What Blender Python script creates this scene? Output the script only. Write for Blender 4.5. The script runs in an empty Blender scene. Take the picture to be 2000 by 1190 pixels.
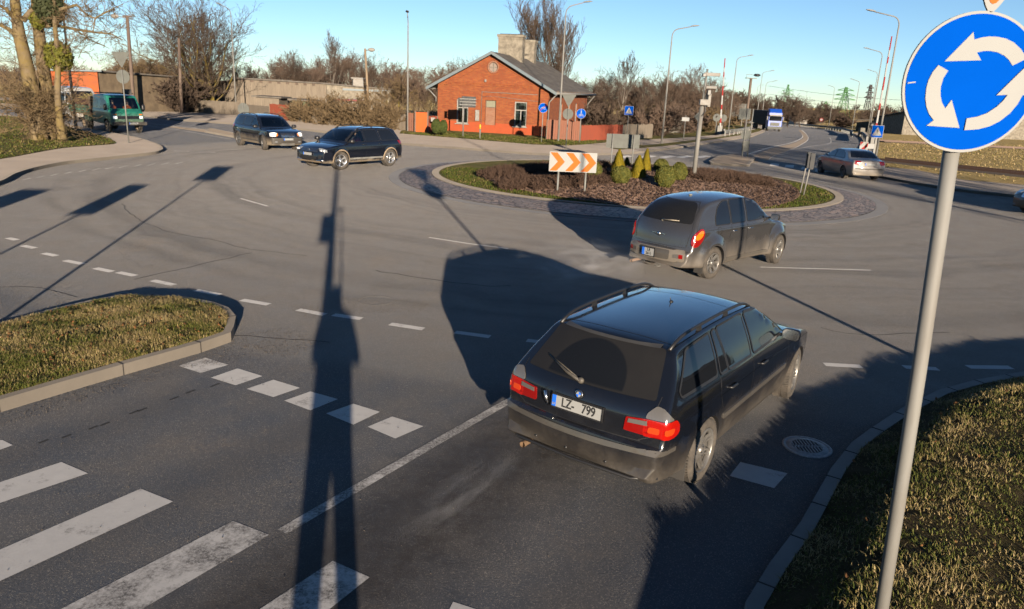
import bpy, bmesh, math, random
import numpy as np
from mathutils import Vector, Matrix
from mathutils.bvhtree import BVHTree
from mathutils.geometry import delaunay_2d_cdt, intersect_point_tri_2d
S = bpy.context.scene
C = S.collection
R = math.radians
# ---------------------------------------------------------------- camera
F, PX, PY, ROLL, H = 1450.0, 1000.0, 595.0, 0.0456, 3.47
PITCH = math.atan((595 - 178) / F)
fw = Vector((0, math.cos(PITCH), -math.sin(PITCH)))
_u = Vector((0, math.sin(PITCH), math.cos(PITCH))); _r = Vector((1, 0, 0))
rt = _r * math.cos(ROLL) + _u * math.sin(ROLL)
up = -_r * math.sin(ROLL) + _u * math.cos(ROLL)
cd = bpy.data.cameras.new("camera"); cam = bpy.data.objects.new("camera", cd); C.objects.link(cam)
mw = Matrix((rt, up, -fw)).transposed().to_4x4(); mw.translation = (0, 0, H)
cam.matrix_world = mw
cd.sensor_width = 36; cd.lens = 36 * F / 2000; cd.clip_start = 0.02; cd.clip_end = 6000
cd.dof.use_dof = True; cd.dof.focus_distance = 8.5; cd.dof.aperture_fstop = 3.6
S.camera = cam
# ---------------------------------------------------------------- light
SUN_EL, SUN_AZ = R(9.0), R(-13.0)      # azimuth in which the light travels
w = bpy.data.worlds.new("World"); S.world = w; w.use_nodes = True
nt = w.node_tree; nt.nodes.clear()
sky = nt.nodes.new("ShaderNodeTexSky"); sky.sky_type = 'NISHITA'; sky.sun_disc = False
sky.sun_elevation = SUN_EL; sky.sun_rotation = R(180) + SUN_AZ
sky.air_density = 0.70; sky.dust_density = 0.0; sky.ozone_density = 2.7
bg = nt.nodes.new("ShaderNodeBackground"); bg.inputs[1].default_value = 0.056
wo = nt.nodes.new("ShaderNodeOutputWorld")
nt.links.new(sky.outputs[0], bg.inputs[0]); nt.links.new(bg.outputs[0], wo.inputs[0])
ld = bpy.data.lights.new("sun", 'SUN'); ld.energy = 5.0; ld.angle = R(0.5); ld.color = (1.0, 0.83, 0.64)
sun = bpy.data.objects.new("sun", ld); C.objects.link(sun)
sdir = Vector((math.sin(SUN_AZ) * math.cos(SUN_EL), math.cos(SUN_AZ) * math.cos(SUN_EL), -math.sin(SUN_EL)))
sun.rotation_euler = sdir.to_track_quat('-Z', 'Y').to_euler(); sun.location = (0, -20, 12)
S.view_settings.view_transform = 'Standard'; S.view_settings.look = 'None'
S.view_settings.exposure = 1.5; S.view_settings.gamma = 1
S.cycles.max_bounces = 6; S.cycles.transparent_max_bounces = 12
S.cycles.use_adaptive_sampling = True; S.cycles.adaptive_threshold = 0.03
S.cycles.use_denoising = True; S.cycles.caustics_reflective = False; S.cycles.caustics_refractive = False
# ---------------------------------------------------------------- helpers
def T(x, y):
    """height of the land: flat round the junction, falling away behind it"""
    d = y - 60
    if d <= 0: return 0.0
    return -0.0115 * d * d / (d + 12) - 0.007 * d * d / (d + 60)
def G(px, py, z=0.0):
    d = fw * F + rt * (px - PX) + up * (PY - py)
    t = (z - H) / d.z if d.z < -1e-6 else 400 / d.y
    p = Vector((0, 0, H)) + d * t
    if p.y > 60 or t < 0:
        t = 50 / d.y
        for _ in range(4000):
            q = Vector((0, 0, H)) + d * t
            if q.z <= T(q.x, q.y) + z or q.y > 700: break
            t += 0.25 / d.y
        p = q
    return Vector((p.x, p.y, T(p.x, p.y) + z))
def at(px, py, Y):
    d = fw * F + rt * (px - PX) + up * (PY - py)
    return Vector((0, 0, H)) + d * (Y / d.y)
def top_of(base, px, py):
    """height above base of the pixel row where a post standing at base ends"""
    return at(px, py, base.y).z - base.z
def tag(o, label=None, cat=None, group=None, kind=None):
    if label: o['label'] = label
    if cat: o['category'] = cat
    if group: o['group'] = group
    if kind: o['kind'] = kind
    return o
def empty(name, loc=(0, 0, 0), rz=0, label=None, cat=None, group=None):
    o = bpy.data.objects.new(name, None); C.objects.link(o); o.location = loc; o.rotation_euler = (0, 0, rz)
    o.empty_display_size = 0.2
    return tag(o, label, cat, group)
def mkmesh(name, v, f, mats, smooth=False, fm=None, parent=None):
    me = bpy.data.meshes.new(name); me.from_pydata([tuple(a) for a in v], [], f)
    for m in (mats if isinstance(mats, (list, tuple)) else [mats]): me.materials.append(m)
    if fm: me.polygons.foreach_set('material_index', fm)
    if smooth is True: me.polygons.foreach_set('use_smooth', [True] * len(f))
    elif smooth: me.polygons.foreach_set('use_smooth', smooth)
    me.update()
    o = bpy.data.objects.new(name, me); C.objects.link(o)
    if parent: o.parent = parent
    return o
def npmesh(name, V, faces4, mat, smooth=False, parent=None, attr=None):
    """fast mesh from arrays: V (n,3), faces (m,k)"""
    me = bpy.data.meshes.new(name); n, k = faces4.shape
    me.vertices.add(len(V)); me.vertices.foreach_set('co', np.asarray(V, np.float32).ravel())
    me.loops.add(n * k); me.loops.foreach_set('vertex_index', faces4.astype(np.int32).ravel())
    me.polygons.add(n); me.polygons.foreach_set('loop_start', np.arange(0, n * k, k, dtype=np.int32))
    me.polygons.foreach_set('loop_total', np.full(n, k, np.int32))
    if smooth: me.polygons.foreach_set('use_smooth', [True] * n)
    if attr is not None:
        a = me.attributes.new('tint', 'FLOAT', 'POINT'); a.data.foreach_set('value', np.asarray(attr, np.float32))
    me.materials.append(mat); me.update(calc_edges=True)
    o = bpy.data.objects.new(name, me); C.objects.link(o)
    if parent: o.parent = parent
    return o
class MB:
    def __init__(s): s.v = []; s.f = []; s.m = []; s.s = []
    def add(s, v, f, m=0, sm=False):
        b = len(s.v); s.v += [tuple(a) for a in v]
        for q in f: s.f.append([b + i for i in q]); s.m.append(m); s.s.append(sm)
        return s
    def box(s, c, d, m=0, rz=0, M=None, taper=1.0):
        x, y, z = d[0] / 2, d[1] / 2, d[2] / 2
        v = [Vector((i * x * (taper if k > 0 else 1), j * y * (taper if k > 0 else 1), k * z)) for k in (-1, 1) for j in (-1, 1) for i in (-1, 1)]
        Q = Matrix.Rotation(rz, 3, 'Z') if M is None else M
        v = [Q @ a + Vector(c) for a in v]
        return s.add(v, [(0, 2, 3, 1), (4, 5, 7, 6), (0, 1, 5, 4), (2, 6, 7, 3), (0, 4, 6, 2), (1, 3, 7, 5)], m)
    def bar(s, a, b, w, h, m=0, upv=(0, 0, 1)):
        a = Vector(a); b = Vector(b); d = (b - a); L = d.length; d.normalize()
        sd = d.cross(Vector(upv)); sd = sd.normalized() if sd.length > 1e-4 else Vector((1, 0, 0)); u = sd.cross(d)
        v = [p + sd * (i * w / 2) + u * (j * h / 2) for p in (a, b) for (i, j) in ((-1, -1), (1, -1), (1, 1), (-1, 1))]
        return s.add(v, [(0, 3, 2, 1), (4, 5, 6, 7), (0, 1, 5, 4), (1, 2, 6, 5), (2, 3, 7, 6), (3, 0, 4, 7)], m)
    def tube(s, pts, rad, n=8, m=0, cap=True, sm=True):
        pts = [Vector(p) for p in pts]; k = len(pts)
        if not isinstance(rad, (list, tuple)): rad = [rad] * k
        v = []; ref = None
        for i, p in enumerate(pts):
            d = (pts[min(i + 1, k - 1)] - pts[max(i - 1, 0)]).normalized()
            if ref is None: ref = Vector((0, 0, 1)) if abs(d.z) < .9 else Vector((1, 0, 0))
            a = d.cross(ref); a = a.normalized() if a.length > 1e-5 else Vector((1, 0, 0)); b = d.cross(a); ref = a.cross(d) * -1
            ref = -b
            for j in range(n):
                t = 2 * math.pi * j / n; v.append(p + a * (rad[i] * math.cos(t)) + b * (rad[i] * math.sin(t)))
        f = [(i * n + j, i * n + (j + 1) % n, (i + 1) * n + (j + 1) % n, (i + 1) * n + j) for i in range(k - 1) for j in range(n)]
        s.add(v, f, m, sm)
        if cap: s.add(v[:n], [tuple(range(n))], m); s.add(v[-n:], [tuple(range(n - 1, -1, -1))], m)
        return s
    def lathe(s, prof, c=(0, 0, 0), n=24, m=0, axis='Z', sm=True, M=None):
        """prof [(r, h)]"""
        v = []
        for r, h in prof:
            for j in range(n):
                t = 2 * math.pi * j / n; x, y = r * math.cos(t), r * math.sin(t)
                p = Vector((x, y, h)) if axis == 'Z' else (Vector((x, h, y)) if axis == 'Y' else Vector((h, x, y)))
                v.append((M @ p if M else p) + Vector(c))
        k = len(prof)
        return s.add(v, [(i * n + j, i * n + (j + 1) % n, (i + 1) * n + (j + 1) % n, (i + 1) * n + j) for i in range(k - 1) for j in range(n)], m, sm)
    def prism(s, poly, a, b, axis='Z', m=0, M=None, c=(0, 0, 0)):
        """flat polygon extruded from a to b along axis"""
        def P(u, v_, h): return Vector((u, v_, h)) if axis == 'Z' else (Vector((u, h, v_)) if axis == 'Y' else Vector((h, u, v_)))
        n = len(poly); v = [P(u, q, a) for u, q in poly] + [P(u, q, b) for u, q in poly]
        v = [(M @ p if M else p) + Vector(c) for p in v]
        f = [tuple(range(n - 1, -1, -1)), tuple(range(n, 2 * n))] + [(i, (i + 1) % n, n + (i + 1) % n, n + i) for i in range(n)]
        return s.add(v, f, m)
    def sph(s, c, r, m=0, n=12, k=8):
        if not isinstance(r, (tuple, list)): r = (r, r, r)
        v = [(c[0] + r[0] * math.sin(math.pi * i / k) * math.cos(2 * math.pi * j / n), c[1] + r[1] * math.sin(math.pi * i / k) * math.sin(2 * math.pi * j / n), c[2] + r[2] * math.cos(math.pi * i / k)) for i in range(k + 1) for j in range(n)]
        return s.add(v, [(i * n + j, (i + 1) * n + j, (i + 1) * n + (j + 1) % n, i * n + (j + 1) % n) for i in range(k) for j in range(n)], m, True)
    def build(s, name, mats, parent=None, bevel=0):
        o = mkmesh(name, s.v, s.f, mats, s.s, s.m, parent)
        bm = bmesh.new(); bm.from_mesh(o.data); bmesh.ops.remove_doubles(bm, verts=bm.verts, dist=1e-5)
        bmesh.ops.recalc_face_normals(bm, faces=bm.faces); bm.to_mesh(o.data); bm.free()
        if bevel:
            b = o.modifiers.new('bevel', 'BEVEL'); b.width = bevel; b.segments = 2; b.limit_method = 'ANGLE'; b.angle_limit = R(40)
        return o
# ---------------------------------------------------------------- materials
class NT:
    def __init__(s, name):
        s.m = bpy.data.materials.new(name); s.m.use_nodes = True; s.t = s.m.node_tree; s.t.nodes.clear()
        s.out = s.n('OutputMaterial'); s.b = s.n('BsdfPrincipled'); s.l(s.b.outputs[0], s.out.inputs[0])
        s._obj = None
    def n(s, t, **k):
        q = s.t.nodes.new('ShaderNode' + t)
        for a, b in k.items(): setattr(q, a, b)
        return q
    def l(s, a, b): s.t.links.new(a, b)
    def co(s, kind='Object', scale=None):
        if s._obj is None: s._obj = s.n('TexCoord')
        o = s._obj.outputs[kind]
        if scale is None: return o
        mp = s.n('Mapping'); mp.inputs['Scale'].default_value = scale; s.l(o, mp.inputs[0]); return mp.outputs[0]
    def geo(s): return s.n('NewGeometry').outputs['Position']
    def noise(s, scale, detail=4, rough=.55, vec=None, dist=0):
        q = s.n('TexNoise'); q.inputs['Scale'].default_value = scale; q.inputs['Detail'].default_value = detail
        q.inputs['Roughness'].default_value = rough; q.inputs['Distortion'].default_value = dist
        s.l(vec if vec else s.co(), q.inputs['Vector']); return q.outputs['Fac']
    def vor(s, scale, vec=None, feature='F1', out='Distance', rnd=1.0):
        q = s.n('TexVoronoi'); q.feature = feature; q.inputs['Scale'].default_value = scale; q.inputs['Randomness'].default_value = rnd
        s.l(vec if vec else s.co(), q.inputs['Vector']); return q.outputs[out]
    def ramp(s, fac, *stops):
        q = s.n('ValToRGB'); e = q.color_ramp.elements
        while len(e) < len(stops): e.new(0.5)
        for i, (p, c) in enumerate(stops): e[i].position = p; e[i].color = (c, c, c, 1) if isinstance(c, (int, float)) else (*c, 1)
        s.l(fac, q.inputs[0]); return q.outputs[0]
    def mix(s, fac, a, b, mode='MIX'):
        q = s.n('Mix', data_type='RGBA', blend_type=mode)
        for i, x in ((0, fac), (6, a), (7, b)):
            if hasattr(x, 'links') or hasattr(x, 'is_linked'): s.l(x, q.inputs[i])
            elif i == 0: q.inputs[0].default_value = x
            else: q.inputs[i].default_value = (x, x, x, 1) if isinstance(x, (int, float)) else (*x, 1)
        return q.outputs[2]
    def math(s, op, a, b=0.0, clamp=False):
        q = s.n('Math', operation=op); q.use_clamp = clamp
        for i, x in enumerate((a, b)):
            if hasattr(x, 'is_linked'): s.l(x, q.inputs[i])
            else: q.inputs[i].default_value = x
        return q.outputs[0]
    def set(s, **k):
        nm = dict(col='Base Color', rough='Roughness', metal='Metallic', spec='Specular IOR Level', coat='Coat Weight', coatr='Coat Roughness',
                  trans='Transmission Weight', alpha='Alpha', emi='Emission Color', emis='Emission Strength', ior='IOR', drough='Diffuse Roughness')
        for a, b in k.items():
            i = s.b.inputs[nm[a]]
            if hasattr(b, 'is_linked'): s.l(b, i)
            elif isinstance(b, (tuple, list)): i.default_value = (*b, 1)
            else: i.default_value = b
        return s
    def bump(s, h, strength=.3, dist=.01):
        q = s.n('Bump'); q.inputs['Strength'].default_value = strength; q.inputs['Distance'].default_value = dist
        s.l(h, q.inputs['Height']); s.l(q.outputs[0], s.b.inputs['Normal']); return s
def plain(name, col, rough=.5, metal=0, var=.12, scale=6, bump=0, **k):
    t = NT(name); f = t.noise(scale, 5, .6)
    lo = tuple(c * (1 - var) for c in col); hi = tuple(min(1, c * (1 + var)) for c in col)
    c = t.ramp(f, (.3, lo), (.7, hi)); t.set(col=c, rough=rough, metal=metal, **k)
    if bump: t.bump(t.noise(scale * 6, 4), bump, .005)
    return t.m
def weathered(name, col, dirt, amt=.5, scale=4, rough=.5, metal=0, stretch=(1, 1, 1)):
    t = NT(name); v = t.co(scale=stretch); f = t.noise(scale, 8, .65, v)
    f2 = t.ramp(f, (.5 - amt * .25, 0), (.5 + (1 - amt) * .3, 1))
    t.set(col=t.mix(f2, dirt, col), rough=rough, metal=metal); t.bump(f, .15, .01); t.set(spec=.25); return t.m
M = {}
M['black'] = plain('black_plastic', (.012, .012, .013), .45)
M['rubber'] = plain('rubber', (.03, .028, .026), .8)
M['galv'] = weathered('galvanized_steel', (.15, .155, .15), (.11, .11, .10), .5, 5, .6, .1, (1, 1, .25))
M['galvp'] = weathered('painted_grey_pole', (.17, .172, .165), (.12, .115, .105), .45, 3, .65, 0, (1, 1, .2))
M['grey_back'] = weathered('grey_sign_back', (.085, .092, .085), (.07, .072, .067), .5, 3, .75, 0)
M['dark_back'] = weathered('dark_sign_back', (.03, .033, .036), (.05, .05, .05), .5, 3, .8, 0)
M['white'] = weathered('white_paint', (.215, .21, .20), (.16, .15, .135), .35, 5, .7)
M['blue'] = plain('sign_blue', (.0005, .048, .30), .7, 0, .05, 2, spec=.0)
M['red'] = plain('sign_red', (.17, .008, .008), .6, 0, .1, spec=.12)
M['orange'] = plain('sign_orange', (.33, .075, .006), .6, 0, .08, spec=.12)
M['signwhite'] = plain('sign_white', (.205, .21, .208), .6, 0, .04, 2, spec=.12)
M['concrete'] = weathered('concrete', (.14, .13, .11), (.09, .085, .07), .5, 6, .85)
M['chrome'] = plain('chrome', (.6, .6, .6), .18, 1, .05)
M['lamp'] = plain('lamp_head_grey', (.16, .16, .155), .6, 0)
# ================================================================ GROUND
def inside(p, poly):
    x, y = p; c = False; n = len(poly)
    for i in range(n):
        x1, y1 = poly[i]; x2, y2 = poly[(i + 1) % n]
        if (y1 > y) != (y2 > y) and x < (x2 - x1) * (y - y1) / (y2 - y1) + x1: c = not c
    return c
def area(poly): return sum(poly[i][0] * poly[(i + 1) % len(poly)][1] - poly[(i + 1) % len(poly)][0] * poly[i][1] for i in range(len(poly))) / 2
def smoothpoly(poly, step=.4, closed=True):
    """Catmull-Rom through the points"""
    n = len(poly); out = []
    for i in range(n if closed else n - 1):
        g = lambda k: Vector(poly[(i + k) % n] if closed else poly[min(max(i + k, 0), n - 1)])
        p0, p1, p2, p3 = g(-1), g(0), g(1), g(2); m = max(1, int((p2 - p1).length / step))
        for j in range(m):
            t = j / m; q = .5 * ((2 * p1) + (p2 - p0) * t + (2 * p0 - 5 * p1 + 4 * p2 - p3) * t * t + (3 * p1 - p0 - 3 * p2 + p3) * t ** 3)
            out.append(tuple(q))
    if not closed: out.append(tuple(poly[-1]))
    return out
def tri(poly, grid=None, holes=()):
    """triangulate a 2D polygon (with holes), optional interior grid points"""
    pts = []; edges = []
    for loop in [poly] + list(holes):
        b = len(pts); pts += [Vector(p[:2]) for p in loop]; edges += [(b + i, b + (i + 1) % len(loop)) for i in range(len(loop))]
    if grid:
        xs = [p[0] for p in poly]; ys = [p[1] for p in poly]
        x = min(xs) + grid / 2
        while x < max(xs):
            y = min(ys) + grid / 2
            while y < max(ys):
                if inside((x, y), poly): pts.append(Vector((x + random.uniform(-.1, .1) * grid, y + random.uniform(-.1, .1) * grid)))
                y += grid
            x += grid
    v, e, f, *_ = delaunay_2d_cdt(pts, edges, [], 0, 1e-5)
    keep = []
    for t in f:
        c = sum((v[i] for i in t), Vector((0, 0))) / len(t)
        if inside(c, poly) and not any(inside(c, h) for h in holes): keep.append(list(t))
    return [tuple(a) for a in v], keep
def sheet(name, poly, dz, mat, thick=0, grid=None, side=None, hf=None, kind='structure', parent=None, holes=()):
    """polygon laid on the land at dz; thick: skirts going down"""
    poly = [tuple(p[:2]) for p in poly]
    if area(poly) < 0: poly = poly[::-1]
    v2, f = tri(poly, grid, holes)
    hh = lambda x, y: T(x, y) + dz + (hf(x, y) if hf else 0)
    v = [(x, y, hh(x, y)) for x, y in v2]; fm = [0] * len(f)
    for t in f:
        a, b, c = (v2[i] for i in t[:3])
        if (b[0] - a[0]) * (c[1] - a[1]) - (b[1] - a[1]) * (c[0] - a[0]) < 0: t.reverse()
    if thick:
        for loop in [poly] + list(holes):
            b = len(v); n = len(loop)
            for x, y in loop: v.append((x, y, hh(x, y))); v.append((x, y, T(x, y) + dz - thick))
            for i in range(n): j = (i + 1) % n; f.append([b + 2 * i, b + 2 * i + 1, b + 2 * j + 1, b + 2 * j]); fm.append(1 if side else 0)
    o = mkmesh(name, v, f, [mat] + ([side] if side else []), False, fm, parent)
    if kind: tag(o, kind=kind)
    return o
def offset(poly, d):
    n = len(poly); out = []
    s = 1 if area(poly) > 0 else -1
    for i in range(n):
        a, b, c = Vector(poly[i - 1]), Vector(poly[i]), Vector(poly[(i + 1) % n])
        n1 = (b - a); n1 = Vector((-n1.y, n1.x)).normalized() * s; n2 = (c - b); n2 = Vector((-n2.y, n2.x)).normalized() * s
        m = (n1 + n2); m = m.normalized() if m.length > 1e-4 else n1
        k = min(2, 1 / max(.3, m.dot(n1))); out.append(tuple(b + m * d * k))
    return out
def strip(pts, w):
    """open ribbon polygon of width w along 2D pts"""
    L = []; Rr = []; n = len(pts)
    for i in range(n):
        d = (Vector(pts[min(i + 1, n - 1)][:2]) - Vector(pts[max(i - 1, 0)][:2])).normalized(); s = Vector((-d.y, d.x)) * w / 2
        L.append(tuple(Vector(pts[i][:2]) + s)); Rr.append(tuple(Vector(pts[i][:2]) - s))
    return L + Rr[::-1]
def gp(*pts, z=0): return [tuple(G(x, y, z)[:2]) for x, y in pts]
def circ(c, r, n=96, a0=0, a1=2 * math.pi):
    full = abs(a1 - a0 - 2 * math.pi) < 1e-6
    return [(c[0] + r * math.cos(a0 + (a1 - a0) * i / (n if full else n - 1)), c[1] + r * math.sin(a0 + (a1 - a0) * i / (n if full else n - 1))) for i in range(n)]
# ---- materials
def asphalt_mat():
    t = NT('asphalt'); P = t.geo()
    big = t.noise(.16, 4, .6, P); mid = t.noise(1.3, 5, .65, P); fine = t.noise(55, 3, .8, P)
    sx = t.n('SeparateXYZ'); t.l(P, sx.inputs[0])
    def dist(cx, cy):
        a = t.math('SUBTRACT', sx.outputs[0], cx); b = t.math('SUBTRACT', sx.outputs[1], cy)
        return t.math('SQRT', t.math('ADD', t.math('MULTIPLY', a, a), t.math('MULTIPLY', b, b)))
    r = dist(4.6, 31.7)
    # pale dusty circulating lane, darker newer tarmac of the approach
    near = t.ramp(t.math('ADD', t.math('MULTIPLY', r, .03), t.math('MULTIPLY', big, .05)), (.60, (.118, .113, .108)), (.70, (.106, .103, .101)), (.735, (.088, .090, .094)), (.745, (.050, .055, .065)))
    col = t.mix(t.ramp(mid, (.35, 0), (.7, 1)), near, t.mix(.4, near, (.115, .102, .088)))
    # tyre-polished rings following the curve
    wav = t.math('ADD', r, t.math('MULTIPLY', t.noise(.35, 3, .5, P), 1.6))
    comb = t.n('CombineXYZ'); t.l(wav, comb.inputs[0])
    ring = t.noise(1.1, 4, .6, comb.outputs[0])
    ringm = t.math('MULTIPLY', t.ramp(ring, (.45, 0), (.62, 1)), t.ramp(big, (.38, .25), (.6, 1)))
    inlane = t.ramp(t.math('MULTIPLY', r, .03), (.30, .5), (.34, 1), (.62, 1), (.66, 0))
    col = t.mix(t.math('MULTIPLY', t.math('MULTIPLY', ringm, inlane), .5), col, (.036, .035, .036))
    # stone speckle
    sp = t.vor(140, P, out='Color'); sep = t.n('SeparateColor'); t.l(sp, sep.inputs[0])
    col = t.mix(t.ramp(sep.outputs[0], (.0, .22), (.5, 0)), col, (.014, .014, .014))
    col = t.mix(t.ramp(sep.outputs[1], (.82, 0), (1, .55)), col, (.24, .22, .19))
    # sandy grit
    gr = t.math('MULTIPLY', t.ramp(t.noise(.55, 6, .7, P), (.56, 0), (.72, .5)), t.ramp(t.noise(14, 4, .7, P), (.4, 0), (.65, 1)))
    col = t.mix(gr, col, (.17, .135, .1))
    # oily damp band left of the centre line
    a_, b_ = G(520, 1230), G(1040, 850); dd = (b_ - a_).normalized(); px_ = t.math('SUBTRACT', sx.outputs[0], a_.x); py_ = t.math('SUBTRACT', sx.outputs[1], a_.y)
    lat = t.math('ABSOLUTE', t.math('SUBTRACT', t.math('MULTIPLY', px_, dd.y), t.math('MULTIPLY', py_, dd.x))); lon = t.math('ADD', t.math('MULTIPLY', px_, dd.x), t.math('MULTIPLY', py_, dd.y))
    lat = t.math('ADD', lat, t.math('MULTIPLY', t.math('SUBTRACT', t.noise(2.6, 6, .7, P), .5), .7))
    oil = t.math('MULTIPLY', t.math('MULTIPLY', t.ramp(lat, (.3, .75), (1.0, 0)), t.ramp(t.math('MULTIPLY', lon, .1), (0, 1), (.40, 1), (.50, 0))), t.ramp(t.noise(9, 5, .7, P), (.3, .6), (.6, 1)))
    col = t.mix(oil, col, (.013, .009, .006))
    # worn wheel tracks of the approach lane and old repair patches
    wv = t.math('ABSOLUTE', t.math('SUBTRACT', t.math('MODULO', t.math('ADD', t.math('SUBTRACT', t.math('MULTIPLY', px_, dd.y), t.math('MULTIPLY', py_, dd.x)), 20.3), 1.75), .87))
    col = t.mix(t.math('MULTIPLY', t.ramp(wv, (.1, .28), (.5, 0)), t.ramp(t.math('MULTIPLY', r, .03), (.74, 0), (.76, 1))), col, (.03, .029, .03))
    # cracks
    vr = t.vor(.16, t.mix(.12, P, t.n('TexNoise').outputs['Color']), 'DISTANCE_TO_EDGE')
    crack = t.math('MULTIPLY', t.ramp(vr, (.0, 1), (.0035, 0)), 0.0)
    col = t.mix(crack, col, (.016, .014, .013))
    t.set(col=col, rough=t.ramp(mid, (.3, .72), (.7, .9)), spec=.35, drough=1.0)
    t.bump(t.math('ADD', fine, t.math('MULTIPLY', sep.outputs[0], .8)), 1.0, .006)
    return t.m
M['asphalt'] = asphalt_mat()
def paint_mat(name='road_paint', lo=.30):
    t = NT(name); P = t.geo()
    a = t.noise(3.2, 8, .75, P); b = t.noise(38, 4, .8, P)
    wear = t.math('MULTIPLY', t.ramp(a, (lo, 1), (lo + .14, .06)), t.ramp(b, (.42, 1), (.62, .25)))
    col = t.mix(wear, t.mix(t.noise(9, 3, .5, P), (.30, .295, .285), (.38, .37, .355)), (.07, .065, .06))
    t.set(col=col, rough=.75, drough=.4).bump(b, .3, .003); return t.m
M['paint'] = paint_mat(); M['paint_worn'] = paint_mat('worn_road_paint', .5); M['paint_mid'] = paint_mat('scuffed_road_paint', .43)
def pave_mat(name, a, b, sc=7):
    t = NT(name); P = t.geo(); f = t.noise(sc, 6, .7, P); g = t.noise(.7, 4, .6, P)
    col = t.mix(f, a, b); col = t.mix(t.ramp(g, (.35, 0), (.7, .5)), col, tuple(c * .72 for c in a))
    t.set(col=col, rough=.9, drough=1.0).bump(t.noise(60, 4, .8, P), .4, .004); return t.m
M['pave'] = pave_mat('pavement_tarmac', (.105, .09, .078), (.14, .12, .1))
M['kerb'] = pave_mat('kerb_stone', (.088, .078, .066), (.12, .106, .088), 12)
M['gravel'] = pave_mat('gravel', (.08, .065, .048), (.125, .10, .075), 22)
def grass_mat(name, g, d, sc=1.2, frac=.5):
    t = NT(name); P = t.geo(); a = t.noise(sc, 6, .65, P); b = t.noise(sc * 14, 5, .7, P)
    m = t.ramp(t.math('ADD', t.math('MULTIPLY', a, .65), t.math('MULTIPLY', b, .35)), (frac - .1, 0), (frac + .1, 1))
    t.set(col=t.mix(m, g, d), rough=.95, spec=.1, drough=1.0).bump(b, 1, .06); return t.m
M['grass'] = grass_mat('verge_grass', (.028, .036, .008), (.075, .06, .024))
M['field'] = grass_mat('field_grass', (.085, .068, .026), (.15, .112, .05), .35, .47)
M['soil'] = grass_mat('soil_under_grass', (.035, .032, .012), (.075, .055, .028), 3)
def mulch_mat():
    t = NT('bark_mulch'); P = t.geo(); v = t.vor(28, P, out='Color'); s_ = t.n('SeparateColor'); t.l(v, s_.inputs[0])
    col = t.ramp(s_.outputs[0], (0, (.03, .018, .012)), (.5, (.085, .05, .035)), (1, (.17, .11, .075)))
    t.set(col=col, rough=.9, drough=1.0).bump(s_.outputs[1], 1, .03); return t.m
M['mulch'] = mulch_mat()
def cobble_mat():
    t = NT('cobblestones'); P = t.geo()
    sx = t.n('SeparateXYZ'); t.l(P, sx.inputs[0])
    a = t.math('SUBTRACT', sx.outputs[0], 4.6); b = t.math('SUBTRACT', sx.outputs[1], 31.2)
    r = t.math('SQRT', t.math('ADD', t.math('MULTIPLY', a, a), t.math('MULTIPLY', b, b)))
    an = t.math('MULTIPLY', t.math('ARCTAN2', a, b), 9.2)
    cb = t.n('CombineXYZ'); t.l(t.math('MULTIPLY', an, .62), cb.inputs[0]); t.l(r, cb.inputs[1])
    e = t.vor(6.5, cb.outputs[0], 'DISTANCE_TO_EDGE', rnd=.75); c = t.vor(6.5, cb.outputs[0], out='Color', rnd=.75)
    s_ = t.n('SeparateColor'); t.l(c, s_.inputs[0])
    stone = t.ramp(s_.outputs[0], (0, (.17, .145, .13)), (.5, (.25, .21, .18)), (1, (.33, .25, .20)))
    col = t.mix(t.ramp(e, (.03, 0), (.1, 1)), (.07, .058, .05), stone)
    t.set(col=col, rough=.7).bump(t.ramp(e, (0, 0), (.22, 1)), .35, .008); return t.m
M['cobble'] = cobble_mat()
M['basalt'] = pave_mat('dark_sett_kerb', (.05, .052, .058), (.075, .075, .078), 9)
# ---- land and tarmac
gv = []; gf = []
ys = [-60, -30, -10, 0, 20, 40, 60] + [60 + 6 * i for i in range(1, 24)] + [240, 300, 400, 600, 1000, 1800, 3500]
xs = [-3000, -1500, -700, -350, -180, -90, -45, 0, 45, 90, 180, 350, 700, 1500, 3000]
for y in ys:
    for x in xs: gv.append((x, y, T(x, y) * (1 if y < 700 else 1) - .05 if y <= 700 else T(x, 700) - .05))
for j in range(len(ys) - 1):
    for i in range(len(xs) - 1): a = j * len(xs) + i; gf.append([a, a + 1, a + 1 + len(xs), a + len(xs)])
tag(mkmesh('ground', gv, gf, M['field']), kind='structure')
road_poly = [(-9, -12), (12, -12), (45, 8), (75, 12), (75, 26)] + gp((2000, 340), (1800, 300), (1700, 262), (1664, 262), (1600, 250), (1530, 241), (1502, 240), (1470, 262), (1400, 270), (1240, 286), (1100, 292), (900, 280), (780, 262), (582, 238), (460, 222), (340, 214), (300, 206), (150, 196), (0, 190)) + [(-90, 70), (-90, 30), (-40, 8), (-30, -12)]
sheet('road', road_poly, 0, M['asphalt'], grid=4)
def slab(name, poly, h, w=.12, fill=None, kerb=None, grid=None, hf=None, fill_dz=-.01, close=.35, smooth=True, kname='kerb'):
    """kerbed raised area: a kerb ring and a filling"""
    p = smoothpoly(poly, close) if smooth else [tuple(q) for q in poly]
    if area(p) < 0: p = p[::-1]
    inner = offset(p, w)
    sheet(kname, p, h, kerb or M['kerb'], thick=h + .03, holes=[inner])
    return sheet(name, inner, h + fill_dz, fill, grid=grid, hf=hf), inner
def smooth_pts(p): return p
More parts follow.
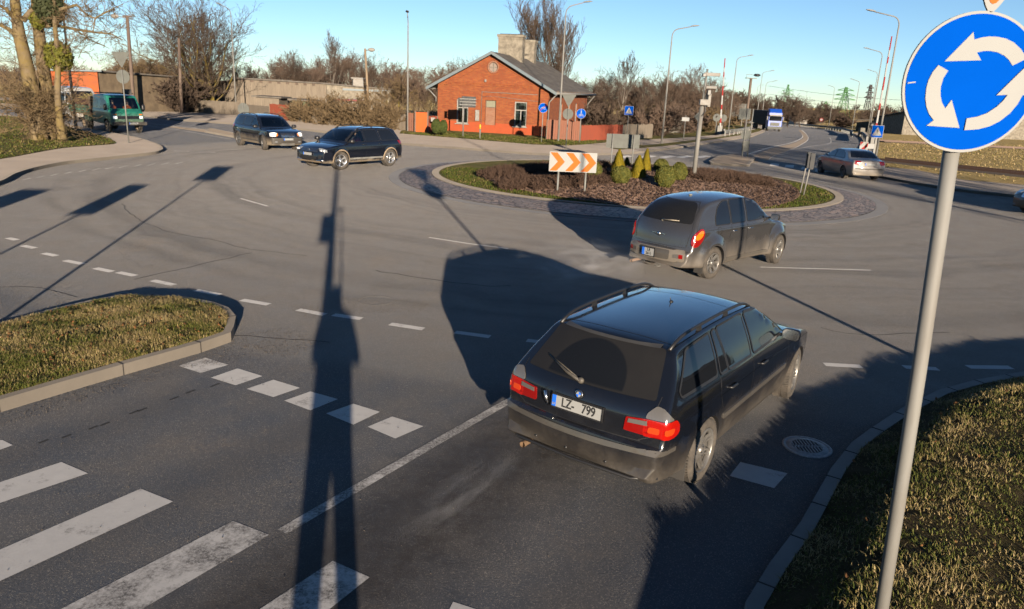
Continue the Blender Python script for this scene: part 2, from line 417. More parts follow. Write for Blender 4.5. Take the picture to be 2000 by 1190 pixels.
# ---- near left triangular island (kerb 14 cm, rough grass)
isl = gp((-150, 845), (0, 806), (115, 771), (242, 733), (393, 689), (452, 668), (458, 655), (462, 635), (448, 618), (420, 607), (360, 596), (300, 592), (240, 592), (180, 603), (100, 622), (0, 650), (-200, 700), (-420, 775))
def sm01(t): t = max(0, min(1, t)); return t * t * (3 - 2 * t)
def edge_dist(x, y, poly):
    best = 1e9; q = Vector((x, y))
    for i in range(len(poly)):
        a, b = Vector(poly[i]), Vector(poly[(i + 1) % len(poly)]); ab = b - a
        t = max(0, min(1, (q - a).dot(ab) / max(1e-9, ab.length_squared))); best = min(best, (q - a - ab * t).length)
    return best
isl_s = smoothpoly(isl, .3)
ISLH = lambda x, y: .07 * sm01(edge_dist(x, y, isl_s) / 1.0)
_, isl_in = slab('traffic_island', isl, .14, .11, M['soil'], grid=.35, hf=ISLH)
# ---- near right verge, rising from the kerb
ver = gp((1452, 1200), (1500, 1121), (1560, 1040), (1621, 931), (1660, 881), (1700, 851), (1760, 811), (1830, 776), (1900, 756), (2000, 738), (2150, 722)) + [(16, 11.5), (16, -6), (.3, -6), (.9, 1.5), (1.55, 3.2)]
ver_s = smoothpoly(ver[:11], .3, False)
def kd(x, y):
    best = 1e9; q = Vector((x, y))
    for i in range(len(ver_s) - 1):
        a, b = Vector(ver_s[i]), Vector(ver_s[i + 1]); ab = b - a
        t = max(0, min(1, (q - a).dot(ab) / max(1e-9, ab.length_squared))); best = min(best, (q - a - ab * t).length)
    return best
VERH = lambda x, y: .225 * sm01((kd(x, y) - .12) / .6) + .03 * math.sin(x * 1.7) * math.sin(y * 2.3) * min(1, kd(x, y))
M['kerb_pale'] = pave_mat('chipped_pale_kerb', (.13, .125, .115), (.22, .21, .195), 5)
_, ver_in = slab('verge', ver, .1, .12, M['soil'], grid=.3, hf=VERH, smooth=False, kerb=M['kerb_pale'])
# ---- central island
CI = (4.65, 31.35)
sheet('kerb', circ((4.55, 30.95), 9.75), .012, M['basalt'], thick=.03, holes=[circ((4.55, 30.95), 9.35)])
sheet('cobbled_apron', circ((4.55, 30.95), 9.352), .03, M['cobble'], hf=lambda x, y: .05 * (1 - sm01((math.hypot(x - 4.6, y - 31.1) - 8.3) / 1.1)), grid=.8)
sheet('kerb', circ((4.75, 31.7), 8.35), .11, M['kerb'], thick=.12, holes=[circ((4.75, 31.7), 8.05)])
MOUND = lambda x, y: .42 * (1 - sm01(math.hypot(x - 4.75, y - 31.7) / 8.05))
sheet('island_lawn', circ((4.75, 31.7), 8.06), .1, M['grass'], grid=.7, hf=MOUND)
bed = smoothpoly(gp((930, 334), (1000, 326), (1100, 322), (1250, 322), (1400, 330), (1500, 342), (1550, 360), (1560, 380), (1500, 397), (1380, 402), (1260, 396), (1160, 386), (1060, 372), (980, 356), z=.25), .6)
sheet('flower_bed', bed, .125, M['mulch'], grid=.6, hf=MOUND)
# ---- far side pavements (house side and right arm)
farkerb = [(-40, 208), (120, 214), (270, 226), (340, 236), (461, 244), (582, 254), (700, 268), (780, 283), (884, 291), (1040, 303), (1100, 305), (1150, 304.5), (1240, 301), (1321, 291), (1401, 279), (1469, 268), (1492, 259), (1499, 250), (1496, 244)]
farback = [(1470, 236), (1440, 236), (1380, 238), (1240, 240), (1000, 240), (780, 232), (600, 224), (400, 212), (240, 204), (-40, 196)]
slab('pavement', gp(*farkerb, *farback), .12, .14, M['pave'], grid=3, smooth=False)
grs = sheet('verge', gp((780, 264), (910, 274.5), (1040, 286), (1110, 288), (1165, 284), (1200, 280), (1240, 277), (1330, 272), (1400, 266), (1460, 252), (1470, 244), (1440, 237), (1240, 241), (1000, 241), (800, 234)), .13, M['grass'], grid=1.5)
sheet('verge', smoothpoly(gp((1192, 293), (1215, 287), (1260, 287), (1321, 281), (1401, 271), (1455, 260), (1480, 252), (1487, 256), (1466, 263), (1401, 274), (1321, 286), (1240, 294), (1210, 296)), 1), .136, M['grass'], grid=1.5)
sheet('footway', gp((1150, 285.5), (1200, 282), (1240, 279), (1330, 274), (1400, 268), (1463, 254), (1474, 246), (1484, 248), (1474, 255), (1401, 270), (1330, 277.5), (1260, 284), (1200, 287.5)), .14, M['pave'], grid=2)
sheet('verge', gp((-40, 197), (240, 206), (400, 214), (600, 226), (700, 232), (790, 236), (790, 240), (700, 242), (640, 238), (560, 232), (420, 220), (330, 214), (250, 211), (-40, 203)), .13, M['grass'], grid=3)
# ---- left corner pavement with lawn
lk = gp((-260, 470), (-120, 405), (0, 362), (33, 345), (76, 332), (133, 321), (188, 315), (242, 309), (296, 303), (314, 298.5), (319, 294), (312, 287.5), (296, 281), (266, 272), (225, 264), (190, 257), (150, 249.5), (100, 240), (39, 231), (0, 226), (-200, 214), (-500, 230))
slab('pavement', lk, .12, .14, M['pave'], grid=2)
lawn_l = smoothpoly(gp((-300, 350), (-100, 328), (0, 317), (60, 306), (121, 295), (185, 289.5), (219, 287), (226, 283), (215, 276.5), (194, 269), (163, 260), (130, 251.5), (90, 243), (39, 234), (0, 230), (-200, 222), (-380, 250)), .6)
sheet('lawn', lawn_l, .135, M['grass'], grid=1)
# ---- right corner pavement and the field behind
rk = gp((1666, 262), (1682, 270), (1688, 282), (1682, 294), (1684, 312), (1694, 334), (1702, 345), (1764, 357), (1844, 371), (1900, 378), (2000, 388), (2200, 415), (2300, 400), (2140, 380), (2000, 366), (1878, 355.5), (1830, 345), (1787, 335.5), (1716, 329), (1704, 315), (1700, 296), (1700, 268), (1690, 258))
slab('pavement', rk, .12, .14, M['pave'], grid=2, smooth=False)
# ---- splitter islands
sp = gp((1384, 318), (1400, 309), (1440, 303), (1471, 307), (1474, 312), (1463, 326), (1430, 325), (1388, 322))
slab('splitter_island', sp, .12, .18, M['gravel'], smooth=False)
sheet('painted_median', smoothpoly(gp((1470, 305), (1509, 290), (1549, 280), (1568, 270), (1566, 262), (1560, 255), (1564, 254), (1578, 268), (1562, 284), (1509, 306), (1501, 313), (1470, 318)), 1), .004, M['gravel'], grid=3)
sl = gp((410, 253), (462, 263), (560, 275), (600, 281), (585, 289), (545, 283), (470, 272), (400, 259))
slab('splitter_island', sl, .1, .18, M['gravel'], smooth=False)
sheet('painted_median', gp((290, 243), (410, 254), (400, 259)), .004, M['gravel'])
# ---- markings
def mark(pts, mat='paint', dz=.0022): return tag(sheet('road_marking', pts, dz, M[mat], kind=None), kind='structure')
for q in [[(-60, 985), (-60, 962), (120, 903), (172, 925), (-60, 1003)], [(-60, 1100), (275, 955), (338, 980), (-60, 1163)], [(70, 1215), (455, 1018), (526, 1045), (235, 1215)], [(455, 1225), (650, 1096), (722, 1128), (600, 1225)],
          [(-30, 862), (5, 860), (25, 870), (-25, 888)], [(860, 1225), (885, 1176), (935, 1192), (920, 1225)],
          [(348, 715), (401, 699), (446, 713), (392, 729)], [(412, 738), (464, 720), (513, 735), (460, 753)], [(482, 760), (534, 742), (586, 758), (534, 776)], [(555, 783), (606, 765), (660, 780), (606, 802)],
          [(637, 808), (690, 789), (742, 805), (690, 830)], [(718, 834), (766, 814), (827, 833), (772, 857)], [(1425, 930), (1446, 903), (1538, 925), (1512, 954)]]:
    mark(gp(*q), 'paint_mid' if q[0] in ((70, 1215), (455, 1225), (348, 715)) else 'paint')
mark(strip(gp((551, 1039), (700, 952), (850, 865), (1002, 779)), .11), 'paint_worn')
for a, b in [((15, 465), (33, 469)), ((44, 480), (68, 485)), ((85, 495), (110, 500)), ((127, 509), (162, 516)), ((186, 524), (219, 531)), ((231, 532), (264, 539)), ((298, 548), (340, 557)), ((382, 567), (429, 576)),
             ((472, 586), (525, 595)), ((582, 605), (635, 615)), ((651, 615), (706, 623)), ((762, 633), (827, 643)), ((889, 649), (957, 658)), ((1029, 665), (1095, 673)), ((1610, 712), (1682, 716)), ((1765, 717), (1832, 721)), ((1890, 717), (1975, 718))]:
    mark(strip(gp(a, b), .14))
for a, b in [((470, 388), (523, 403)), ((1485, 522), (1700, 528))]: mark(strip(gp(a, b), .07))
mark(strip(gp((838, 464), (915, 476), (993, 486)), .07))
for i in range(12): mark(strip(gp((45 + i * 27, 352 - i * 4.6 + (0.16 * i * i)), (60 + i * 27, 348 - i * 4.6 + (0.16 * i * i))), .1), 'paint_worn')
for a, b in [((340, 295), (370, 296)), ((385, 297), (420, 298)), ((440, 292), (475, 292)), ((300, 243), (316, 244)), ((330, 246), (346, 248)), ((372, 249), (386, 251)), ((420, 255), (436, 257))]: mark(strip(gp(a, b), .14), 'paint_worn')
mark(strip(gp((262, 238), (340, 246), (400, 253), (462, 267)), .12), 'paint_worn'); mark(strip(gp((290, 246), (360, 256), (450, 272)), .12), 'paint_worn')
for x in (1216, 1262, 1300, 1334, 1369): mark(gp((x - 14, 307 - (x - 1216) * .0), (x + 8, 304), (x + 22, 305.5), (x, 309)))
for x, y in ((1512, 322), (1541, 325), (1573, 329), (1600, 333)): mark(gp((x - 6, y - 3), (x + 10, y - 2), (x + 9, y + 3), (x - 9, y + 2)))
mark(strip(smoothpoly(gp((1462, 301), (1509, 287), (1549, 278), (1568, 267), (1562, 256)), 1, False), .12)); mark(strip(smoothpoly(gp((1500, 313), (1512, 304), (1560, 285), (1578, 269), (1566, 254)), 1, False), .12))
mark(strip(smoothpoly(gp((1530, 296), (1585, 286), (1621, 280), (1621, 269)), 1, False), .12), 'paint_worn')
mark(strip(gp((1440, 272), (1500, 262), (1520, 254), (1528, 250)), .12), 'paint_worn')
# manhole grate and patch
mh = empty('manhole_cover', G(1576, 874), 0, 'round iron storm drain grate sunk in the shaded tarmac by the kerb', 'drain cover')
t = NT('cast_iron'); t.set(col=t.ramp(t.noise(30, 4), (.3, (.16, .17, .18)), (.7, (.30, .30, .30))), rough=.6, metal=.4); M['iron'] = t.m
b = MB(); b.lathe([(.25, .001), (.25, .012), (.225, .014), (.22, .008), (.205, .008), (.20, .016), (.155, .016)], n=40); b.build('frame', M['iron'], mh)
b = MB()
for i in range(-4, 5):
    L = math.sqrt(max(0, .155 ** 2 - (i * .034) ** 2)); b.box((i * .034, 0, .013), (.013, 2 * L, .012))
b.box((0, 0, .0135), (.31, .03, .011)); b.build('grate', M['iron'], mh)
b = MB(); b.lathe([(0, .003), (.2, .003)], n=32); b.build('pit', M['black'], mh)
mc = empty('manhole_cover', G(733, 587), 0, 'round worn iron manhole lid in the circulating lane among loose gravel', 'drain cover')
b = MB(); b.lathe([(.3, .002), (.29, .006), (.27, .006), (.265, .002)], n=32); b.build('lid_ring', M['asphalt'], mc)

sheet('field', gp((1686, 256), (1704, 290), (1716, 329), (1787, 335), (1830, 345), (1878, 355), (2000, 366), (2140, 380), (2300, 400), (2300, 262), (2000, 250), (1760, 246)), .016, M['field'], grid=4)
# cracks, seams and kerb joints
M['crack'] = plain('crack_filling', (.022, .019, .017), .9)
for pts, w_ in (([(238, 398), (250, 415), (290, 438), (340, 455), (420, 470), (490, 488), (600, 500)], .022), ([(262, 547), (340, 528), (420, 510), (490, 494)], .03), ([(735, 528), (800, 540), (880, 552), (960, 560), (1000, 557)], .03), ([(0, 560), (80, 562), (150, 580)], .025), ([(455, 655), (560, 662), (640, 670)], .02), ([(1600, 640), (1700, 655), (1850, 648)], .02)):
    rr_ = random.Random(int(pts[0][0])); P2 = [tuple(Vector(p) + Vector((rr_.gauss(0, .02), rr_.gauss(0, .03)))) for p in smoothpoly(gp(*pts), .25, False)]; mark(strip(P2, w_), 'crack', .0018)
for a, b2, c2 in ((150, 868, 8), (190, 861, 8)): pass
for (x, y) in ((85, 862), (130, 852), (182, 835), (205, 828), (262, 805), (278, 800), (340, 778), (372, 765), (420, 752)): mark(strip(smooth_pts(gp((x - 9, y + 4), (x + 9, y - 3))), .03), 'crack', .0018)
def joints(P, w, h, step=1.0, only=None):
    acc = 0; 
    for i in range(len(P)):
        a, b2 = Vector(P[i]), Vector(P[(i + 1) % len(P)]); acc += (b2 - a).length
        if acc > step and (only is None or only(a)):
            acc = 0; d = (b2 - a).normalized(); n = Vector((-d.y, d.x)); c = a + n * (w / 2); b = MB(); rz = math.atan2(d.y, d.x)
            b.box((c.x, c.y, h / 2 + .002), (.012, w + .006, h + .004), rz=rz); tag(b.build('kerb_joint', M['crack']), kind='structure')
p_ = smoothpoly(isl, .35); p_ = p_ if area(p_) > 0 else p_[::-1]; joints(p_, .11, .14, .95, lambda a: a.x > -8)
p_ = [tuple(q) for q in ver]; p_ = p_ if area(p_) > 0 else p_[::-1]; pp_ = []
for i in range(len(p_)):
    a, b2 = Vector(p_[i]), Vector(p_[(i + 1) % len(p_)]); m = max(1, int((b2 - a).length / .2)); pp_ += [tuple(a + (b2 - a) * (k / m)) for k in range(m)]
joints(pp_, .12, .1, .6, lambda a: a.y > 3.4 and a.x < 12 and kd(a.x, a.y) < .15)
# ================================================================ CARS
def interp(keys, x):
    if x <= keys[0][0]: return keys[0][1]
    for (a, p), (b, q) in zip(keys, keys[1:]):
        if x <= b: t = (x - a) / (b - a); return p + (q - p) * (t * t * (3 - 2 * t) * .5 + t * .5)
    return keys[-1][1]
def body_paint(name, col, metal=.6, rough=.25, dirt=(.21, .17, .12), z0=.35, z1=.75, amt=1.0, film=.15, rear=None):
    """car paint with road dust gathered on the lower panels (and on the rear face when rear is given)"""
    t = NT(name); v = t.co(); sx = t.n('SeparateXYZ'); t.l(v, sx.inputs[0])
    n1 = t.noise(2.2, 6, .65, v); n2 = t.noise(9, 5, .7, t.co(scale=(1, 1, .35)))
    z = t.math('SUBTRACT', sx.outputs[2], t.math('MULTIPLY', t.math('SUBTRACT', n1, .5), .5))
    z = t.math('SUBTRACT', z, t.math('MULTIPLY', t.math('SUBTRACT', n2, .5), .18))
    q = t.n('MapRange'); t.l(z, q.inputs[0]); q.inputs[1].default_value = z0; q.inputs[2].default_value = z1; q.inputs[3].default_value = amt; q.inputs[4].default_value = film
    d = q.outputs[0]
    if rear:
        q2 = t.n('MapRange'); t.l(t.math('ADD', sx.outputs[0], t.math('MULTIPLY', t.math('SUBTRACT', n1, .5), .2)), q2.inputs[0]); q2.inputs[1].default_value = rear[0]; q2.inputs[2].default_value = rear[0] + .25; q2.inputs[3].default_value = rear[1]; q2.inputs[4].default_value = 0
        d = t.math('MAXIMUM', d, t.math('MULTIPLY', q2.outputs[0], t.ramp(n2, (.25, .6), (.7, 1))))
    d = t.math('MULTIPLY', d, t.ramp(t.noise(30, 3, .6, v), (.3, .8), (.7, 1)), True)
    t.set(col=t.mix(d, col, dirt), metal=t.math('MULTIPLY', t.math('SUBTRACT', 1, d), metal), rough=t.math('ADD', rough, t.math('MULTIPLY', d, .6), True),
          coat=t.math('SUBTRACT', 1, t.math('MULTIPLY', d, 1.0), True), coatr=.06)
    return t.m
def glass_dark(name='dark_glass', dirt=0, fan=None):
    t = NT(name)
    col = (.006, .007, .009)
    if dirt:
        v = t.co(); n1 = t.noise(5, 5, .6, t.co(scale=(1, 1, .3))); d = t.ramp(n1, (.25, dirt * .7), (.75, dirt))
        if fan:
            sx = t.n('SeparateXYZ'); t.l(v, sx.inputs[0]); a = t.math('SUBTRACT', sx.outputs[1], fan[0]); b = t.math('SUBTRACT', sx.outputs[2], fan[1])
            b2 = t.math('MULTIPLY', b, fan[3]); r = t.math('SQRT', t.math('ADD', t.math('MULTIPLY', a, a), t.math('MULTIPLY', b2, b2)))
            clean = t.math('MULTIPLY', t.ramp(t.math('MULTIPLY', r, 1.0), (fan[2] - .015, 1), (fan[2], 0)), t.ramp(t.math('ADD', b, .5), (.50, 0), (.515, 1)))
            d = t.math('MULTIPLY', d, t.math('SUBTRACT', 1, t.math('MULTIPLY', clean, 1.0)))
        t.set(col=t.mix(d, col, (.21, .18, .14)), rough=.05, spec=.22)
    else: t.set(col=col, rough=.03, spec=.8)
    return t.m
def clear_glass(name='clear_glass', tint=(.55, .62, .62), k=.12):
    t = NT(name); t.t.nodes.remove(t.b); tr = t.n('BsdfTransparent'); tr.inputs[0].default_value = (*tint, 1)
    gl = t.n('BsdfGlossy'); gl.inputs['Roughness'].default_value = .02; fr = t.n('Fresnel'); fr.inputs[0].default_value = 1.5
    mx = t.n('MixShader'); t.l(t.math('ADD', fr.outputs[0], k - .04), mx.inputs[0]); t.l(tr.outputs[0], mx.inputs[1]); t.l(gl.outputs[0], mx.inputs[2]); t.l(mx.outputs[0], t.out.inputs[0]); return t.m
def lens(name, col, e=0):
    t = NT(name); v = t.co(); st = t.vor(60, v); t.set(col=col, rough=.12, coat=1, coatr=.03)
    if e: t.set(emi=col, emis=e)
    t.bump(t.math('SINE', t.math('MULTIPLY', t.noise(3, 0, .5, v), 220)), .12, .002); return t.m
M['glass'] = glass_dark(); M['seeglass'] = clear_glass()
M['tail'] = lens('red_lamp_lens', (.15, .003, .002)); M['tail_lit'] = lens('lit_brake_lens', (.22, .004, .002), .10)
M['tail_glow'] = lens('bright_brake_reflector', (.32, .03, .005), .15); M['amber'] = lens('amber_lens', (.42, .11, .006)); M['clearlens'] = lens('clear_lens', (.075, .072, .068))
M['head_lit'] = lens('headlamp_lit', (.5, .5, .48), .45); M['headlamp'] = lens('headlamp_lens', (.16, .17, .18))
M['trim'] = body_paint('dusty_black_plastic', (.016, .016, .016), 0, .5, dirt=(.075, .064, .05), z0=.3, z1=.8, amt=.6, film=.15)
M['plateblue'] = plain('plate_blue', (.01, .1, .5), .4); M['ink'] = plain('plate_lettering', (.02, .02, .02), .5)
t = NT('tyre_rubber'); v = t.co(); t.set(col=t.mix(t.ramp(t.noise(7, 6, .7, v), (.35, .2), (.7, .85)), (.018, .017, .016), (.075, .063, .05)), rough=.9); t.bump(t.noise(40, 3), .4, .006); M['tyre'] = t.m
t = NT('dusty_alloy'); v = t.co(); t.set(col=t.mix(t.ramp(t.noise(6, 5, .7, v), (.3, .15), (.75, .75)), (.22, .22, .215), (.09, .075, .058)), rough=.35, metal=.6); M['alloy'] = t.m
M['alloyclean'] = plain('bright_alloy', (.6, .6, .6), .2, .8); M['alloydark'] = plain('dark_alloy', (.1, .1, .1), .35, .6)
M['seat'] = plain('seat_cloth', (.05, .05, .055), .9); M['skin'] = plain('skin', (.45, .25, .17), .55, 0, .05, subs=0) if False else plain('skin', (.45, .25, .17), .55, 0, .05)
def wheel(parent, x, y, r, w, rr, style, side, steer=0, rimmat=None):
    b = MB(); s = side
    hw = w / 2; prof = [(rr, -hw + .01), (rr + .02, -hw), (r - .03, -hw), (r - .008, -hw + .025), (r, -hw + .05), (r, hw - .05), (r - .008, hw - .025), (r - .03, hw - .002), (rr + .03, hw + .006), (rr + .005, hw - .004), (rr - .006, hw - .02)]
    b.lathe(prof, n=48, axis='Y')
    n = 60
    for i in range(n):
        a = 2 * math.pi * i / n
        for k in (-1, 1): b.box((math.cos(a) * (r + .001), k * hw * .5, math.sin(a) * (r + .001)), (.008, hw * .72, .016), M=Matrix.Rotation(-a, 3, 'Y') @ Matrix.Rotation(k * .35, 3, 'X'))
    o = b.build('wheel', M['tyre'], parent); o.location = (x, y, r); o.rotation_euler = (0, 0, steer + (0 if s > 0 else math.pi))
    m = MB(); ri = rr
    m.lathe([(ri, -hw + .02), (ri - .015, -hw + .03), (ri - .022, hw - .06), (ri - .008, hw - .03), (ri - .001, hw - .004), (ri - .012, hw), (ri - .022, hw - .012), (ri - .026, hw - .05)], n=48, axis='Y', m=0)
    m.lathe([(0, hw - .105), (ri - .03, hw - .105)], n=40, axis='Y', m=1)                   # brake and shadowed barrel
    m.lathe([(0, hw - .085), (ri * .62, hw - .085), (ri * .62, hw - .1)], n=32, axis='Y', m=2)
    R2 = ri - .018
    def spoke(a, w0, w1, dy=0, m_=0):
        c, s_ = math.cos(a), math.sin(a); k = 5; v = []
        for i in range(k + 1):
            q = i / k; rad = .03 + (R2 - .03) * q; ww = w0 + (w1 - w0) * q; d = hw - .012 - .03 * math.sin(q * math.pi) * .8 - .012 * (1 - q) + dy
            for (tw, dd) in ((-1, -.02), (-.7, 0), (.7, 0), (1, -.02)): v.append((c * rad - s_ * ww / 2 * tw, d + dd, s_ * rad + c * ww / 2 * tw))
        f = [(i * 4 + j, i * 4 + j + 1, i * 4 + j + 5, i * 4 + j + 4) for i in range(k) for j in range(3)]
        m.add(v, f, m_, False)
    if style == 'double':
        for i in range(7):
            a = 2 * math.pi * i / 7; spoke(a - .12, .03, .028); spoke(a + .12, .03, .028)
    elif style == 'wide':
        for i in range(8): spoke(2 * math.pi * i / 8, .03, .075)
    elif style == 'five':
        for i in range(5): a = 2 * math.pi * i / 5; spoke(a - .07, .05, .05); spoke(a + .11, .03, .04)
    elif style == 'steel':
        m.lathe([(0, hw - .05), (ri * .55, hw - .05), (ri * .8, hw - .07), (ri - .02, hw - .07)], n=40, axis='Y')
    else:
        for i in range(10): spoke(2 * math.pi * i / 10, .03, .03)
    m.lathe([(0, hw - .006), (.028, hw - .008), (.055, hw - .02), (.06, hw - .05)], n=20, axis='Y')
    for i in range(5): a = 2 * math.pi * i / 5; m.box((math.cos(a) * .045, hw - .01, math.sin(a) * .045), (.012, .01, .012), m=2)
    rim = m.build('rim', [rimmat or M['alloy'], M['black'], M['alloydark']], o)
    return o
class Body:
    """smooth car shell: a side outline swept across the car, rounded into side walls whose half width is Y(x, z)"""
    def __init__(s, sil, plan, prof, belt, gh, roofz, flares=(), rho=.055, crown=(.035, .10), step=.045):
        s.plan, s.prof, s.belt, s.gh, s.roofz, s.flares = plan, prof, belt, gh, roofz, flares
        P = smoothpoly(sil, step); 
        if area(P) > 0: P = P[::-1]
        n = len(P); P = [Vector(p) for p in P]
        N = []
        for i in range(n):
            d = P[(i + 1) % n] - P[i - 1]; N.append(Vector((-d.y, d.x)).normalized() * -1)
        for _ in range(4): N = [(N[i - 1] + N[i] * 2 + N[(i + 1) % n]).normalized() for i in range(n)]
        NI = N if s._inward(P, N) else [-a for a in N]
        lat = [i / 9 for i in range(10)]; phi = [math.pi / 2 * i / 4 for i in range(1, 5)]
        rows = []
        for i in range(n):
            p, nn = P[i], NI[i]; cr = crown[0] + (crown[1] - crown[0]) * abs(nn.x) ** 1.5
            if nn.y > .5: cr = 0
            e = p + nn * (cr + rho); Ye = s.Y(e.x, e.y); row = []
            for t in lat:
                q = p + nn * (cr * t * t); row.append((q.x, t * (Ye - rho), q.y))
            for a in phi:
                q = p + nn * (cr + rho * (1 - math.cos(a))); row.append((q.x, Ye - rho + rho * math.sin(a), q.y))
            rows.append(row)
        k = len(rows[0]); v = []; f = []
        for row in rows: v += row
        for i in range(n):
            for j in range(k - 1): a = i * k + j; b = ((i + 1) % n) * k + j; f.append([a, b, b + 1, a + 1])
        loop = [(rows[i][-1][0], rows[i][-1][2]) for i in range(n)]
        ar = area(loop); lp = loop if ar > 0 else loop[::-1]
        pts = [Vector(p) for p in lp]; ed = [(i, (i + 1) % n) for i in range(n)]
        x0 = min(p[0] for p in lp); x1 = max(p[0] for p in lp); z0 = min(p[1] for p in lp); z1 = max(p[1] for p in lp); g = .042
        x = x0 + g
        ins = offset(lp, .018)
        while x < x1:
            z = z0 + g
            while z < z1:
                if inside((x, z), ins): pts.append(Vector((x, z)))
                z += g
            x += g
        cv, ce, cf, *_ = delaunay_2d_cdt(pts, ed, [], 0, 1e-6); b0 = len(v)
        v += [(p.x, s.Y(p.x, p.y), p.y) for p in cv]
        for t in cf:
            c = sum((cv[i] for i in t), Vector((0, 0))) / 3
            if inside(c, lp): f.append([b0 + i for i in t])
        nv = len(v); v += [(a, -b, c) for a, b, c in v]; f += [[nv + i for i in reversed(q)] for q in f]
        s.v, s.f = v, f
        bm = bmesh.new(); bv = [bm.verts.new(a) for a in v]
        for q in f:
            try: bm.faces.new([bv[i] for i in q])
            except Exception: pass
        bmesh.ops.remove_doubles(bm, verts=bm.verts, dist=.0004); bmesh.ops.recalc_face_normals(bm, faces=bm.faces)
        s.bm = bm; s.bvh = BVHTree.FromBMesh(bm)
        for fc in bm.faces: fc.smooth = True
    def _inward(s, P, N):
        c = sum(P, Vector((0, 0))) / len(P); return sum((c - p).dot(n) for p, n in zip(P, N)) > 0
    def Y(s, x, z):
        b = s.belt(x); w = interp(s.plan, x)
        if z <= b: y = w * interp(s.prof, z / b)
        else:
            q = min(1.2, (z - b) / (s.roofz - b)); y = w * (s.gh[0] + (s.gh[1] - s.gh[0]) * (q ** 1.25)); y0 = w * interp(s.prof, 1)
            y = y0 + (y - y0) * sm01((z - b) / .035)
        for (cx, cz, r, r2, amp) in s.flares:
            d = math.hypot(x - cx, z - cz)
            if d < r2 and z < b + .05: y += amp * sm01((r2 - d) / (r2 - r)) * sm01((b + .05 - z) / .12)
        return y
    def hit(s, th, u, z):
        a = R(th); out = Vector((math.cos(a), math.sin(a), 0)); U = Vector((math.sin(a), -math.cos(a), 0))
        o = out * 6 + U * u; o.z = z
        return s.bvh.ray_cast(o, -out)
    def patch(s, name, th, poly, mat, parent, off=.004, mirror=False, g=.06, rnd=0, both=True, label=None, holes=(), skirt=True):
        """a panel lying on the shell. th: outward direction in degrees (90 left side, 180 rear, 0 front, 'T' top); poly in (u, z)"""
        poly = [tuple(p) for p in poly]
        if rnd: poly = roundpoly(poly, rnd)
        d2 = []
        for i in range(len(poly)):
            a, b = Vector(poly[i]), Vector(poly[(i + 1) % len(poly)]); m = max(1, int((b - a).length / g))
            d2 += [tuple(a + (b - a) * (j / m)) for j in range(m)]
        v2, f = tri(d2, g, holes); v = []; N = []
        for u, z in v2:
            if th == 'T': h = s.bvh.ray_cast(Vector((u, z, 5)), Vector((0, 0, -1)))
            else: h = s.hit(th, u, z)
            if h[0] is None: h = s.bvh.find_nearest(Vector((v[-1][0], v[-1][1], z)) if v else Vector((0, 0, z)))
            nn = h[1]; v.append(h[0] + nn * off); N.append(nn)
        if skirt:
            n = len(d2); b = len(v)
            for i in range(n): v.append(v[i] - N[i] * (off + .004))
            f = f + [[i, (i + 1) % n, b + (i + 1) % n, b + i] for i in range(n)]
        objs = []
        def mk(vv, ff):
            o = mkmesh(name, vv, ff, mat, True, None, parent)
            bm = bmesh.new(); bm.from_mesh(o.data); bmesh.ops.recalc_face_normals(bm, faces=bm.faces)
            c = [fc for fc in bm.faces if fc.calc_area() > 0]
            tot = sum((fc.normal.dot(N0) * fc.calc_area() for fc in bm.faces for N0 in [Vector((0, 0, 1)) if th == 'T' else Vector((math.cos(R(th)), math.sin(R(th)) * (1 if vv is v else -1), 0))]), 0)
            if tot < 0: bmesh.ops.reverse_faces(bm, faces=bm.faces)
            bm.to_mesh(o.data); bm.free()
            try: o.data.set_sharp_from_angle(angle=R(50))
            except Exception: pass
            if label: o['label'] = label
            return o
        objs.append(mk(v, f))
        if mirror: objs.append(mk([Vector((a.x, -a.y, a.z)) for a in v], f))
        return objs
    def seam(s, name, th, pts, w, mat, parent, off=.0025, mirror=False, closed=False):
        P = pts + [pts[0]] if closed else pts
        return s.patch(name, th, strip(smooth_line(P, .05), w), mat, parent, off, mirror, g=.05, skirt=False)
    def finish(s, name, parent, mats, cut):
        me = bpy.data.meshes.new(name); s.bm.to_mesh(me); o = bpy.data.objects.new(name, me); C.objects.link(o); o.parent = parent
        for m in mats: me.materials.append(m)
        for i, cb in enumerate(cut):
            bmc = bmesh.new(); vs = [bmc.verts.new(a) for a in cb.v]
            for q in cb.f: bmc.faces.new([vs[k] for k in q])
            bmesh.ops.remove_doubles(bmc, verts=bmc.verts, dist=1e-5); bmesh.ops.triangulate(bmc, faces=bmc.faces); bmesh.ops.recalc_face_normals(bmc, faces=bmc.faces)
            cm = bpy.data.meshes.new('cutter'); bmc.to_mesh(cm); bmc.free()
            for m in mats: cm.materials.append(m)
            cm.polygons.foreach_set('material_index', [1] * len(cm.polygons))
            co = bpy.data.objects.new('cutter', cm); C.objects.link(co); co.parent = parent
            md = o.modifiers.new('b%d' % i, 'BOOLEAN'); md.operation = 'DIFFERENCE'; md.object = co; md.solver = 'EXACT'
            bpy.context.view_layer.update(); dg = bpy.context.evaluated_depsgraph_get()
            nm = bpy.data.meshes.new_from_object(o.evaluated_get(dg)); o.modifiers.clear(); o.data = nm
            bpy.data.objects.remove(co)
        nm = o.data
        nm.polygons.foreach_set('use_smooth', [True] * len(nm.polygons))
        try: nm.set_sharp_from_angle(angle=R(38))
        except Exception: pass
        return o
def smooth_line(pts, step=.1):
    out = []
    for a, b in zip(pts, pts[1:]):
        a, b = Vector(a), Vector(b); m = max(1, int((b - a).length / step)); out += [tuple(a + (b - a) * (j / m)) for j in range(m)]
    return out + [tuple(pts[-1])]
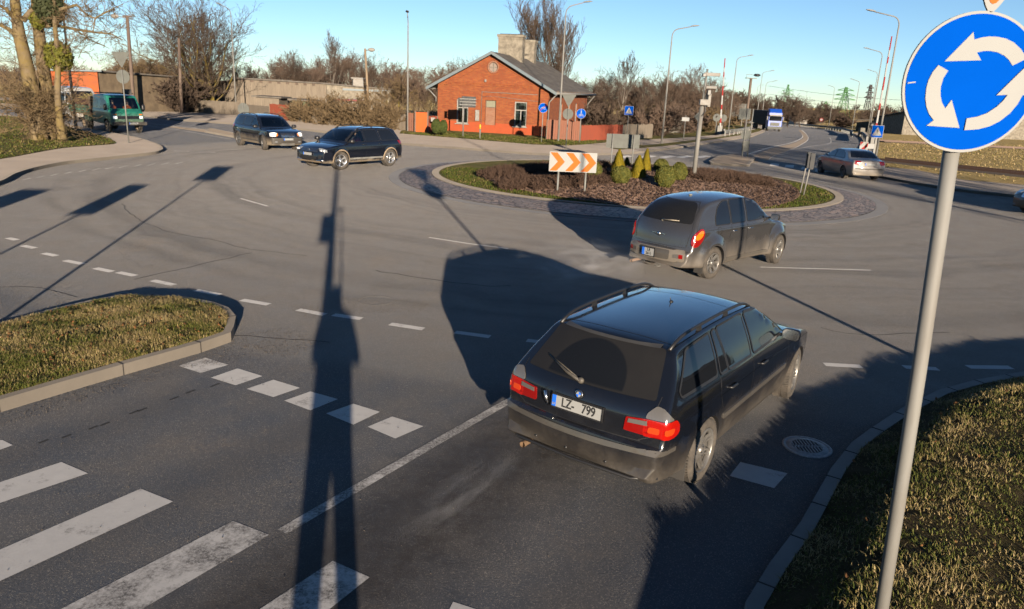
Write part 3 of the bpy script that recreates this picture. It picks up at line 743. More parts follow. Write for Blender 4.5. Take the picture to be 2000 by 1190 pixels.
def roundpoly(poly, r, k=4):
    out = []; n = len(poly)
    for i in range(n):
        a, b, c = Vector(poly[i - 1]), Vector(poly[i]), Vector(poly[(i + 1) % n])
        d1 = (a - b); d2 = (c - b); q = min(r, d1.length * .45, d2.length * .45); p1 = b + d1.normalized() * q; p2 = b + d2.normalized() * q
        for j in range(k + 1): t = j / k; out.append(tuple(p1 * (1 - t) ** 2 + b * 2 * t * (1 - t) + p2 * t * t))
    return out
def text_mesh(txt, size, mat, parent, name='lettering', loc=(0, 0, 0), rot=(0, 0, 0), depth=.002, sx=1.0, align='CENTER', bold=0):
    cu = bpy.data.curves.new(name, 'FONT'); cu.body = txt; cu.size = size; cu.extrude = depth; cu.align_x = align; cu.align_y = 'CENTER'; cu.offset = bold
    o = bpy.data.objects.new(name, cu); C.objects.link(o); bpy.context.view_layer.update()
    me = bpy.data.meshes.new_from_object(o.evaluated_get(bpy.context.evaluated_depsgraph_get())); bpy.data.objects.remove(o)
    me.materials.clear(); me.materials.append(mat); q = bpy.data.objects.new(name, me); C.objects.link(q); q.parent = parent
    q.location = loc; q.rotation_euler = rot; q.scale = (sx, 1, 1); return q
def plate(parent, loc, rot, text, w=.52, h=.11, two=None, blank=False):
    """number plate standing in local XZ, facing -Y before rotation"""
    b = MB(); b.box((0, 0, 0), (w, .008, h)); o = b.build('number_plate', M['signwhite'], parent, .002); o.location = loc; o.rotation_euler = rot
    b = MB(); b.box((-w / 2 + h * .2, -.005, 0), (h * .38, .003, h * .96)); b.build('country_band', M['plateblue'], o)
    b = MB()
    for s_ in (-1, 1): b.box((s_ * (w / 2 + .003), -.002, 0), (.01, .012, h + .02)); b.box((0, -.002, s_ * (h / 2 + .004)), (w + .016, .012, .012))
    b.box((0, .007, 0), (w + .02, .008, h + .03)); b.build('plate_frame', M['black'], o)
    if text:
        ps = text.split('  ')
        for i, tx in enumerate(ps): text_mesh(tx, h * 1.08, M['ink'], o, loc=(h * .2 + (0 if len(ps) == 1 else (-.11, .105)[i]), -.0055, 0), rot=(R(90), 0, 0), sx=.80, bold=.0018)
        text_mesh('LV', h * .24, M['signwhite'], o, loc=(-w / 2 + h * .2, -.0075, -h * .27), rot=(R(90), 0, 0), bold=.0005)
    if two:
        for i, tx in enumerate(two): text_mesh(tx, h * .5, M['ink'], o, loc=(h * .12, -.0055, h * (.24 - .47 * i)), rot=(R(90), 0, 0), sx=.9, bold=.0012)
    return o
def seated(label_c, parent, x, y, zseat, shirt, arms=True):
    """driver: torso, arms to the wheel, head with face and hair; one continuous body"""
    me = bpy.data.meshes.new('person'); bm = bmesh.new()
    def chain(pts, rad):
        pass
    V_ = [(0, 0, .05), (0, 0, .3), (.03, 0, .5), (.05, 0, .6), (.07, 0, .68), (.02, .17, .46), (.2, .23, .24), (.42, .16, .34), (.02, -.17, .46), (.2, -.23, .24), (.42, -.16, .34), (.3, .1, .04), (.3, -.1, .04), (.09, 0, .78)]
    E_ = [(0, 1), (1, 2), (2, 3), (3, 4), (2, 5), (5, 6), (6, 7), (2, 8), (8, 9), (9, 10), (0, 11), (0, 12), (4, 13)]
    me.from_pydata(V_, E_, []); o = bpy.data.objects.new('person', me); C.objects.link(o)
    rad = [.16, .15, .13, .055, .09, .075, .05, .035, .075, .05, .035, .08, .08, .085]
    md = o.modifiers.new('s', 'SKIN'); 
    for i, r_ in enumerate(rad): me.skin_vertices[0].data[i].radius = (r_, r_)
    me.skin_vertices[0].data[0].use_root = True
    ms = o.modifiers.new('u', 'SUBSURF'); ms.levels = ms.render_levels = 2
    bpy.context.view_layer.update(); nm = bpy.data.meshes.new_from_object(o.evaluated_get(bpy.context.evaluated_depsgraph_get())); bpy.data.objects.remove(o)
    nm.materials.append(shirt); nm.materials.append(M['skin'])
    for p in nm.polygons: p.use_smooth = True; p.material_index = 1 if p.center.z > .58 or p.center.x > .36 else 0
    q = bpy.data.objects.new('person', nm); C.objects.link(q); q.location = (x, y, zseat)
    q.parent = parent
    b = MB(); b.sph((.055, 0, .80), (.1, .093, .085), n=16, k=10); b.sph((.02, 0, .74), (.075, .088, .09), n=16, k=10); b.build('hair', plain('brown_hair', (.05, .03, .02), .7), q)
    b = MB(); b.sph((.165, 0, .73), (.018, .014, .022), n=8, k=6); b.build('nose', M['skin'], q)
    b = MB(); [b.sph((.148, s_ * .032, .755), .012, n=8, k=6) for s_ in (-1, 1)]; b.build('eyes', M['ink'], q)
    return q
def mirror_unit(parent, x, y, z, s, size=(.1, .2, .13), mat=None, shell=None):
    b = MB(); sx, sy, sz = size; n = 10
    prof = [(-.5, .92), (-.42, 1), (0, .96), (.3, .8), (.5, .45)]
    v = []
    for px, k in prof:
        for j in range(16):
            a = 2 * math.pi * j / 16; c, s_ = math.cos(a), math.sin(a); e = .55
            v.append((x + px * sx, y + s * (sy / 2 + .05) + math.copysign(abs(c) ** e, c) * sy / 2 * k, z + math.copysign(abs(s_) ** e, s_) * sz / 2 * k))
    b.add(v, [(i * 16 + j, i * 16 + (j + 1) % 16, (i + 1) * 16 + (j + 1) % 16, (i + 1) * 16 + j) for i in range(4) for j in range(16)] , 0, True)
    b.add(v[-16:], [tuple(range(16))], 0)
    b.bar((x, y - s * .04, z - sz * .25), (x, y + s * .07, z - sz * .2), .06, .04)
    o = b.build('side_mirror', shell or M['black'], parent)
    g = MB(); g.add([(p[0] - .0 , p[1], p[2]) for p in v[:16]], [tuple(range(16))], 0); g.build('mirror_glass', M['chrome'], o)
    return o
def handle(B, parent, x, z, mat, w=.17):
    for s_ in (1, -1):
        h = B.hit(90, x, z); y = h[0].y
        b = MB(); b.tube([(x - w / 2, s_ * (y - .005), z), (x - w / 2 + .02, s_ * (y + .028), z), (x + w / 2 - .02, s_ * (y + .028), z), (x + w / 2, s_ * (y - .005), z)], [.009, .013, .013, .009], 8)
        b.build('door_handle', mat, parent)
def arch_cut(xs, r, zc, y0):
    c = MB()
    for x in xs:
        for s_ in (-1, 1):
            n = 36; p = [(x + r * math.cos(2 * math.pi * i / n), zc + r * math.sin(2 * math.pi * i / n)) for i in range(n)]
            p = [(a, max(b, zc - r * .98)) for a, b in p]
            c.prism(p, s_ * y0, s_ * 1.3, 'Y')
    return c
def cabin(B, poly, side=(), ends=(), inset=.06):
    """cutters that hollow the cabin and open its windows"""
    cav = MB(); n = len(poly); v = [(x, B.Y(x, z) - inset, z) for x, z in poly] + [(x, -B.Y(x, z) + inset, z) for x, z in poly]
    cav.add(v, [tuple(range(n)), tuple(range(2 * n - 1, n - 1, -1))] + [(i, n + i, n + (i + 1) % n, (i + 1) % n) for i in range(n)])
    out = [cav]
    for p in side: c = MB(); c.prism(p, -1.3, 1.3, 'Y'); out.append(c)
    for p, x0, x1 in ends: c = MB(); c.prism(p, x0, x1, 'X'); out.append(c)
    return out
def grow(poly, d):
    return offset(poly, -d)
def rails(B, parent, x0, x1, y, h=.05, mat=None, feet=(), r=.016):
    for s_ in (1, -1):
        b = MB(); pts = []; n = 18
        for i in range(n + 1):
            x = x0 + (x1 - x0) * i / n; hh = B.bvh.ray_cast(Vector((x, y, 5)), Vector((0, 0, -1)))[0]
            k = min(1, i / 3, (n - i) / 3); pts.append((x, s_ * y, hh.z + h * math.sin(k * math.pi / 2) + .002))
        b.tube(pts, r, 10)
        for fx in list(feet):
            hh = B.bvh.ray_cast(Vector((fx, y, 5)), Vector((0, 0, -1)))[0]; b.box((fx, s_ * y, hh.z + h / 2), (.07, .03, h), taper=.7)
        b.build('roof_rail', mat or M['black'], parent)
# ---------------------------------------------------------------- 1. dark estate car in the foreground
def pose(rear, front, xr, yw):
    """root location and heading from the ground points under the outer faces of two wheels (right side: yw<0)"""
    a = G(*rear); b = G(*front); d = (b - a); d.z = 0; th = math.atan2(d.y, d.x); u = Vector((math.cos(th), math.sin(th), 0)); l = Vector((-u.y, u.x, 0))
    return (a + b) / 2, th, u, l
def place(root, wheelpt, xw, yw, th):
    """put the local point (xw, yw) over wheelpt"""
    u = Vector((math.cos(th), math.sin(th), 0)); l = Vector((-u.y, u.x, 0)); root.location = wheelpt - u * xw - l * yw; root.rotation_euler = (0, 0, th)
def estate():
    root = empty('estate_car', label='black estate car with dusty lower body, roof rails and lit red tail lamps, nearest car', cat='car')
    paint = body_paint('black_blue_paint', (.004, .0052, .0085), .2, .2, dirt=(.062, .053, .042), z0=.25, z1=.66, amt=.75, film=.02, rear=(-2.3, .2))
    sil = [(-1.98, .26), (-2.16, .315), (-2.235, .43), (-2.245, .56), (-2.225, .625), (-2.175, .65), (-2.165, .72), (-2.15, .86), (-2.10, .955), (-2.02, 1.03), (-1.86, 1.185), (-1.7, 1.335), (-1.66, 1.36), (-1.5, 1.385), (-1.1, 1.405), (-.5, 1.415), (.1, 1.4), (.36, 1.37), (.55, 1.29), (.8, 1.14), (1.04, .985), (1.13, .955), (1.4, .92), (1.8, .84), (2.05, .76), (2.17, .68), (2.22, .58), (2.235, .42), (2.19, .26), (2.0, .2), (1.0, .19), (0, .19), (-1, .19)]
    B = Body(sil, [(-2.24, .68), (-2.17, .775), (-2.05, .832), (-1.8, .862), (-1.2, .872), (0, .87), (1.4, .872), (1.85, .845), (2.05, .79), (2.15, .71), (2.24, .6)],
             [(.2, .90), (.32, .955), (.5, .985), (.68, 1), (.85, .998), (.95, .975), (1, .95)], lambda x: .935 - .01 * x, (.935, .655), 1.41, [(-1.27, .3, .33, .47, .016), (1.455, .3, .33, .47, .016)], rho=.05)
    B.finish('body', root, [paint, M['black']], [arch_cut((-1.27, 1.455), .345, .315, .6)])
    wins = [[(.93, .965), (.84, 1.05), (.42, 1.32), (.03, 1.345), (-.05, .955)], [(-.12, .955), (-.04, 1.345), (-.70, 1.34), (-.72, .962)], [(-.745, .962), (-.725, 1.34), (-.82, 1.335), (-.93, .968)], [(-1.0, .975), (-.88, 1.332), (-1.42, 1.305), (-1.78, 1.035), (-1.76, .985)]]
    for p in wins: B.patch('side_window', 90, p, M['glass'], root, .004, True, rnd=.04)
    for p in wins: B.seam('window_trim', 90, roundpoly(grow(p if area(p) < 0 else p[::-1], -.008) if False else p, .04), .022, M['black'], root, .006, True, closed=True)
    B.patch('windscreen', 0, [(-.66, 1.0), (-.54, 1.34), (.54, 1.34), (.66, 1.0)], M['glass'], root, .004, rnd=.06)
    fan = glass_dark('dirty_rear_glass', .04, (.03, .995, .40, 1.22))
    B.patch('rear_window', 180, [(-.655, .985), (-.665, 1.0), (-.56, 1.325), (-.5, 1.335), (.5, 1.335), (.56, 1.325), (.665, 1.0), (.655, .985)], fan, root, .005, rnd=.02, g=.05)
    B.seam('spoiler_lip', 180, [(-.5, 1.338), (.5, 1.338)], .02, plain('grey_lip', (.03, .03, .03), .5), root, .01)
    # gaps between panels
    for th, L, mr in [(90, [(-.09, .955), (-.14, .6), (-.12, .26)], 1), (90, [(.98, .93), (1.02, .7), (.98, .4), (1.0, .26)], 1), (90, [(-.95, .955), (-.99, .8), (-.9, .62)], 1), (90, [(-.14, .235), (1.0, .24)], 1),
                      (180, [(-.70, 1.02), (-.70, .70), (-.6, .655)], 0), (180, [(.70, 1.02), (.70, .70), (.6, .655)], 0), (180, [(-.62, .648), (.62, .648)], 0), ('T', [(-1.52, -.56), (-1.56, 0), (-1.52, .56)], 0), ('T', [(-.05, -.5), (-.03, 0), (-.05, .5)], 0), ('T', [(1.1, -.6), (2.0, -.62)], 0), ('T', [(1.1, .6), (2.0, .62)], 0)]:
        B.seam('panel_gap', th, L, .007, M['black'], root, .002, bool(mr))
    B.patch('side_moulding', 90, [(-.86, .50), (-.86, .56), (1.0, .585), (1.0, .525)], M['trim'], root, .012, True, rnd=.02)
    B.seam('side_crease', 90, [(-1.0, .78), (1.2, .80), (1.9, .74)], .006, paint, root, .004, True)
    # bumper: dusty lower band and rub strip
    B.patch('bumper_strip', 180, [(-.7, .555), (-.7, .60), (.7, .60), (.7, .555)], M['trim'], root, .012, rnd=.01); B.patch('bumper_strip', 115, [(-1.98, .555), (-1.98, .60), (-1.36, .60), (-1.36, .555)], M['trim'], root, .010, True, rnd=.01)
    b = MB(); b.tube([(-2.06, -.79, .33), (-2.19, -.6, .315), (-2.215, 0, .31), (-2.19, .6, .315), (-2.06, .79, .33)], .016, 8); b.build('bumper_lip', M['black'], root)
    b = MB(); b.tube([(-2.24, .52, .27), (-2.0, .52, .28)], .03, 12, cap=False); b.build('exhaust_pipe', plain('rusty_pipe', (.2, .13, .08), .6, .5), root)
    for (uu, zz) in ((-.35, .39), (.05, .40), (.4, .39)):
        h = B.hit(180, uu, zz); b = MB(); b.sph(h[0], .014, n=8, k=6); b.build('parking_sensor', M['black'], root)
    # tail lamps: outer unit on the wing (clear top, red below), inner unit on the tailgate
    B.patch('tail_lamp', 150, [(-.505, .70), (-.505, .848), (-.235, .848), (-.205, .80), (-.20, .73), (-.24, .695)], M['tail_lit'], root, .012, True, rnd=.02, g=.03)
    B.patch('lamp_reflector', 150, [(-.47, .735), (-.46, .79), (-.37, .79), (-.37, .735)], M['tail_glow'], root, .017, True, rnd=.02, g=.03); B.patch('lamp_reflector', 150, [(-.33, .735), (-.33, .79), (-.25, .79), (-.26, .735)], M['tail_glow'], root, .017, True, rnd=.02, g=.03)
    B.patch('reversing_lens', 150, [(-.495, .853), (-.475, .90), (-.40, .955), (-.33, .94), (-.255, .853)], M['clearlens'], root, .012, True, rnd=.02, g=.03)
    B.patch('inner_lamp', 180, [(.46, .715), (.47, .835), (.665, .85), (.675, .705)], M['tail'], root, .012, True, rnd=.015, g=.03)
    B.patch('inner_lens', 180, [(.49, .79), (.495, .825), (.655, .835), (.66, .795)], M['clearlens'], root, .018, True, g=.03)
    plate(root, (-2.172, 0, .79), (R(-6), 0, R(-90)), 'LZ-  799')
    b = MB(); b.tube([(-2.18, .335, .86), (-2.185, .32, .79), (-2.18, .30, .725)], [.016, .02, .008], 8); b.build('boot_trim', M['chrome'], root)
    # roundel
    bd = MB(); Q = Matrix.Rotation(R(-8), 3, 'Y')
    bd.lathe([(0, -.006), (.036, -.006), (.041, -.002), (.041, .006)], n=32, axis='X', m=0)
    bo = bd.build('badge', [M['black']], root); bo.location = (-2.146, .0, .905); bo.rotation_euler = (0, R(12), 0)
    for k in range(4):
        q = MB(); a0 = math.pi / 2 * k; q.add([(-.008, 0, 0)] + [(-.008, .024 * math.cos(a0 + i * math.pi / 16), .024 * math.sin(a0 + i * math.pi / 16)) for i in range(9)], [(0,) + tuple(range(1, 10))]); q.build('badge_quarter', M['plateblue'] if k % 2 else M['signwhite'], bo)
    q = MB(); q.lathe([(.024, -.0085), (.027, -.0085)], n=32, axis='X'); q.lathe([(.037, -.0075), (.041, -.005)], n=32, axis='X'); q.build('badge_ring', M['chrome'], bo)
    # wiper
    hp = B.hit(180, .04, 1.005)[0]; h2 = B.hit(180, .47, 1.10)[0]; h1 = B.hit(180, .2, 1.03)[0]
    b = MB(); b.sph(hp + Vector((-.02, 0, 0)), (.025, .035, .03)); b.tube([hp + Vector((-.03, 0, 0)), h1 + Vector((-.04, 0, .01)), h2 + Vector((-.03, 0, 0))], [.016, .013, .006], 8)
    b.tube([B.hit(180, .1, 1.02)[0] + Vector((-.016, 0, 0)), B.hit(180, .5, 1.105)[0] + Vector((-.016, 0, 0))], .006, 6); b.build('rear_wiper', weathered('dusty_wiper', (.03, .03, .03), (.085, .075, .06), .6, 8), root)
    rails(B, root, -1.62, .33, .575, .05, M['black'], (-1.0, -.35))
    handle(B, root, -.72, .815, M['black']) ; handle(B, root, .16, .82, M['black'])
    for s_ in (1, -1): mirror_unit(root, .80, s_ * .80, 1.0, s_, (.13, .2, .13), shell=paint)
    b = MB(); b.tube([(-.4, 0, 1.41), (-.44, 0, 1.47)], [.008, .003], 6); b.sph((-.4, 0, 1.415), (.03, .02, .015)); b.build('aerial', M['black'], root)
    for x, st in ((-1.27, 0), (1.455, R(7))):
        for s_ in (1, -1): wheel(root, x, s_ * .765, .318, .225, .222, 'double', s_, st)
    for s_ in (1, -1): b = MB(); b.box((-1.6, s_ * .74, .24), (.015, .2, .22)); b.build('mud_flap', M['rubber'], root)
    B.patch('headlamp', 35, [(.60, .62), (.60, .73), (.78, .76), (.86, .66), (.8, .62)], M['headlamp'], root, .008, True, rnd=.03)
    B.patch('grille', 0, [(.04, .6), (.04, .73), (.22, .74), (.24, .6)], M['black'], root, .01, True, rnd=.03)
    return root
ROOTS = {}
e = estate(); c, th, u, l = pose((1364, 941), (1535, 784), 0, 0); place(e, (G(1364, 941) + G(1535, 784)) / 2, (1.455 - 1.27) / 2, -.87, th); e.location.x += .06; e.location.y += .07
ROOTS['estate'] = e

# ---------------------------------------------------------------- 2. round-backed grey car
def retro():
    root = empty('hatchback', label='grey tall hatchback with bulging wings and winged chrome boot badge, beside the planted island', cat='car')
    paint = body_paint('grey_metallic_paint', (.080, .078, .078), .7, .2, dirt=(.10, .083, .063), z0=.26, z1=.72, amt=.8, film=.0, rear=(-2.25, .08))
    sil = [(-2.0, .27), (-2.12, .31), (-2.165, .40), (-2.165, .55), (-2.13, .62), (-2.075, .645), (-2.06, .75), (-2.03, .92), (-1.96, 1.09), (-1.82, 1.27), (-1.64, 1.42), (-1.4, 1.52), (-1.05, 1.575), (-.6, 1.6), (-.1, 1.59), (.3, 1.54), (.58, 1.43), (.82, 1.24), (1.02, 1.08), (1.12, 1.04), (1.4, .99), (1.75, .90), (1.98, .79), (2.08, .64), (2.12, .48), (2.08, .32), (1.9, .25), (1, .24), (0, .24), (-1, .24)]
    B = Body(sil, [(-2.16, .60), (-2.08, .70), (-1.9, .765), (-1.6, .79), (-.6, .80), (.8, .79), (1.3, .765), (1.7, .72), (1.95, .63), (2.12, .46)], [(.2, .93), (.35, .97), (.55, .995), (.75, 1), (.9, .985), (1, .95)],
             lambda x: 1.03, (.93, .65), 1.6, [(-1.30, .34, .34, .60, .085), (1.316, .34, .34, .60, .10)], rho=.07, crown=(.045, .12))
    B.finish('body', root, [paint, M['black']], [arch_cut((-1.30, 1.316), .355, .33, .55)])
    W = [[(1.0, 1.065), (.82, 1.25), (.52, 1.43), (.1, 1.515), (.03, 1.515), (-.02, 1.055)], [(-.09, 1.055), (-.04, 1.52), (-.58, 1.525), (-.62, 1.055)], [(-.665, 1.055), (-.63, 1.52), (-.85, 1.50), (-1.05, 1.38), (-1.17, 1.2), (-1.19, 1.06)]]
    for p in W: B.patch('side_window', 90, p, M['glass'], root, .004, True, rnd=.05); B.seam('window_trim', 90, roundpoly(p, .05), .02, M['black'], root, .006, True, closed=True)
    B.patch('windscreen', 0, [(-.62, 1.1), (-.5, 1.47), (.5, 1.47), (.62, 1.1)], M['glass'], root, .004, rnd=.08)
    B.patch('rear_window', 180, [(-.60, 1.115), (-.60, 1.2), (-.50, 1.42), (-.38, 1.49), (.38, 1.49), (.50, 1.42), (.60, 1.2), (.60, 1.115)], glass_dark('hazy_rear_glass', .02), root, .005, rnd=.06, g=.05)
    for th_, L, mr in [(90, [(-.05, 1.05), (-.06, .7), (-.02, .32)], 1), (90, [(1.02, 1.04), (.92, .8), (.86, .34)], 1), (90, [(-.64, 1.05), (-.66, .9), (-.78, .75)], 1), (90, [(-.76, .32), (.86, .33)], 1), (90, [(-1.9, .985), (-1.2, .985), (.98, .985)], 1), (180, [(-.62, .68), (-.66, 1.0), (-.56, 1.38), (-.42, 1.50), (.42, 1.50), (.56, 1.38), (.66, 1.0), (.62, .68)], 0), (180, [(-.62, .665), (.62, .665)], 0)]:
        B.seam('panel_gap', th_, L, .008, M['black'], root, .003, bool(mr))
    B.patch('sill_step', 90, [(-.78, .30), (-.78, .37), (.84, .38), (.84, .31)], M['trim'], root, .012, True, rnd=.02)
    # bumper
    bm_ = body_paint('dusty_bumper', (.07, .068, .066), .2, .45, dirt=(.14, .115, .085), z0=.2, z1=.9, amt=.75, film=.3)
    B.patch('rear_bumper', 180, [(-.66, .38), (-.66, .60), (.66, .60), (.66, .38)], bm_, root, .03, rnd=.06, g=.06)
    B.patch('plate_recess', 180, [(-.36, .41), (-.36, .585), (.36, .585), (.36, .41)], M['trim'], root, .034, rnd=.05)
    plate(root, (-2.215, .10, .495), (0, 0, R(-90)), None, .30, .155, two=('LR', '2611'))
    for s_ in (1, -1):
        B.patch('fog_lamp', 180, sorted_rect(s_ * .44, s_ * .55, .46, .53), M['clearlens'], root, .036, rnd=.01); B.patch('rear_reflector', 180, sorted_rect(s_ * .555, s_ * .63, .46, .53), M['tail'], root, .036, rnd=.01)
    # teardrop lamps
    el = [(-.42 + .105 * math.cos(a) + .05 * math.sin(a), .86 + .17 * math.sin(a)) for a in [2 * math.pi * i / 24 for i in range(24)]]
    B.patch('tail_lamp', 145, [(u_ + .0, z_) for u_, z_ in el], M['tail'], root, .022, True, g=.03)
    el2 = [(-.40 + .062 * math.cos(a) + .035 * math.sin(a), .915 + .085 * math.sin(a)) for a in [2 * math.pi * i / 20 for i in range(20)]]
    B.patch('amber_lens', 145, el2, M['amber'], root, .028, True, g=.03)
    # winged badge
    h = B.hit(180, 0, .86)[0]
    b = MB(); b.lathe([(0, -.03), (.03, -.028), (.042, -.012), (.042, .0)], c=h, n=24, axis='X')
    for s_ in (1, -1): b.add([h + Vector((-.016, s_ * .035, .022)), h + Vector((-.014, s_ * .17, .018)), h + Vector((-.016, s_ * .15, .004)), h + Vector((-.016, s_ * .04, -.015)), h + Vector((.0, s_ * .035, .022)), h + Vector((.002, s_ * .17, .018)), h + Vector((.0, s_ * .15, .004)), h + Vector((.0, s_ * .04, -.015))], [(0, 1, 2, 3), (4, 7, 6, 5), (0, 4, 5, 1), (1, 5, 6, 2), (2, 6, 7, 3)])
    b.build('winged_badge', M['chrome'], root)
    hp = B.hit(180, .02, 1.13)[0]; h2 = B.hit(180, -.36, 1.15)[0]
    b = MB(); b.sph(hp + Vector((-.02, 0, 0)), .022); b.tube([hp + Vector((-.03, 0, .01)), h2 + Vector((-.04, 0, .01))], [.014, .008], 8); b.build('rear_wiper', weathered('dusty_wiper_arm', (.05, .05, .05), (.3, .26, .2), .6, 8), root)
    b = MB(); b.tube([(-2.2, .52, .22), (-1.9, .5, .24)], .032, 12, cap=False); b.build('exhaust_pipe', plain('rusty_exhaust', (.22, .14, .09), .6, .5), root)
    b = MB(); b.tube([(-2.0, -.1, .25), (-2.12, -.13, .22), (-2.12, -.02, .22), (-2.0, -.05, .25)], .008, 6); b.build('tow_hook', M['galv'], root)
    b = MB(); b.lathe([(0, 0), (.075, .001), (.08, -.004)], n=24, axis='Y', M=None); hh = B.hit(90, -1.08, .93)[0]
    for s_ in (1,): pass
    fl = [(-1.08 + .075 * math.cos(2 * math.pi * i / 24), .95 + .075 * math.sin(2 * math.pi * i / 24)) for i in range(24)]
    y_ = B.seam('fuel_flap_gap', 90, fl, .008, M['black'], root, .003, True, closed=True); bpy.data.objects.remove(y_[0])
    handle(B, root, -.56, .915, M['chrome'], .16); handle(B, root, .07, .92, M['chrome'], .16)
    for s_ in (1, -1): mirror_unit(root, .86, s_ * .76, 1.10, s_, (.14, .19, .14))
    b = MB(); b.sph((-1.1, 0, 1.58), (.05, .03, .02)); b.build('aerial', M['galv'], root)
    b = MB(); b.tube([(1.25, -.66, .98), (1.2, -.68, 1.5)], [.004, .002], 6); b.build('whip_aerial', M['black'], root)
    for x, st in ((-1.30, 0), (1.316, R(9))):
        for s_ in (1, -1): wheel(root, x, s_ * .745, .322, .205, .212, 'wide', s_, st)
    for s_ in (1, -1): b = MB(); b.box((-1.62, s_ * .72, .24), (.015, .2, .2)); b.build('mud_flap', M['rubber'], root)
    h = B.hit(60, 1.3, .60)
    B.patch('headlamp', 20, [(.4, .66), (.4, .80), (.56, .82), (.62, .70)], M['headlamp'], root, .012, True, rnd=.05)
    B.patch('grille', 0, [(-.22, .42), (-.3, .78), (.3, .78), (.22, .42)], M['black'], root, .008, rnd=.04)
    return root
def sorted_rect(a, b, c, d): a, b = min(a, b), max(a, b); return [(a, c), (a, d), (b, d), (b, c)]
r_ = retro(); A_, B_ = G(1388.5, 545.6), G(1519, 515); th = math.atan2(B_.y - A_.y, B_.x - A_.x); place(r_, (A_ + B_) / 2, 0.008, -.85, th)
ROOTS['retro'] = r_
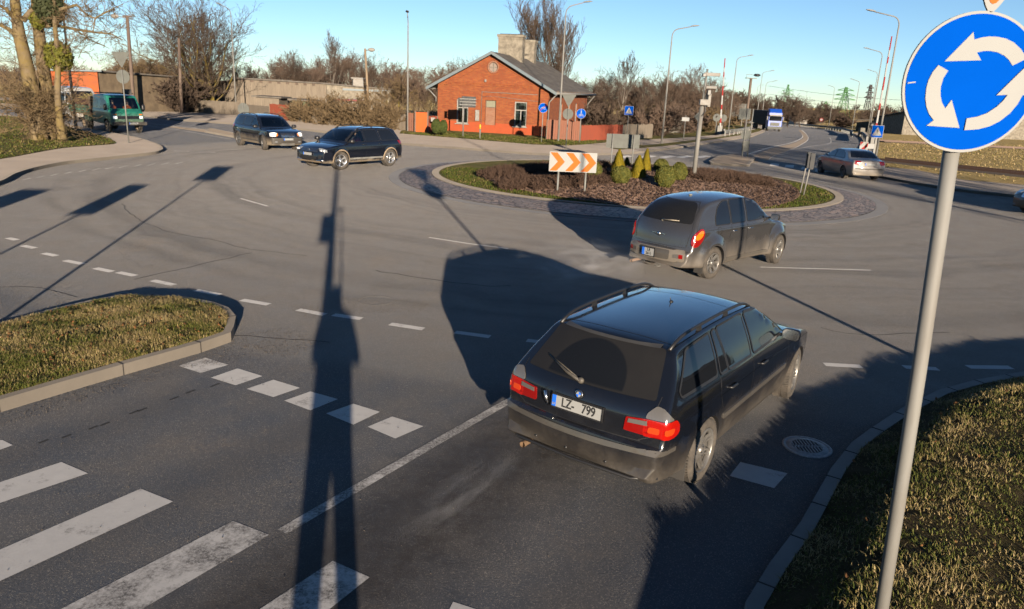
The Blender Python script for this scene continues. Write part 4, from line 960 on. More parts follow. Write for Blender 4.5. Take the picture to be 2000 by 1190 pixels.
# ---------------------------------------------------------------- 3. two black off-roaders
def offroader(kind):
    v = kind == 'v'                                  # v: upright grille and amber-cornered lamps; t: wide bars and slim lamps
    root = empty('off_road_car', label=('black off-road estate with lit headlamps and upright chrome grille, leaving by the far arm' if v else 'glossy black off-road car with mud-coated wheels and driver in red, circling past the island'), cat='car')
    paint = body_paint('black_paint_dusty' if v else 'black_paint_gloss', (.004, .006, .012), .1, .12, dirt=(.19, .155, .11), z0=.34 if v else .30, z1=.72 if v else .42, amt=.9, film=.01)
    HH = 1.70
    if v: sil = [(-2.2, .3), (-2.36, .36), (-2.4, .5), (-2.39, .72), (-2.36, .9), (-2.33, 1.1), (-2.2, 1.35), (-2.02, 1.58), (-1.9, 1.66), (-1.5, 1.70), (-.5, 1.72), (.1, 1.70), (.45, 1.64), (.7, 1.5), (1.0, 1.27), (1.2, 1.13), (1.3, 1.10), (1.7, 1.06), (2.1, .99), (2.28, .92), (2.36, .82), (2.39, .62), (2.38, .48), (2.28, .34), (2.1, .28), (1, .27), (0, .27), (-1, .27)]
    else: sil = [(-2.15, .34), (-2.3, .40), (-2.38, .55), (-2.39, .75), (-2.36, .92), (-2.28, 1.1), (-2.12, 1.35), (-1.95, 1.58), (-1.85, 1.63), (-1.4, 1.68), (-.5, 1.70), (0, 1.68), (.4, 1.60), (.7, 1.45), (1.0, 1.24), (1.18, 1.10), (1.28, 1.06), (1.7, 1.02), (2.05, .95), (2.25, .86), (2.34, .76), (2.38, .58), (2.37, .42), (2.25, .30), (2.05, .27), (1, .27), (0, .27), (-1, .27)]
    B = Body(sil, [(-2.4, .76), (-2.3, .86), (-2.05, .92), (-1.5, .945), (0, .945), (1.4, .945), (1.9, .925), (2.2, .85), (2.32, .77), (2.4, .66)], [(.25, .92), (.35, .965), (.55, .99), (.7, 1), (.88, .99), (1, .955)], lambda x: 1.08 - .02 * x / 2, (.925, .70), HH,
             [(-1.46, .37, .39, .52, .025), (1.42, .37, .39, .52, .03)], rho=.06)
    W = [[(1.05, 1.12), (.93, 1.22), (.52, 1.50), (.12, 1.58), (.05, 1.11)], [(-.03, 1.11), (.04, 1.59), (-.72, 1.595), (-.88, 1.12)], [(-.97, 1.13), (-.84, 1.59), (-1.55, 1.57), (-1.95, 1.24), (-1.96, 1.15)]]
    ws = [(-.72, 1.16), (-.56, 1.58), (.56, 1.58), (.72, 1.16)]
    cab = cabin(B, [(-1.9, .5), (.95, .5), (.98, 1.08), (.55, 1.46), (.2, 1.58), (-.6, 1.62), (-1.6, 1.59), (-2.0, 1.25)], [W[0]], [(ws, .3, 1.6)])
    B.finish('body', root, [paint, M['black']], [arch_cut((-1.46, 1.42), .405, .38, .6)] + cab)
    B.patch('side_window', 90, W[0], M['seeglass'], root, .003, True, rnd=.0, skirt=False)
    for p in W[1:]: B.patch('side_window', 90, p, M['glass'], root, .004, True, rnd=.04)
    for p in W: B.seam('window_trim', 90, p, .022, M['black'], root, .006, True, closed=True)
    B.patch('windscreen', 0, ws, M['seeglass'], root, .003, skirt=False)
    B.patch('rear_window', 180, [(-.66, 1.2), (-.56, 1.52), (.56, 1.52), (.66, 1.2)], M['glass'], root, .005, rnd=.05)
    for L in ([(.02, 1.1), (-.02, .8), (.0, .36)], [(1.1, 1.08), (1.12, .8), (1.0, .38)], [(-.92, 1.1), (-.98, .9), (-.9, .62)]): B.seam('panel_gap', 90, L, .01, M['black'], root, .003, True)
    B.patch('side_moulding', 90, [(-.98, .40), (-.98, .47), (.96, .47), (.96, .40)], M['galvp'] if not v else M['trim'], root, .016, True, rnd=.02)
    for xc in (-1.46, 1.42):
        arc = [(xc + .43 * math.cos(a), .38 + .43 * math.sin(a)) for a in [math.pi * (-.04 + 1.08 * i / 20) for i in range(21)]]
        if not v: B.seam('muddy_arch_edge', 90, arc, .05, M['mud'], root, .012, True)
        else: B.seam('arch_trim', 90, arc, .07, M['trim'], root, .014, True)
    rails(B, root, -1.7, .35, .62, .05, M['black'], (-1.5, -.6, .2))
    for s_ in (1, -1): mirror_unit(root, .98, s_ * .90, 1.16, s_, (.16, .24, .17))
    handle(B, root, -.80, 1.0, M['black']); handle(B, root, .14, 1.0, M['black'])
    if v:
        B.patch('bumper_guard', 0, [(-.80, .36), (-.84, .66), (.84, .66), (.80, .36)], M['trim'], root, .02, rnd=.06); B.patch('bumper_guard', 45, [(.98, .36), (.98, .66), (1.2, .66), (1.2, .36)], M['trim'], root, .018, True, rnd=.02)
        B.patch('grille', 0, [(-.33, .72), (-.38, .90), (.38, .90), (.33, .72)], M['black'], root, .012, rnd=.03)
        for i in range(9):
            u_ = -.3 + .075 * i; B.patch('grille_bar', 0, [(u_ - .009, .735), (u_ - .009, .885), (u_ + .009, .885), (u_ + .009, .735)], M['chrome'], root, .02)
        B.seam('grille_frame', 0, [(-.34, .72), (-.385, .905), (.385, .905), (.34, .72)], .022, M['chrome'], root, .018, closed=True); B.seam('grille_slash', 0, [(.2, .75), (-.2, .87)], .02, M['chrome'], root, .026)
        B.patch('headlamp', 25, [(.12, .74), (.12, .90), (.33, .92), (.47, .88), (.42, .74)], M['head_lit'], root, .016, True, rnd=.03); B.patch('turn_lamp', 25, [(.39, .74), (.43, .88), (.5, .87), (.48, .75)], M['amber'], root, .02, True, rnd=.02)
        B.patch('skid_plate', 0, [(-.4, .30), (-.36, .40), (.36, .40), (.4, .30)], M['galvp'], root, .03, rnd=.02)
        for s_ in (1, -1): B.patch('fog_lamp', 0, sorted_rect(s_ * .56, s_ * .70, .44, .5), M['headlamp'], root, .026, rnd=.02)
        plate(root, (2.415, 0, .60), (0, 0, R(90)), None)
    else:
        B.patch('grille', 0, [(-.50, .72), (-.50, .86), (.50, .86), (.50, .72)], M['black'], root, .010, rnd=.02)
        for z_ in (.745, .79, .835): B.patch('grille_bar', 0, [(-.49, z_), (-.49, z_ + .018), (.49, z_ + .018), (.49, z_)], M['chrome'], root, .018)
        h = B.hit(0, 0, .79)[0]; b = MB(); b.lathe([(.05, .03), (.062, .035), (.07, .025)], c=h, n=24, axis='X'); b.tube([h + Vector((.03, .04, .03)), h + Vector((.03, .015, -.03)), h + Vector((.03, 0, .0)), h + Vector((.03, -.015, -.03)), h + Vector((.03, -.04, .03))], .006, 6); b.build('badge', M['chrome'], root)
        B.patch('headlamp', 25, [(.10, .73), (.12, .83), (.36, .87), (.50, .87), (.40, .76)], M['headlamp'], root, .014, True, rnd=.02)
        for s_ in (1, -1):
            b = MB(); [b.sph(B.hit(25, uu, .79)[0] * 1.0 + Vector((.01, 0, 0)), .033) for uu in (.20, .33)]; 
            if s_ < 0: b.v = [(x, -y, z) for x, y, z in b.v]
            b.build('headlamp_projector', M['head_lit'], root)
        B.patch('air_intake', 0, [(-.45, .42), (-.48, .55), (.48, .55), (.45, .42)], M['black'], root, .01, rnd=.03); B.patch('side_intake', 0, [(.55, .46), (.58, .62), (.74, .62), (.70, .46)], M['black'], root, .01, True, rnd=.03)
        B.seam('bumper_strip', 0, [(-.8, .40), (-.4, .385), (.4, .385), (.8, .40)], .018, M['chrome'], root, .014)
        plate(root, (2.40, 0, .635), (0, 0, R(90)), None)
        B.patch('chin_mud', 0, [(-.7, .31), (-.7, .37), (.7, .37), (.7, .31)], M['mud'], root, .006, rnd=.02)
    B.patch('tail_lamp', 150, [(-.5, .95), (-.5, 1.1), (-.22, 1.12), (-.24, .96)], M['tail'], root, .01, True, rnd=.03)
    st = MB(); st.box((-.0, .38, .66), (.5, .5, .16)); st.box((-.3, .38, .98), (.14, .48, .56)); st.box((-.33, .38, 1.33), (.09, .26, .17)); st.build('seat', M['seat'], root, .03)
    st = MB(); st.box((-.0, -.38, .66), (.5, .5, .16)); st.box((-.3, -.38, .98), (.14, .48, .56)); st.box((-.33, -.38, 1.33), (.09, .26, .17)); st.build('seat', M['seat'], root, .03)
    b = MB(); b.lathe([(.18, -.012), (.192, 0), (.18, .012), (.168, 0), (.18, -.012)], n=32, axis='X', M=Matrix.Rotation(R(-25), 3, 'Y'), c=(.52, .38, 1.02)); b.bar((.52, .2, 1.02), (.52, .56, 1.02), .02, .03); b.build('steering_wheel', M['black'], root)
    b = MB(); b.box((.92, 0, .98), (.3, 1.5, .14)); b.build('dashboard', M['black'], root, .03)
    for x, stx in ((-1.46, 0), (1.42, R(-16) if v else R(-14))):
        for s_ in (1, -1): wheel(root, x, s_ * .825, .375, .255, .25, 'five' if not v else 'double', s_, stx, M['alloyclean'] if not v else M['alloydark'])
    return root
t = NT('dried_mud'); v_ = t.co(); t.set(col=t.mix(t.noise(12, 6, .7, v_), (.16, .12, .08), (.26, .20, .135)), rough=1); t.bump(t.noise(30), .6, .01); M['mud'] = t.m
def drv(root, shirt, name, label, hair=None):
    p = seated(name, None, 0, 0, 0, shirt); lm = root.matrix_basis if False else Matrix.Translation(root.location) @ root.rotation_euler.to_matrix().to_4x4()
    p.matrix_world = lm @ Matrix.Translation((-.02, .38, .70)); tag(p, label, 'person'); p.name = 'person'; return p
M['redshirt'] = plain('red_jacket', (.5, .02, .05), .8); M['darkshirt'] = plain('dark_jacket', (.03, .035, .05), .8)
tq = offroader('t'); A_, B_ = G(761, 325), G(670, 332); th = math.atan2(B_.y - A_.y, B_.x - A_.x); place(tq, (A_ + B_) / 2, -.02, .945, th); ROOTS['t'] = tq
drv(tq, M['redshirt'], 'p', 'driver in a red jacket seen through the side window of the black off-road car')
xv = offroader('v'); A_, B_ = G(470, 285), G(509, 292.5); th = math.atan2(B_.y - A_.y, B_.x - A_.x); place(xv, (A_ + B_) / 2, -.02, -.945, th); ROOTS['v'] = xv
drv(xv, M['darkshirt'], 'p', 'driver in a dark jacket behind the windscreen of the car with lit headlamps')
# ---------------------------------------------------------------- 4. saloons
def saloon(label, col, dirtcol, rearamt):
    root = empty('saloon_car', label=label, cat='car')
    paint = body_paint('saloon_paint', col, .5, .3, dirt=dirtcol, z0=.3, z1=.7, amt=.8, film=.12, rear=(-2.28, rearamt) if rearamt else None)
    sil = [(-2.05, .24), (-2.2, .3), (-2.26, .45), (-2.265, .6), (-2.24, .75), (-2.20, .93), (-2.14, .985), (-2.0, 1.0), (-1.78, 1.01), (-1.6, 1.06), (-1.3, 1.24), (-1.05, 1.35), (-.75, 1.40), (-.3, 1.425), (.1, 1.41), (.4, 1.35), (.75, 1.18), (1.02, 1.01), (1.12, .97), (1.5, .93), (1.9, .84), (2.12, .74), (2.22, .6), (2.25, .45), (2.2, .28), (2.0, .21), (1, .2), (0, .2), (-1, .2)]
    B = Body(sil, [(-2.26, .70), (-2.18, .78), (-2.0, .83), (-1.6, .855), (0, .865), (1.4, .86), (1.85, .82), (2.1, .73), (2.25, .58)], [(.2, .91), (.35, .965), (.55, .995), (.72, 1), (.88, .985), (1, .95)], lambda x: .95, (.93, .68), 1.42, [(-1.3, .3, .34, .46, .018), (1.415, .3, .34, .46, .018)], rho=.055)
    B.finish('body', root, [paint, M['black']], [arch_cut((-1.3, 1.415), .345, .315, .55)])
    W = [[(.95, .985), (.8, 1.09), (.42, 1.31), (.05, 1.345), (-.02, .975)], [(-.08, .975), (-.02, 1.35), (-.65, 1.33), (-.95, 1.2), (-1.12, 1.0), (-1.1, .98)]]
    for p in W: B.patch('side_window', 90, p, M['glass'], root, .004, True, rnd=.05); B.seam('window_trim', 90, p, .018, M['black'], root, .006, True, closed=True)
    B.patch('windscreen', 0, [(-.66, 1.03), (-.54, 1.35), (.54, 1.35), (.66, 1.03)], M['glass'], root, .004, rnd=.05)
    B.patch('rear_window', 180, [(-.66, 1.06), (-.60, 1.2), (-.5, 1.345), (.5, 1.345), (.60, 1.2), (.66, 1.06)], M['glass'], root, .004, rnd=.04)
    for th_, L, mr in [(90, [(-.05, .97), (-.06, .6), (-.02, .27)], 1), (90, [(1.0, .96), (1.0, .6), (.97, .27)], 1), (90, [(-1.0, .97), (-.98, .8), (-.9, .6)], 1), (180, [(-.62, .98), (-.58, .70), (.58, .70), (.62, .98)], 0)]: B.seam('panel_gap', th_, L, .008, M['black'], root, .003, bool(mr))
    B.patch('tail_lamp', 155, [(-.45, .74), (-.52, .94), (-.26, .95), (-.22, .78)], M['tail'], root, .01, True, rnd=.03)
    B.patch('bumper_strip', 180, [(-.68, .55), (-.68, .60), (.68, .60), (.68, .55)], M['trim'], root, .010, rnd=.01)
    plate(root, (-2.245, 0, .80), (R(-6), 0, R(-90)), None)
    B.patch('headlamp', 28, [(.28, .64), (.28, .78), (.52, .80), (.56, .66)], M['headlamp'], root, .01, True, rnd=.05)
    B.patch('grille', 0, [(-.28, .6), (-.34, .76), (.34, .76), (.28, .6)], M['chrome'], root, .01, rnd=.04)
    for s_ in (1, -1): mirror_unit(root, .82, s_ * .78, 1.0, s_, (.13, .19, .13))
    handle(B, root, -.78, .84, paint); handle(B, root, .12, .85, paint)
    for x in (-1.3, 1.415):
        for s_ in (1, -1): wheel(root, x, s_ * .755, .315, .205, .205, 'many', s_, 0, M['alloydark'])
    return root
sc_ = saloon('dusty grey-blue saloon seen from behind, driving away beside the level crossing', (.12, .135, .155), (.18, .145, .10), .8)
place(sc_, G(1643.7, 348.5), -1.3, .86, R(92)); ROOTS['saloon'] = sc_
sb = saloon('black car just entering at the far edge of the tarmac, only its nose in view', (.006, .006, .008), (.1, .085, .065), 0)
fp = G(2052, 428); place(sb, fp, 1.9, .86, R(188)); ROOTS['edge'] = sb
# ================================================================ SIGNS, POLES, BUILDINGS
def post(b, h, r=.03, p=(0, 0), m=0, n=10, z0=0): b.tube([(p[0], p[1], z0), (p[0], p[1], h)], r, n, m)
def ngon(n, r, cx=0, cz=0, a0=0): return [(cx + r * math.cos(a0 + 2 * math.pi * i / n), cz + r * math.sin(a0 + 2 * math.pi * i / n)) for i in range(n)]
def rrect(w, h, r, cx=0, cz=0): return [(x + cx, z + cz) for x, z in roundpoly([(-w / 2, -h / 2), (w / 2, -h / 2), (w / 2, h / 2), (-w / 2, h / 2)], r)]
def disc_sign(parent, name, outline, zc, y=-.04, layers=(), back='grey_back', rz=0):
    """sign plate facing -Y: outline polygon (x, z) round its centre at height zc; layers: (name, polygon, material)"""
    b = MB(); b.prism(outline, -.004, .004, 'Y', 0); o = b.build(name, M[back] if isinstance(back, str) else back, parent); o.location = (0, y, zc); o.rotation_euler = (0, 0, rz)
    f = MB(); f.prism(outline, -.0065, -.0045, 'Y'); 
    for i, (nm, poly, mt) in enumerate(layers):
        q = MB(); q.prism(poly, -.0075 - .0025 * i, -.0045 - .0025 * i, 'Y'); q.build(nm, M[mt], o)
    return o
def signpost(name, base, h, label, cat='road sign', rz=0, r=.03, group=None, lean=0):
    t = empty(name, base, rz, label, cat, group); b = MB(); post(b, h, r); b.build('post', M['galv'], t)
    if lean: t.rotation_euler = (0, lean, rz)
    return t
# ---- the big blue roundabout sign in the foreground
PB = Vector((2.33, 3.81, .3)); PT_ = at(1893, 60, 3.81)
rs = empty('roundabout_sign', PB, 0, 'big round blue sign with three circling white arrows below a triangle, nearest sign', 'road sign')
b = MB(); b.tube([(0, 0, -.3), tuple((PT_ - PB) * .5), tuple(PT_ - PB)], .038, 24); b.build('post', M['galvp'], rs)
cen = at(1895, 163, 3.745) - PB; Rr_ = .318
def ap(pts): return [((x - 658) / 358 * Rr_, (477 - y) / 358 * Rr_) for x, y in pts]
A1 = [(490, 372), (612, 218), (624, 256), (660, 244), (700, 237), (745, 237), (790, 244), (835, 261), (880, 292), (924, 338), (855, 378), (830, 350), (800, 329), (760, 314), (720, 309), (685, 311), (652, 320), (683, 358)]
A2 = [(460, 392), (436, 430), (423, 470), (419, 510), (424, 565), (440, 612), (462, 648), (492, 678), (458, 708), (640, 712), (567, 567), (541, 613), (516, 580), (502, 545), (495, 505), (499, 460), (518, 418)]
A3 = [(667, 723), (667, 660), (720, 649), (770, 628), (815, 592), (842, 560), (860, 528), (800, 533), (927, 375), (990, 522), (940, 527), (925, 572), (895, 622), (850, 666), (800, 696), (740, 715)]
sg = disc_sign(rs, 'blue_disc', ngon(64, .325), cen.z, cen.y, [('white_rim', ngon(64, .325), 'signwhite'), ('blue_field', ngon(64, .312), 'blue'), ('arrow', ap(A1), 'signwhite'), ('arrow', ap(A2), 'signwhite'), ('arrow', ap(A3), 'signwhite')]); sg.location.x = cen.x
b = MB(); b.bar((-.305, -.0135, -.012), (-.268, -.0135, -.006), .002, .006); b.build('scratch', M['signwhite'], sg)
tv = at(1930, 36, 3.745) - PB; tri_ = roundpoly([(0, 0), (.46, .79), (-.46, .79)], .06)
ty = disc_sign(rs, 'give_way_triangle', [(x, z) for x, z in tri_], tv.z - .0, tv.y, [('white_rim', tri_, 'signwhite'), ('red_border', roundpoly([(0, .04), (.43, .775), (-.43, .775)], .05), 'orange'), ('white_field', roundpoly([(0, .2), (.29, .70), (-.29, .70)], .02), 'signwhite')]); ty.location.x = tv.x; ty.rotation_euler = (0, R(3), 0)
for z_ in (cen.z - .2, cen.z + .2): b = MB(); b.tube([(cen.x + (z_ - cen.z) * .16, cen.y + .01, z_), (cen.x + (z_ - cen.z) * .16, cen.y + .05, z_)], .05, 12); b.build('clamp', M['galv'], rs)
# ---- chevron boards on the central island
def chevron_board(pa, pb, zt, zb, front, label, w=None, z0=0):
    a, b_ = G(*pa, z0), G(*pb, z0); mid = (a + b_) / 2; rz = math.atan2(b_.y - a.y, b_.x - a.x); L = (b_ - a).length
    t = empty('chevron_sign', (mid.x, mid.y, mid.z), rz, label, 'road sign')
    for s_ in (-1, 1): b = MB(); post(b, zb + .1 if front else zt, .035, (s_ * L / 2, 0 if front else -.06), z0=-.2); b.build('post', M['galv'], t)
    w = w or L * 1.7; h = zt - zb; lay = []
    if front:
        u = w / 2; lay = [('white_face', rrect(w, h, .03), 'signwhite')]
        for k in range(3):
            x = -u + .02 + k * w * .33; cw = w * .15
            lay.append(('orange_chevron', [(x, h * .46), (x + cw, h * .46), (x + cw + w * .165, 0), (x + cw, -h * .46), (x, -h * .46), (x + w * .165, 0)], 'orange'))
    disc_sign(t, 'board', rrect(w, h, .03), (zt + zb) / 2, -.06 if front else 0, lay)
    return t
chevron_board((1088, 382), (1141, 384), 1.52, .84, True, 'white board with three orange chevrons on two posts at the near rim of the island', 1.66)
chevron_board((1192, 328), (1233, 329.6), 1.66, .98, False, 'grey back of a two-post board behind the yellow conifers', 1.66)
# ---- small signs
def mark_sign(kind, base, topz, label, rz=0, size=.3, cat='road sign', n='road_sign', lean=0):
    t = signpost(n, base, topz + size * (.9 if 'ped' in kind or kind == 'box' else 1), label, cat, rz, lean=lean)
    zc = topz
    if kind == 'ped':
        s_ = size; lay = [('white_rim', rrect(2 * s_, 2 * s_, .03), 'signwhite'), ('blue_field', rrect(1.88 * s_, 1.88 * s_, .03), 'blue'), ('white_triangle', roundpoly([(-.78 * s_, -.66 * s_), (.78 * s_, -.66 * s_), (0, .74 * s_)], .02), 'signwhite')]
        o = disc_sign(t, 'square_plate', rrect(2 * s_, 2 * s_, .03), zc, -.04, lay)
        b = MB(); f = s_ / .3
        b.lathe([(0, -.016), (.02 * f, -.016)], n=12, axis='Y', c=(0, 0, .095 * f))
        P_ = lambda pts: b.prism([(x * f, z * f) for x, z in pts], -.0165, -.0145, 'Y')
        P_([(-.025, .07), (.02, .07), (.03, -.02), (-.02, -.02)]); P_([(-.02, -.02), (.005, -.02), (-.03, -.12), (-.055, -.12)]); P_([(.005, -.02), (.03, -.02), (.06, -.12), (.035, -.12)]); P_([(.02, .06), (.06, .0), (.045, -.01), (.01, .03)]); P_([(-.02, .06), (-.055, .0), (-.04, -.01), (-.01, .03)])
        b.build('walking_figure', M['ink'], o); b = MB()
        for k in range(6): x = -.17 + .068 * k; b.prism([(x * f - .0, -.19 * f), ((x + .028) * f, -.19 * f), ((x + .028) * f * .86, -.125 * f), (x * f * .86, -.125 * f)], -.0165, -.0145, 'Y')
        b.build('stripes', M['ink'], o)
    elif kind in ('bike_end', 'pedbike'):
        s_ = size; o = disc_sign(t, 'round_plate', ngon(40, s_), zc, -.04, [('white_rim', ngon(40, s_), 'signwhite'), ('blue_field', ngon(40, s_ * .95), 'blue')])
        b = MB(); f = s_ / .3; zz = 0 if kind == 'bike_end' else -.09
        for sx in (-1, 1): b.lathe([(.048 * f, -.014), (.066 * f, -.014)], n=20, axis='Y', c=(sx * .09 * f, 0, (zz - .02) * f))
        for p, q in (((-.09, -.02), (-.03, .06)), ((-.03, .06), (.06, .06)), ((.06, .06), (.09, -.02)), ((-.03, .06), (0, -.03)), ((0, -.03), (.06, .06)), ((-.09, -.02), (0, -.03))): b.bar((p[0] * f, -.014, (p[1] + zz) * f), (q[0] * f, -.014, (q[1] + zz) * f), .003, .016 * f, upv=(0, 1, 0) if False else (0, 0, 1))
        if kind == 'pedbike':
            b.lathe([(0, -.014), (.026 * f, -.014)], n=12, axis='Y', c=(0, 0, .20 * f)); b.prism([(-.03 * f, .16 * f), (.03 * f, .16 * f), (.025 * f, .06 * f), (.06 * f, .0), (.03 * f, .0), (0, .05 * f), (-.03 * f, .0), (-.06 * f, .0), (-.025 * f, .06 * f)], -.0155, -.0135, 'Y')
        b.build('bicycle_symbol', M['signwhite'], o)
        if kind == 'bike_end': b = MB(); b.bar((-.19 * f, -.018, -.19 * f), (.19 * f, -.018, .19 * f), .004, .035 * f); b.build('red_slash', M['red'], o)
    elif kind == 'noentry':
        o = disc_sign(t, 'round_plate', ngon(32, size), zc, -.04, [('red_ring', ngon(32, size), 'red'), ('white_field', ngon(32, size * .68), 'signwhite')])
    elif kind == 'whiteplate': disc_sign(t, 'white_plate', rrect(size * 2, size * 1.0, .02), zc, -.04, [('white_face', rrect(size * 2, size, .02), 'signwhite')])
    elif kind == 'diamond': disc_sign(t, 'diamond_back', [(0, -size), (size, 0), (0, size), (-size, 0)], zc, -.04)
    elif kind == 'roundback': disc_sign(t, 'round_back', ngon(32, size), zc, .04)
    elif kind == 'tri_round':
        disc_sign(t, 'triangle_back', roundpoly([(0, zc + .02 - zc + .1), (.45, .88), (-.45, .88)], .05), zc + .28, .04); disc_sign(t, 'round_back', ngon(36, size), zc, .045)
    return t
def zt(base, px, py): return top_of(base, px, py)
g = G(1057, 283); mark_sign('bike_end', g, zt(g, 1061, 211), 'round blue cycle route sign crossed by a red slash, beside the brick house corner', size=.32)
g = G(1131, 282); mark_sign('pedbike', g, zt(g, 1132, 222), 'round blue walker and bicycle sign before the orange fence', size=.34)
g = G(1223, 279); mark_sign('ped', g, zt(g, 1225, 216), 'square blue pedestrian crossing sign standing behind the grey board', size=.34)
g = G(1105, 294); mark_sign('tri_round', g, zt(g, 1111, 223), 'backs of a give way triangle and round sign before the orange fence', size=.33)
g = G(252, 284); mark_sign('tri_round', g, zt(g, 238, 150), 'backs of a triangle and pale round sign on the corner by the green lorry', size=.33, lean=0)
g = G(1334, 279); mark_sign('whiteplate', g, zt(g, 1338, 233), 'small blank white plate on a thin white post on the far verge', size=.3)
g = G(1359, 275); mark_sign('diamond', g, zt(g, 1363, 228), 'back of a diamond sign on the far verge near the raised barrier', size=.42)
g = G(1396, 266); mark_sign('roundback', g, zt(g, 1399, 230), 'round sign back just short of the raised barrier', size=.4)
g = G(1409, 264); mark_sign('roundback', g, zt(g, 1413, 231), 'round sign back just beyond the raised barrier', size=.4)
g = G(477, 250); mark_sign('roundback', g, zt(g, 477, 213), 'pale round sign back standing behind the lit off-road car', size=.42)
g = G(1602, 249); mark_sign('noentry', g, zt(g, 1604, 234), 'small round sign with red rim beside the guard rail', size=.45)
# island signs on the splitter
g = G(1449, 306, .12); t_ = empty('island_sign', g, 0, 'two-post stack of grey sign backs on the splitter island', 'road sign')
for dx in (0, .42): b = MB(); post(b, zt(g, 1453, 212), .035, (dx, dx * .6)); b.build('post', M['galv'], t_)
for (x0, y0, x1, y1, rd) in ((1444, 213, 1454, 233, 0), (1455, 213, 1466, 233, 0), (1448, 254, 1466, 273, 1), (1450, 276, 1462, 296, 0)):
    c0 = at((x0 + x1) / 2, (y0 + y1) / 2, g.y) - g; ww = (x1 - x0) * g.y / F; hh = (y1 - y0) * g.y / F
    o = disc_sign(t_, 'round_back' if rd else 'sign_back', ngon(28, hh / 2) if rd else rrect(ww, hh, .02), c0.z, .05 - .0); o.location.x = c0.x
# direction sign back by the house
g = G(904, 270.5); t_ = empty('direction_sign', g, R(12), 'dark slatted sign back on a post before the left window of the brick house', 'road sign')
b = MB(); post(b, zt(g, 906, 188), .05); b.build('post', M['galv'], t_)
b = MB(); b.box((.35, -.02, zt(g, 906, 199)), (1.0, .1, .75)); b.box((-.3, -.02, zt(g, 906, 199)), (.22, .06, .55)); b.build('panel', M['dark_back'], t_)
b = MB(); [b.box((.3, -.085, zt(g, 906, 199) + dz), (1.2, .03, .05)) for dz in (-.2, .0, .2)]; b.build('bracket', M['galv'], t_)
g = G(937, 275); t_ = empty('marker_post', g, 0, 'short grey pipe post with a yellow band by the brick house', 'post')
b = MB(); post(b, zt(g, 938, 245), .05); b.build('pipe', M['galv'], t_); b = MB(); post(b, zt(g, 938, 243), .06, z0=zt(g, 938, 252)); b.build('yellow_band', plain('yellow_band_paint', (.4, .25, .01), .5), t_)
# delineator pair on the island
g = G(1562, 380, .1); t_ = empty('delineator_sign', g, 0, 'pair of dark sign backs on two white posts at the right end of the island', 'road sign')
for i, (px, py) in enumerate(((1562, 380), (1569, 383))):
    q = G(px, py, .1) - g; dx = q.x; hh = zt(g, 1575, 297)
    b = MB(); b.tube([(dx, q.y, 0), (dx + .12, q.y, hh)], .03, 8); b.build('post', M['galvp'], t_)
    b = MB(); b.prism(rrect(.16, .6, .03, dx + .10, hh - .3), q.y - .12, q.y - .05, 'Y'); b.build('panel', M['dark_back'], t_)
# ---- lamp posts
def lamp(base, px, py, label, arm=(1, 0), reach=1.3, group='street lamps along the roads', dark=False, r=.075, straight=False, dbl=False):
    h = zt(base, px, py); t = empty('street_lamp', base, 0, label, 'street lamp', group)
    b = MB(); a = Vector((arm[0], arm[1], 0)).normalized()
    pts = [Vector((0, 0, -.3)), Vector((0, 0, h * .5)), Vector((0, 0, h - .75 if not straight else h))]; rad = [r, r * .8, r * .55]
    if not straight:
        for k in range(1, 6): q = math.pi / 2 * k / 6; pts.append(Vector((0, 0, h - .75)) + a * (.55 * (1 - math.cos(q))) + Vector((0, 0, .55 * math.sin(q)))); rad.append(r * .5)
        e = pts[-1] + a * (reach - .5) + Vector((0, 0, .22)); pts.append(e); rad.append(r * .42)
    else: e = pts[-1]
    b.tube(pts, rad, 10); b.build('pole', M['galvp'], t)
    b = MB(); an = math.atan2(a.y, a.x); Q = Matrix.Rotation(an, 3, 'Z') @ Matrix.Rotation(-.12, 3, 'Y')
    n = 12; v = []
    for i in range(7):
        x = -.05 + .62 * i / 6; k = math.sin(math.pi * min(1, (i + .8) / 7)) ** .5
        for j in range(n): w_ = 2 * math.pi * j / n; v.append(Q @ Vector((x, .13 * k * math.cos(w_), .02 + .075 * k * math.sin(w_) * (1 if math.sin(w_) > 0 else .5))) + e)
    b.add(v, [(i * n + j, i * n + (j + 1) % n, (i + 1) * n + (j + 1) % n, (i + 1) * n + j) for i in range(6) for j in range(n)], 0, True); b.build('lamp_head', M['lamp'], t)
    b = MB(); b.lathe([(r * 1.5, -.02), (r * 1.5, .06), (0, .06)], n=14); b.build('base_collar', M['concrete'], t)
    return t
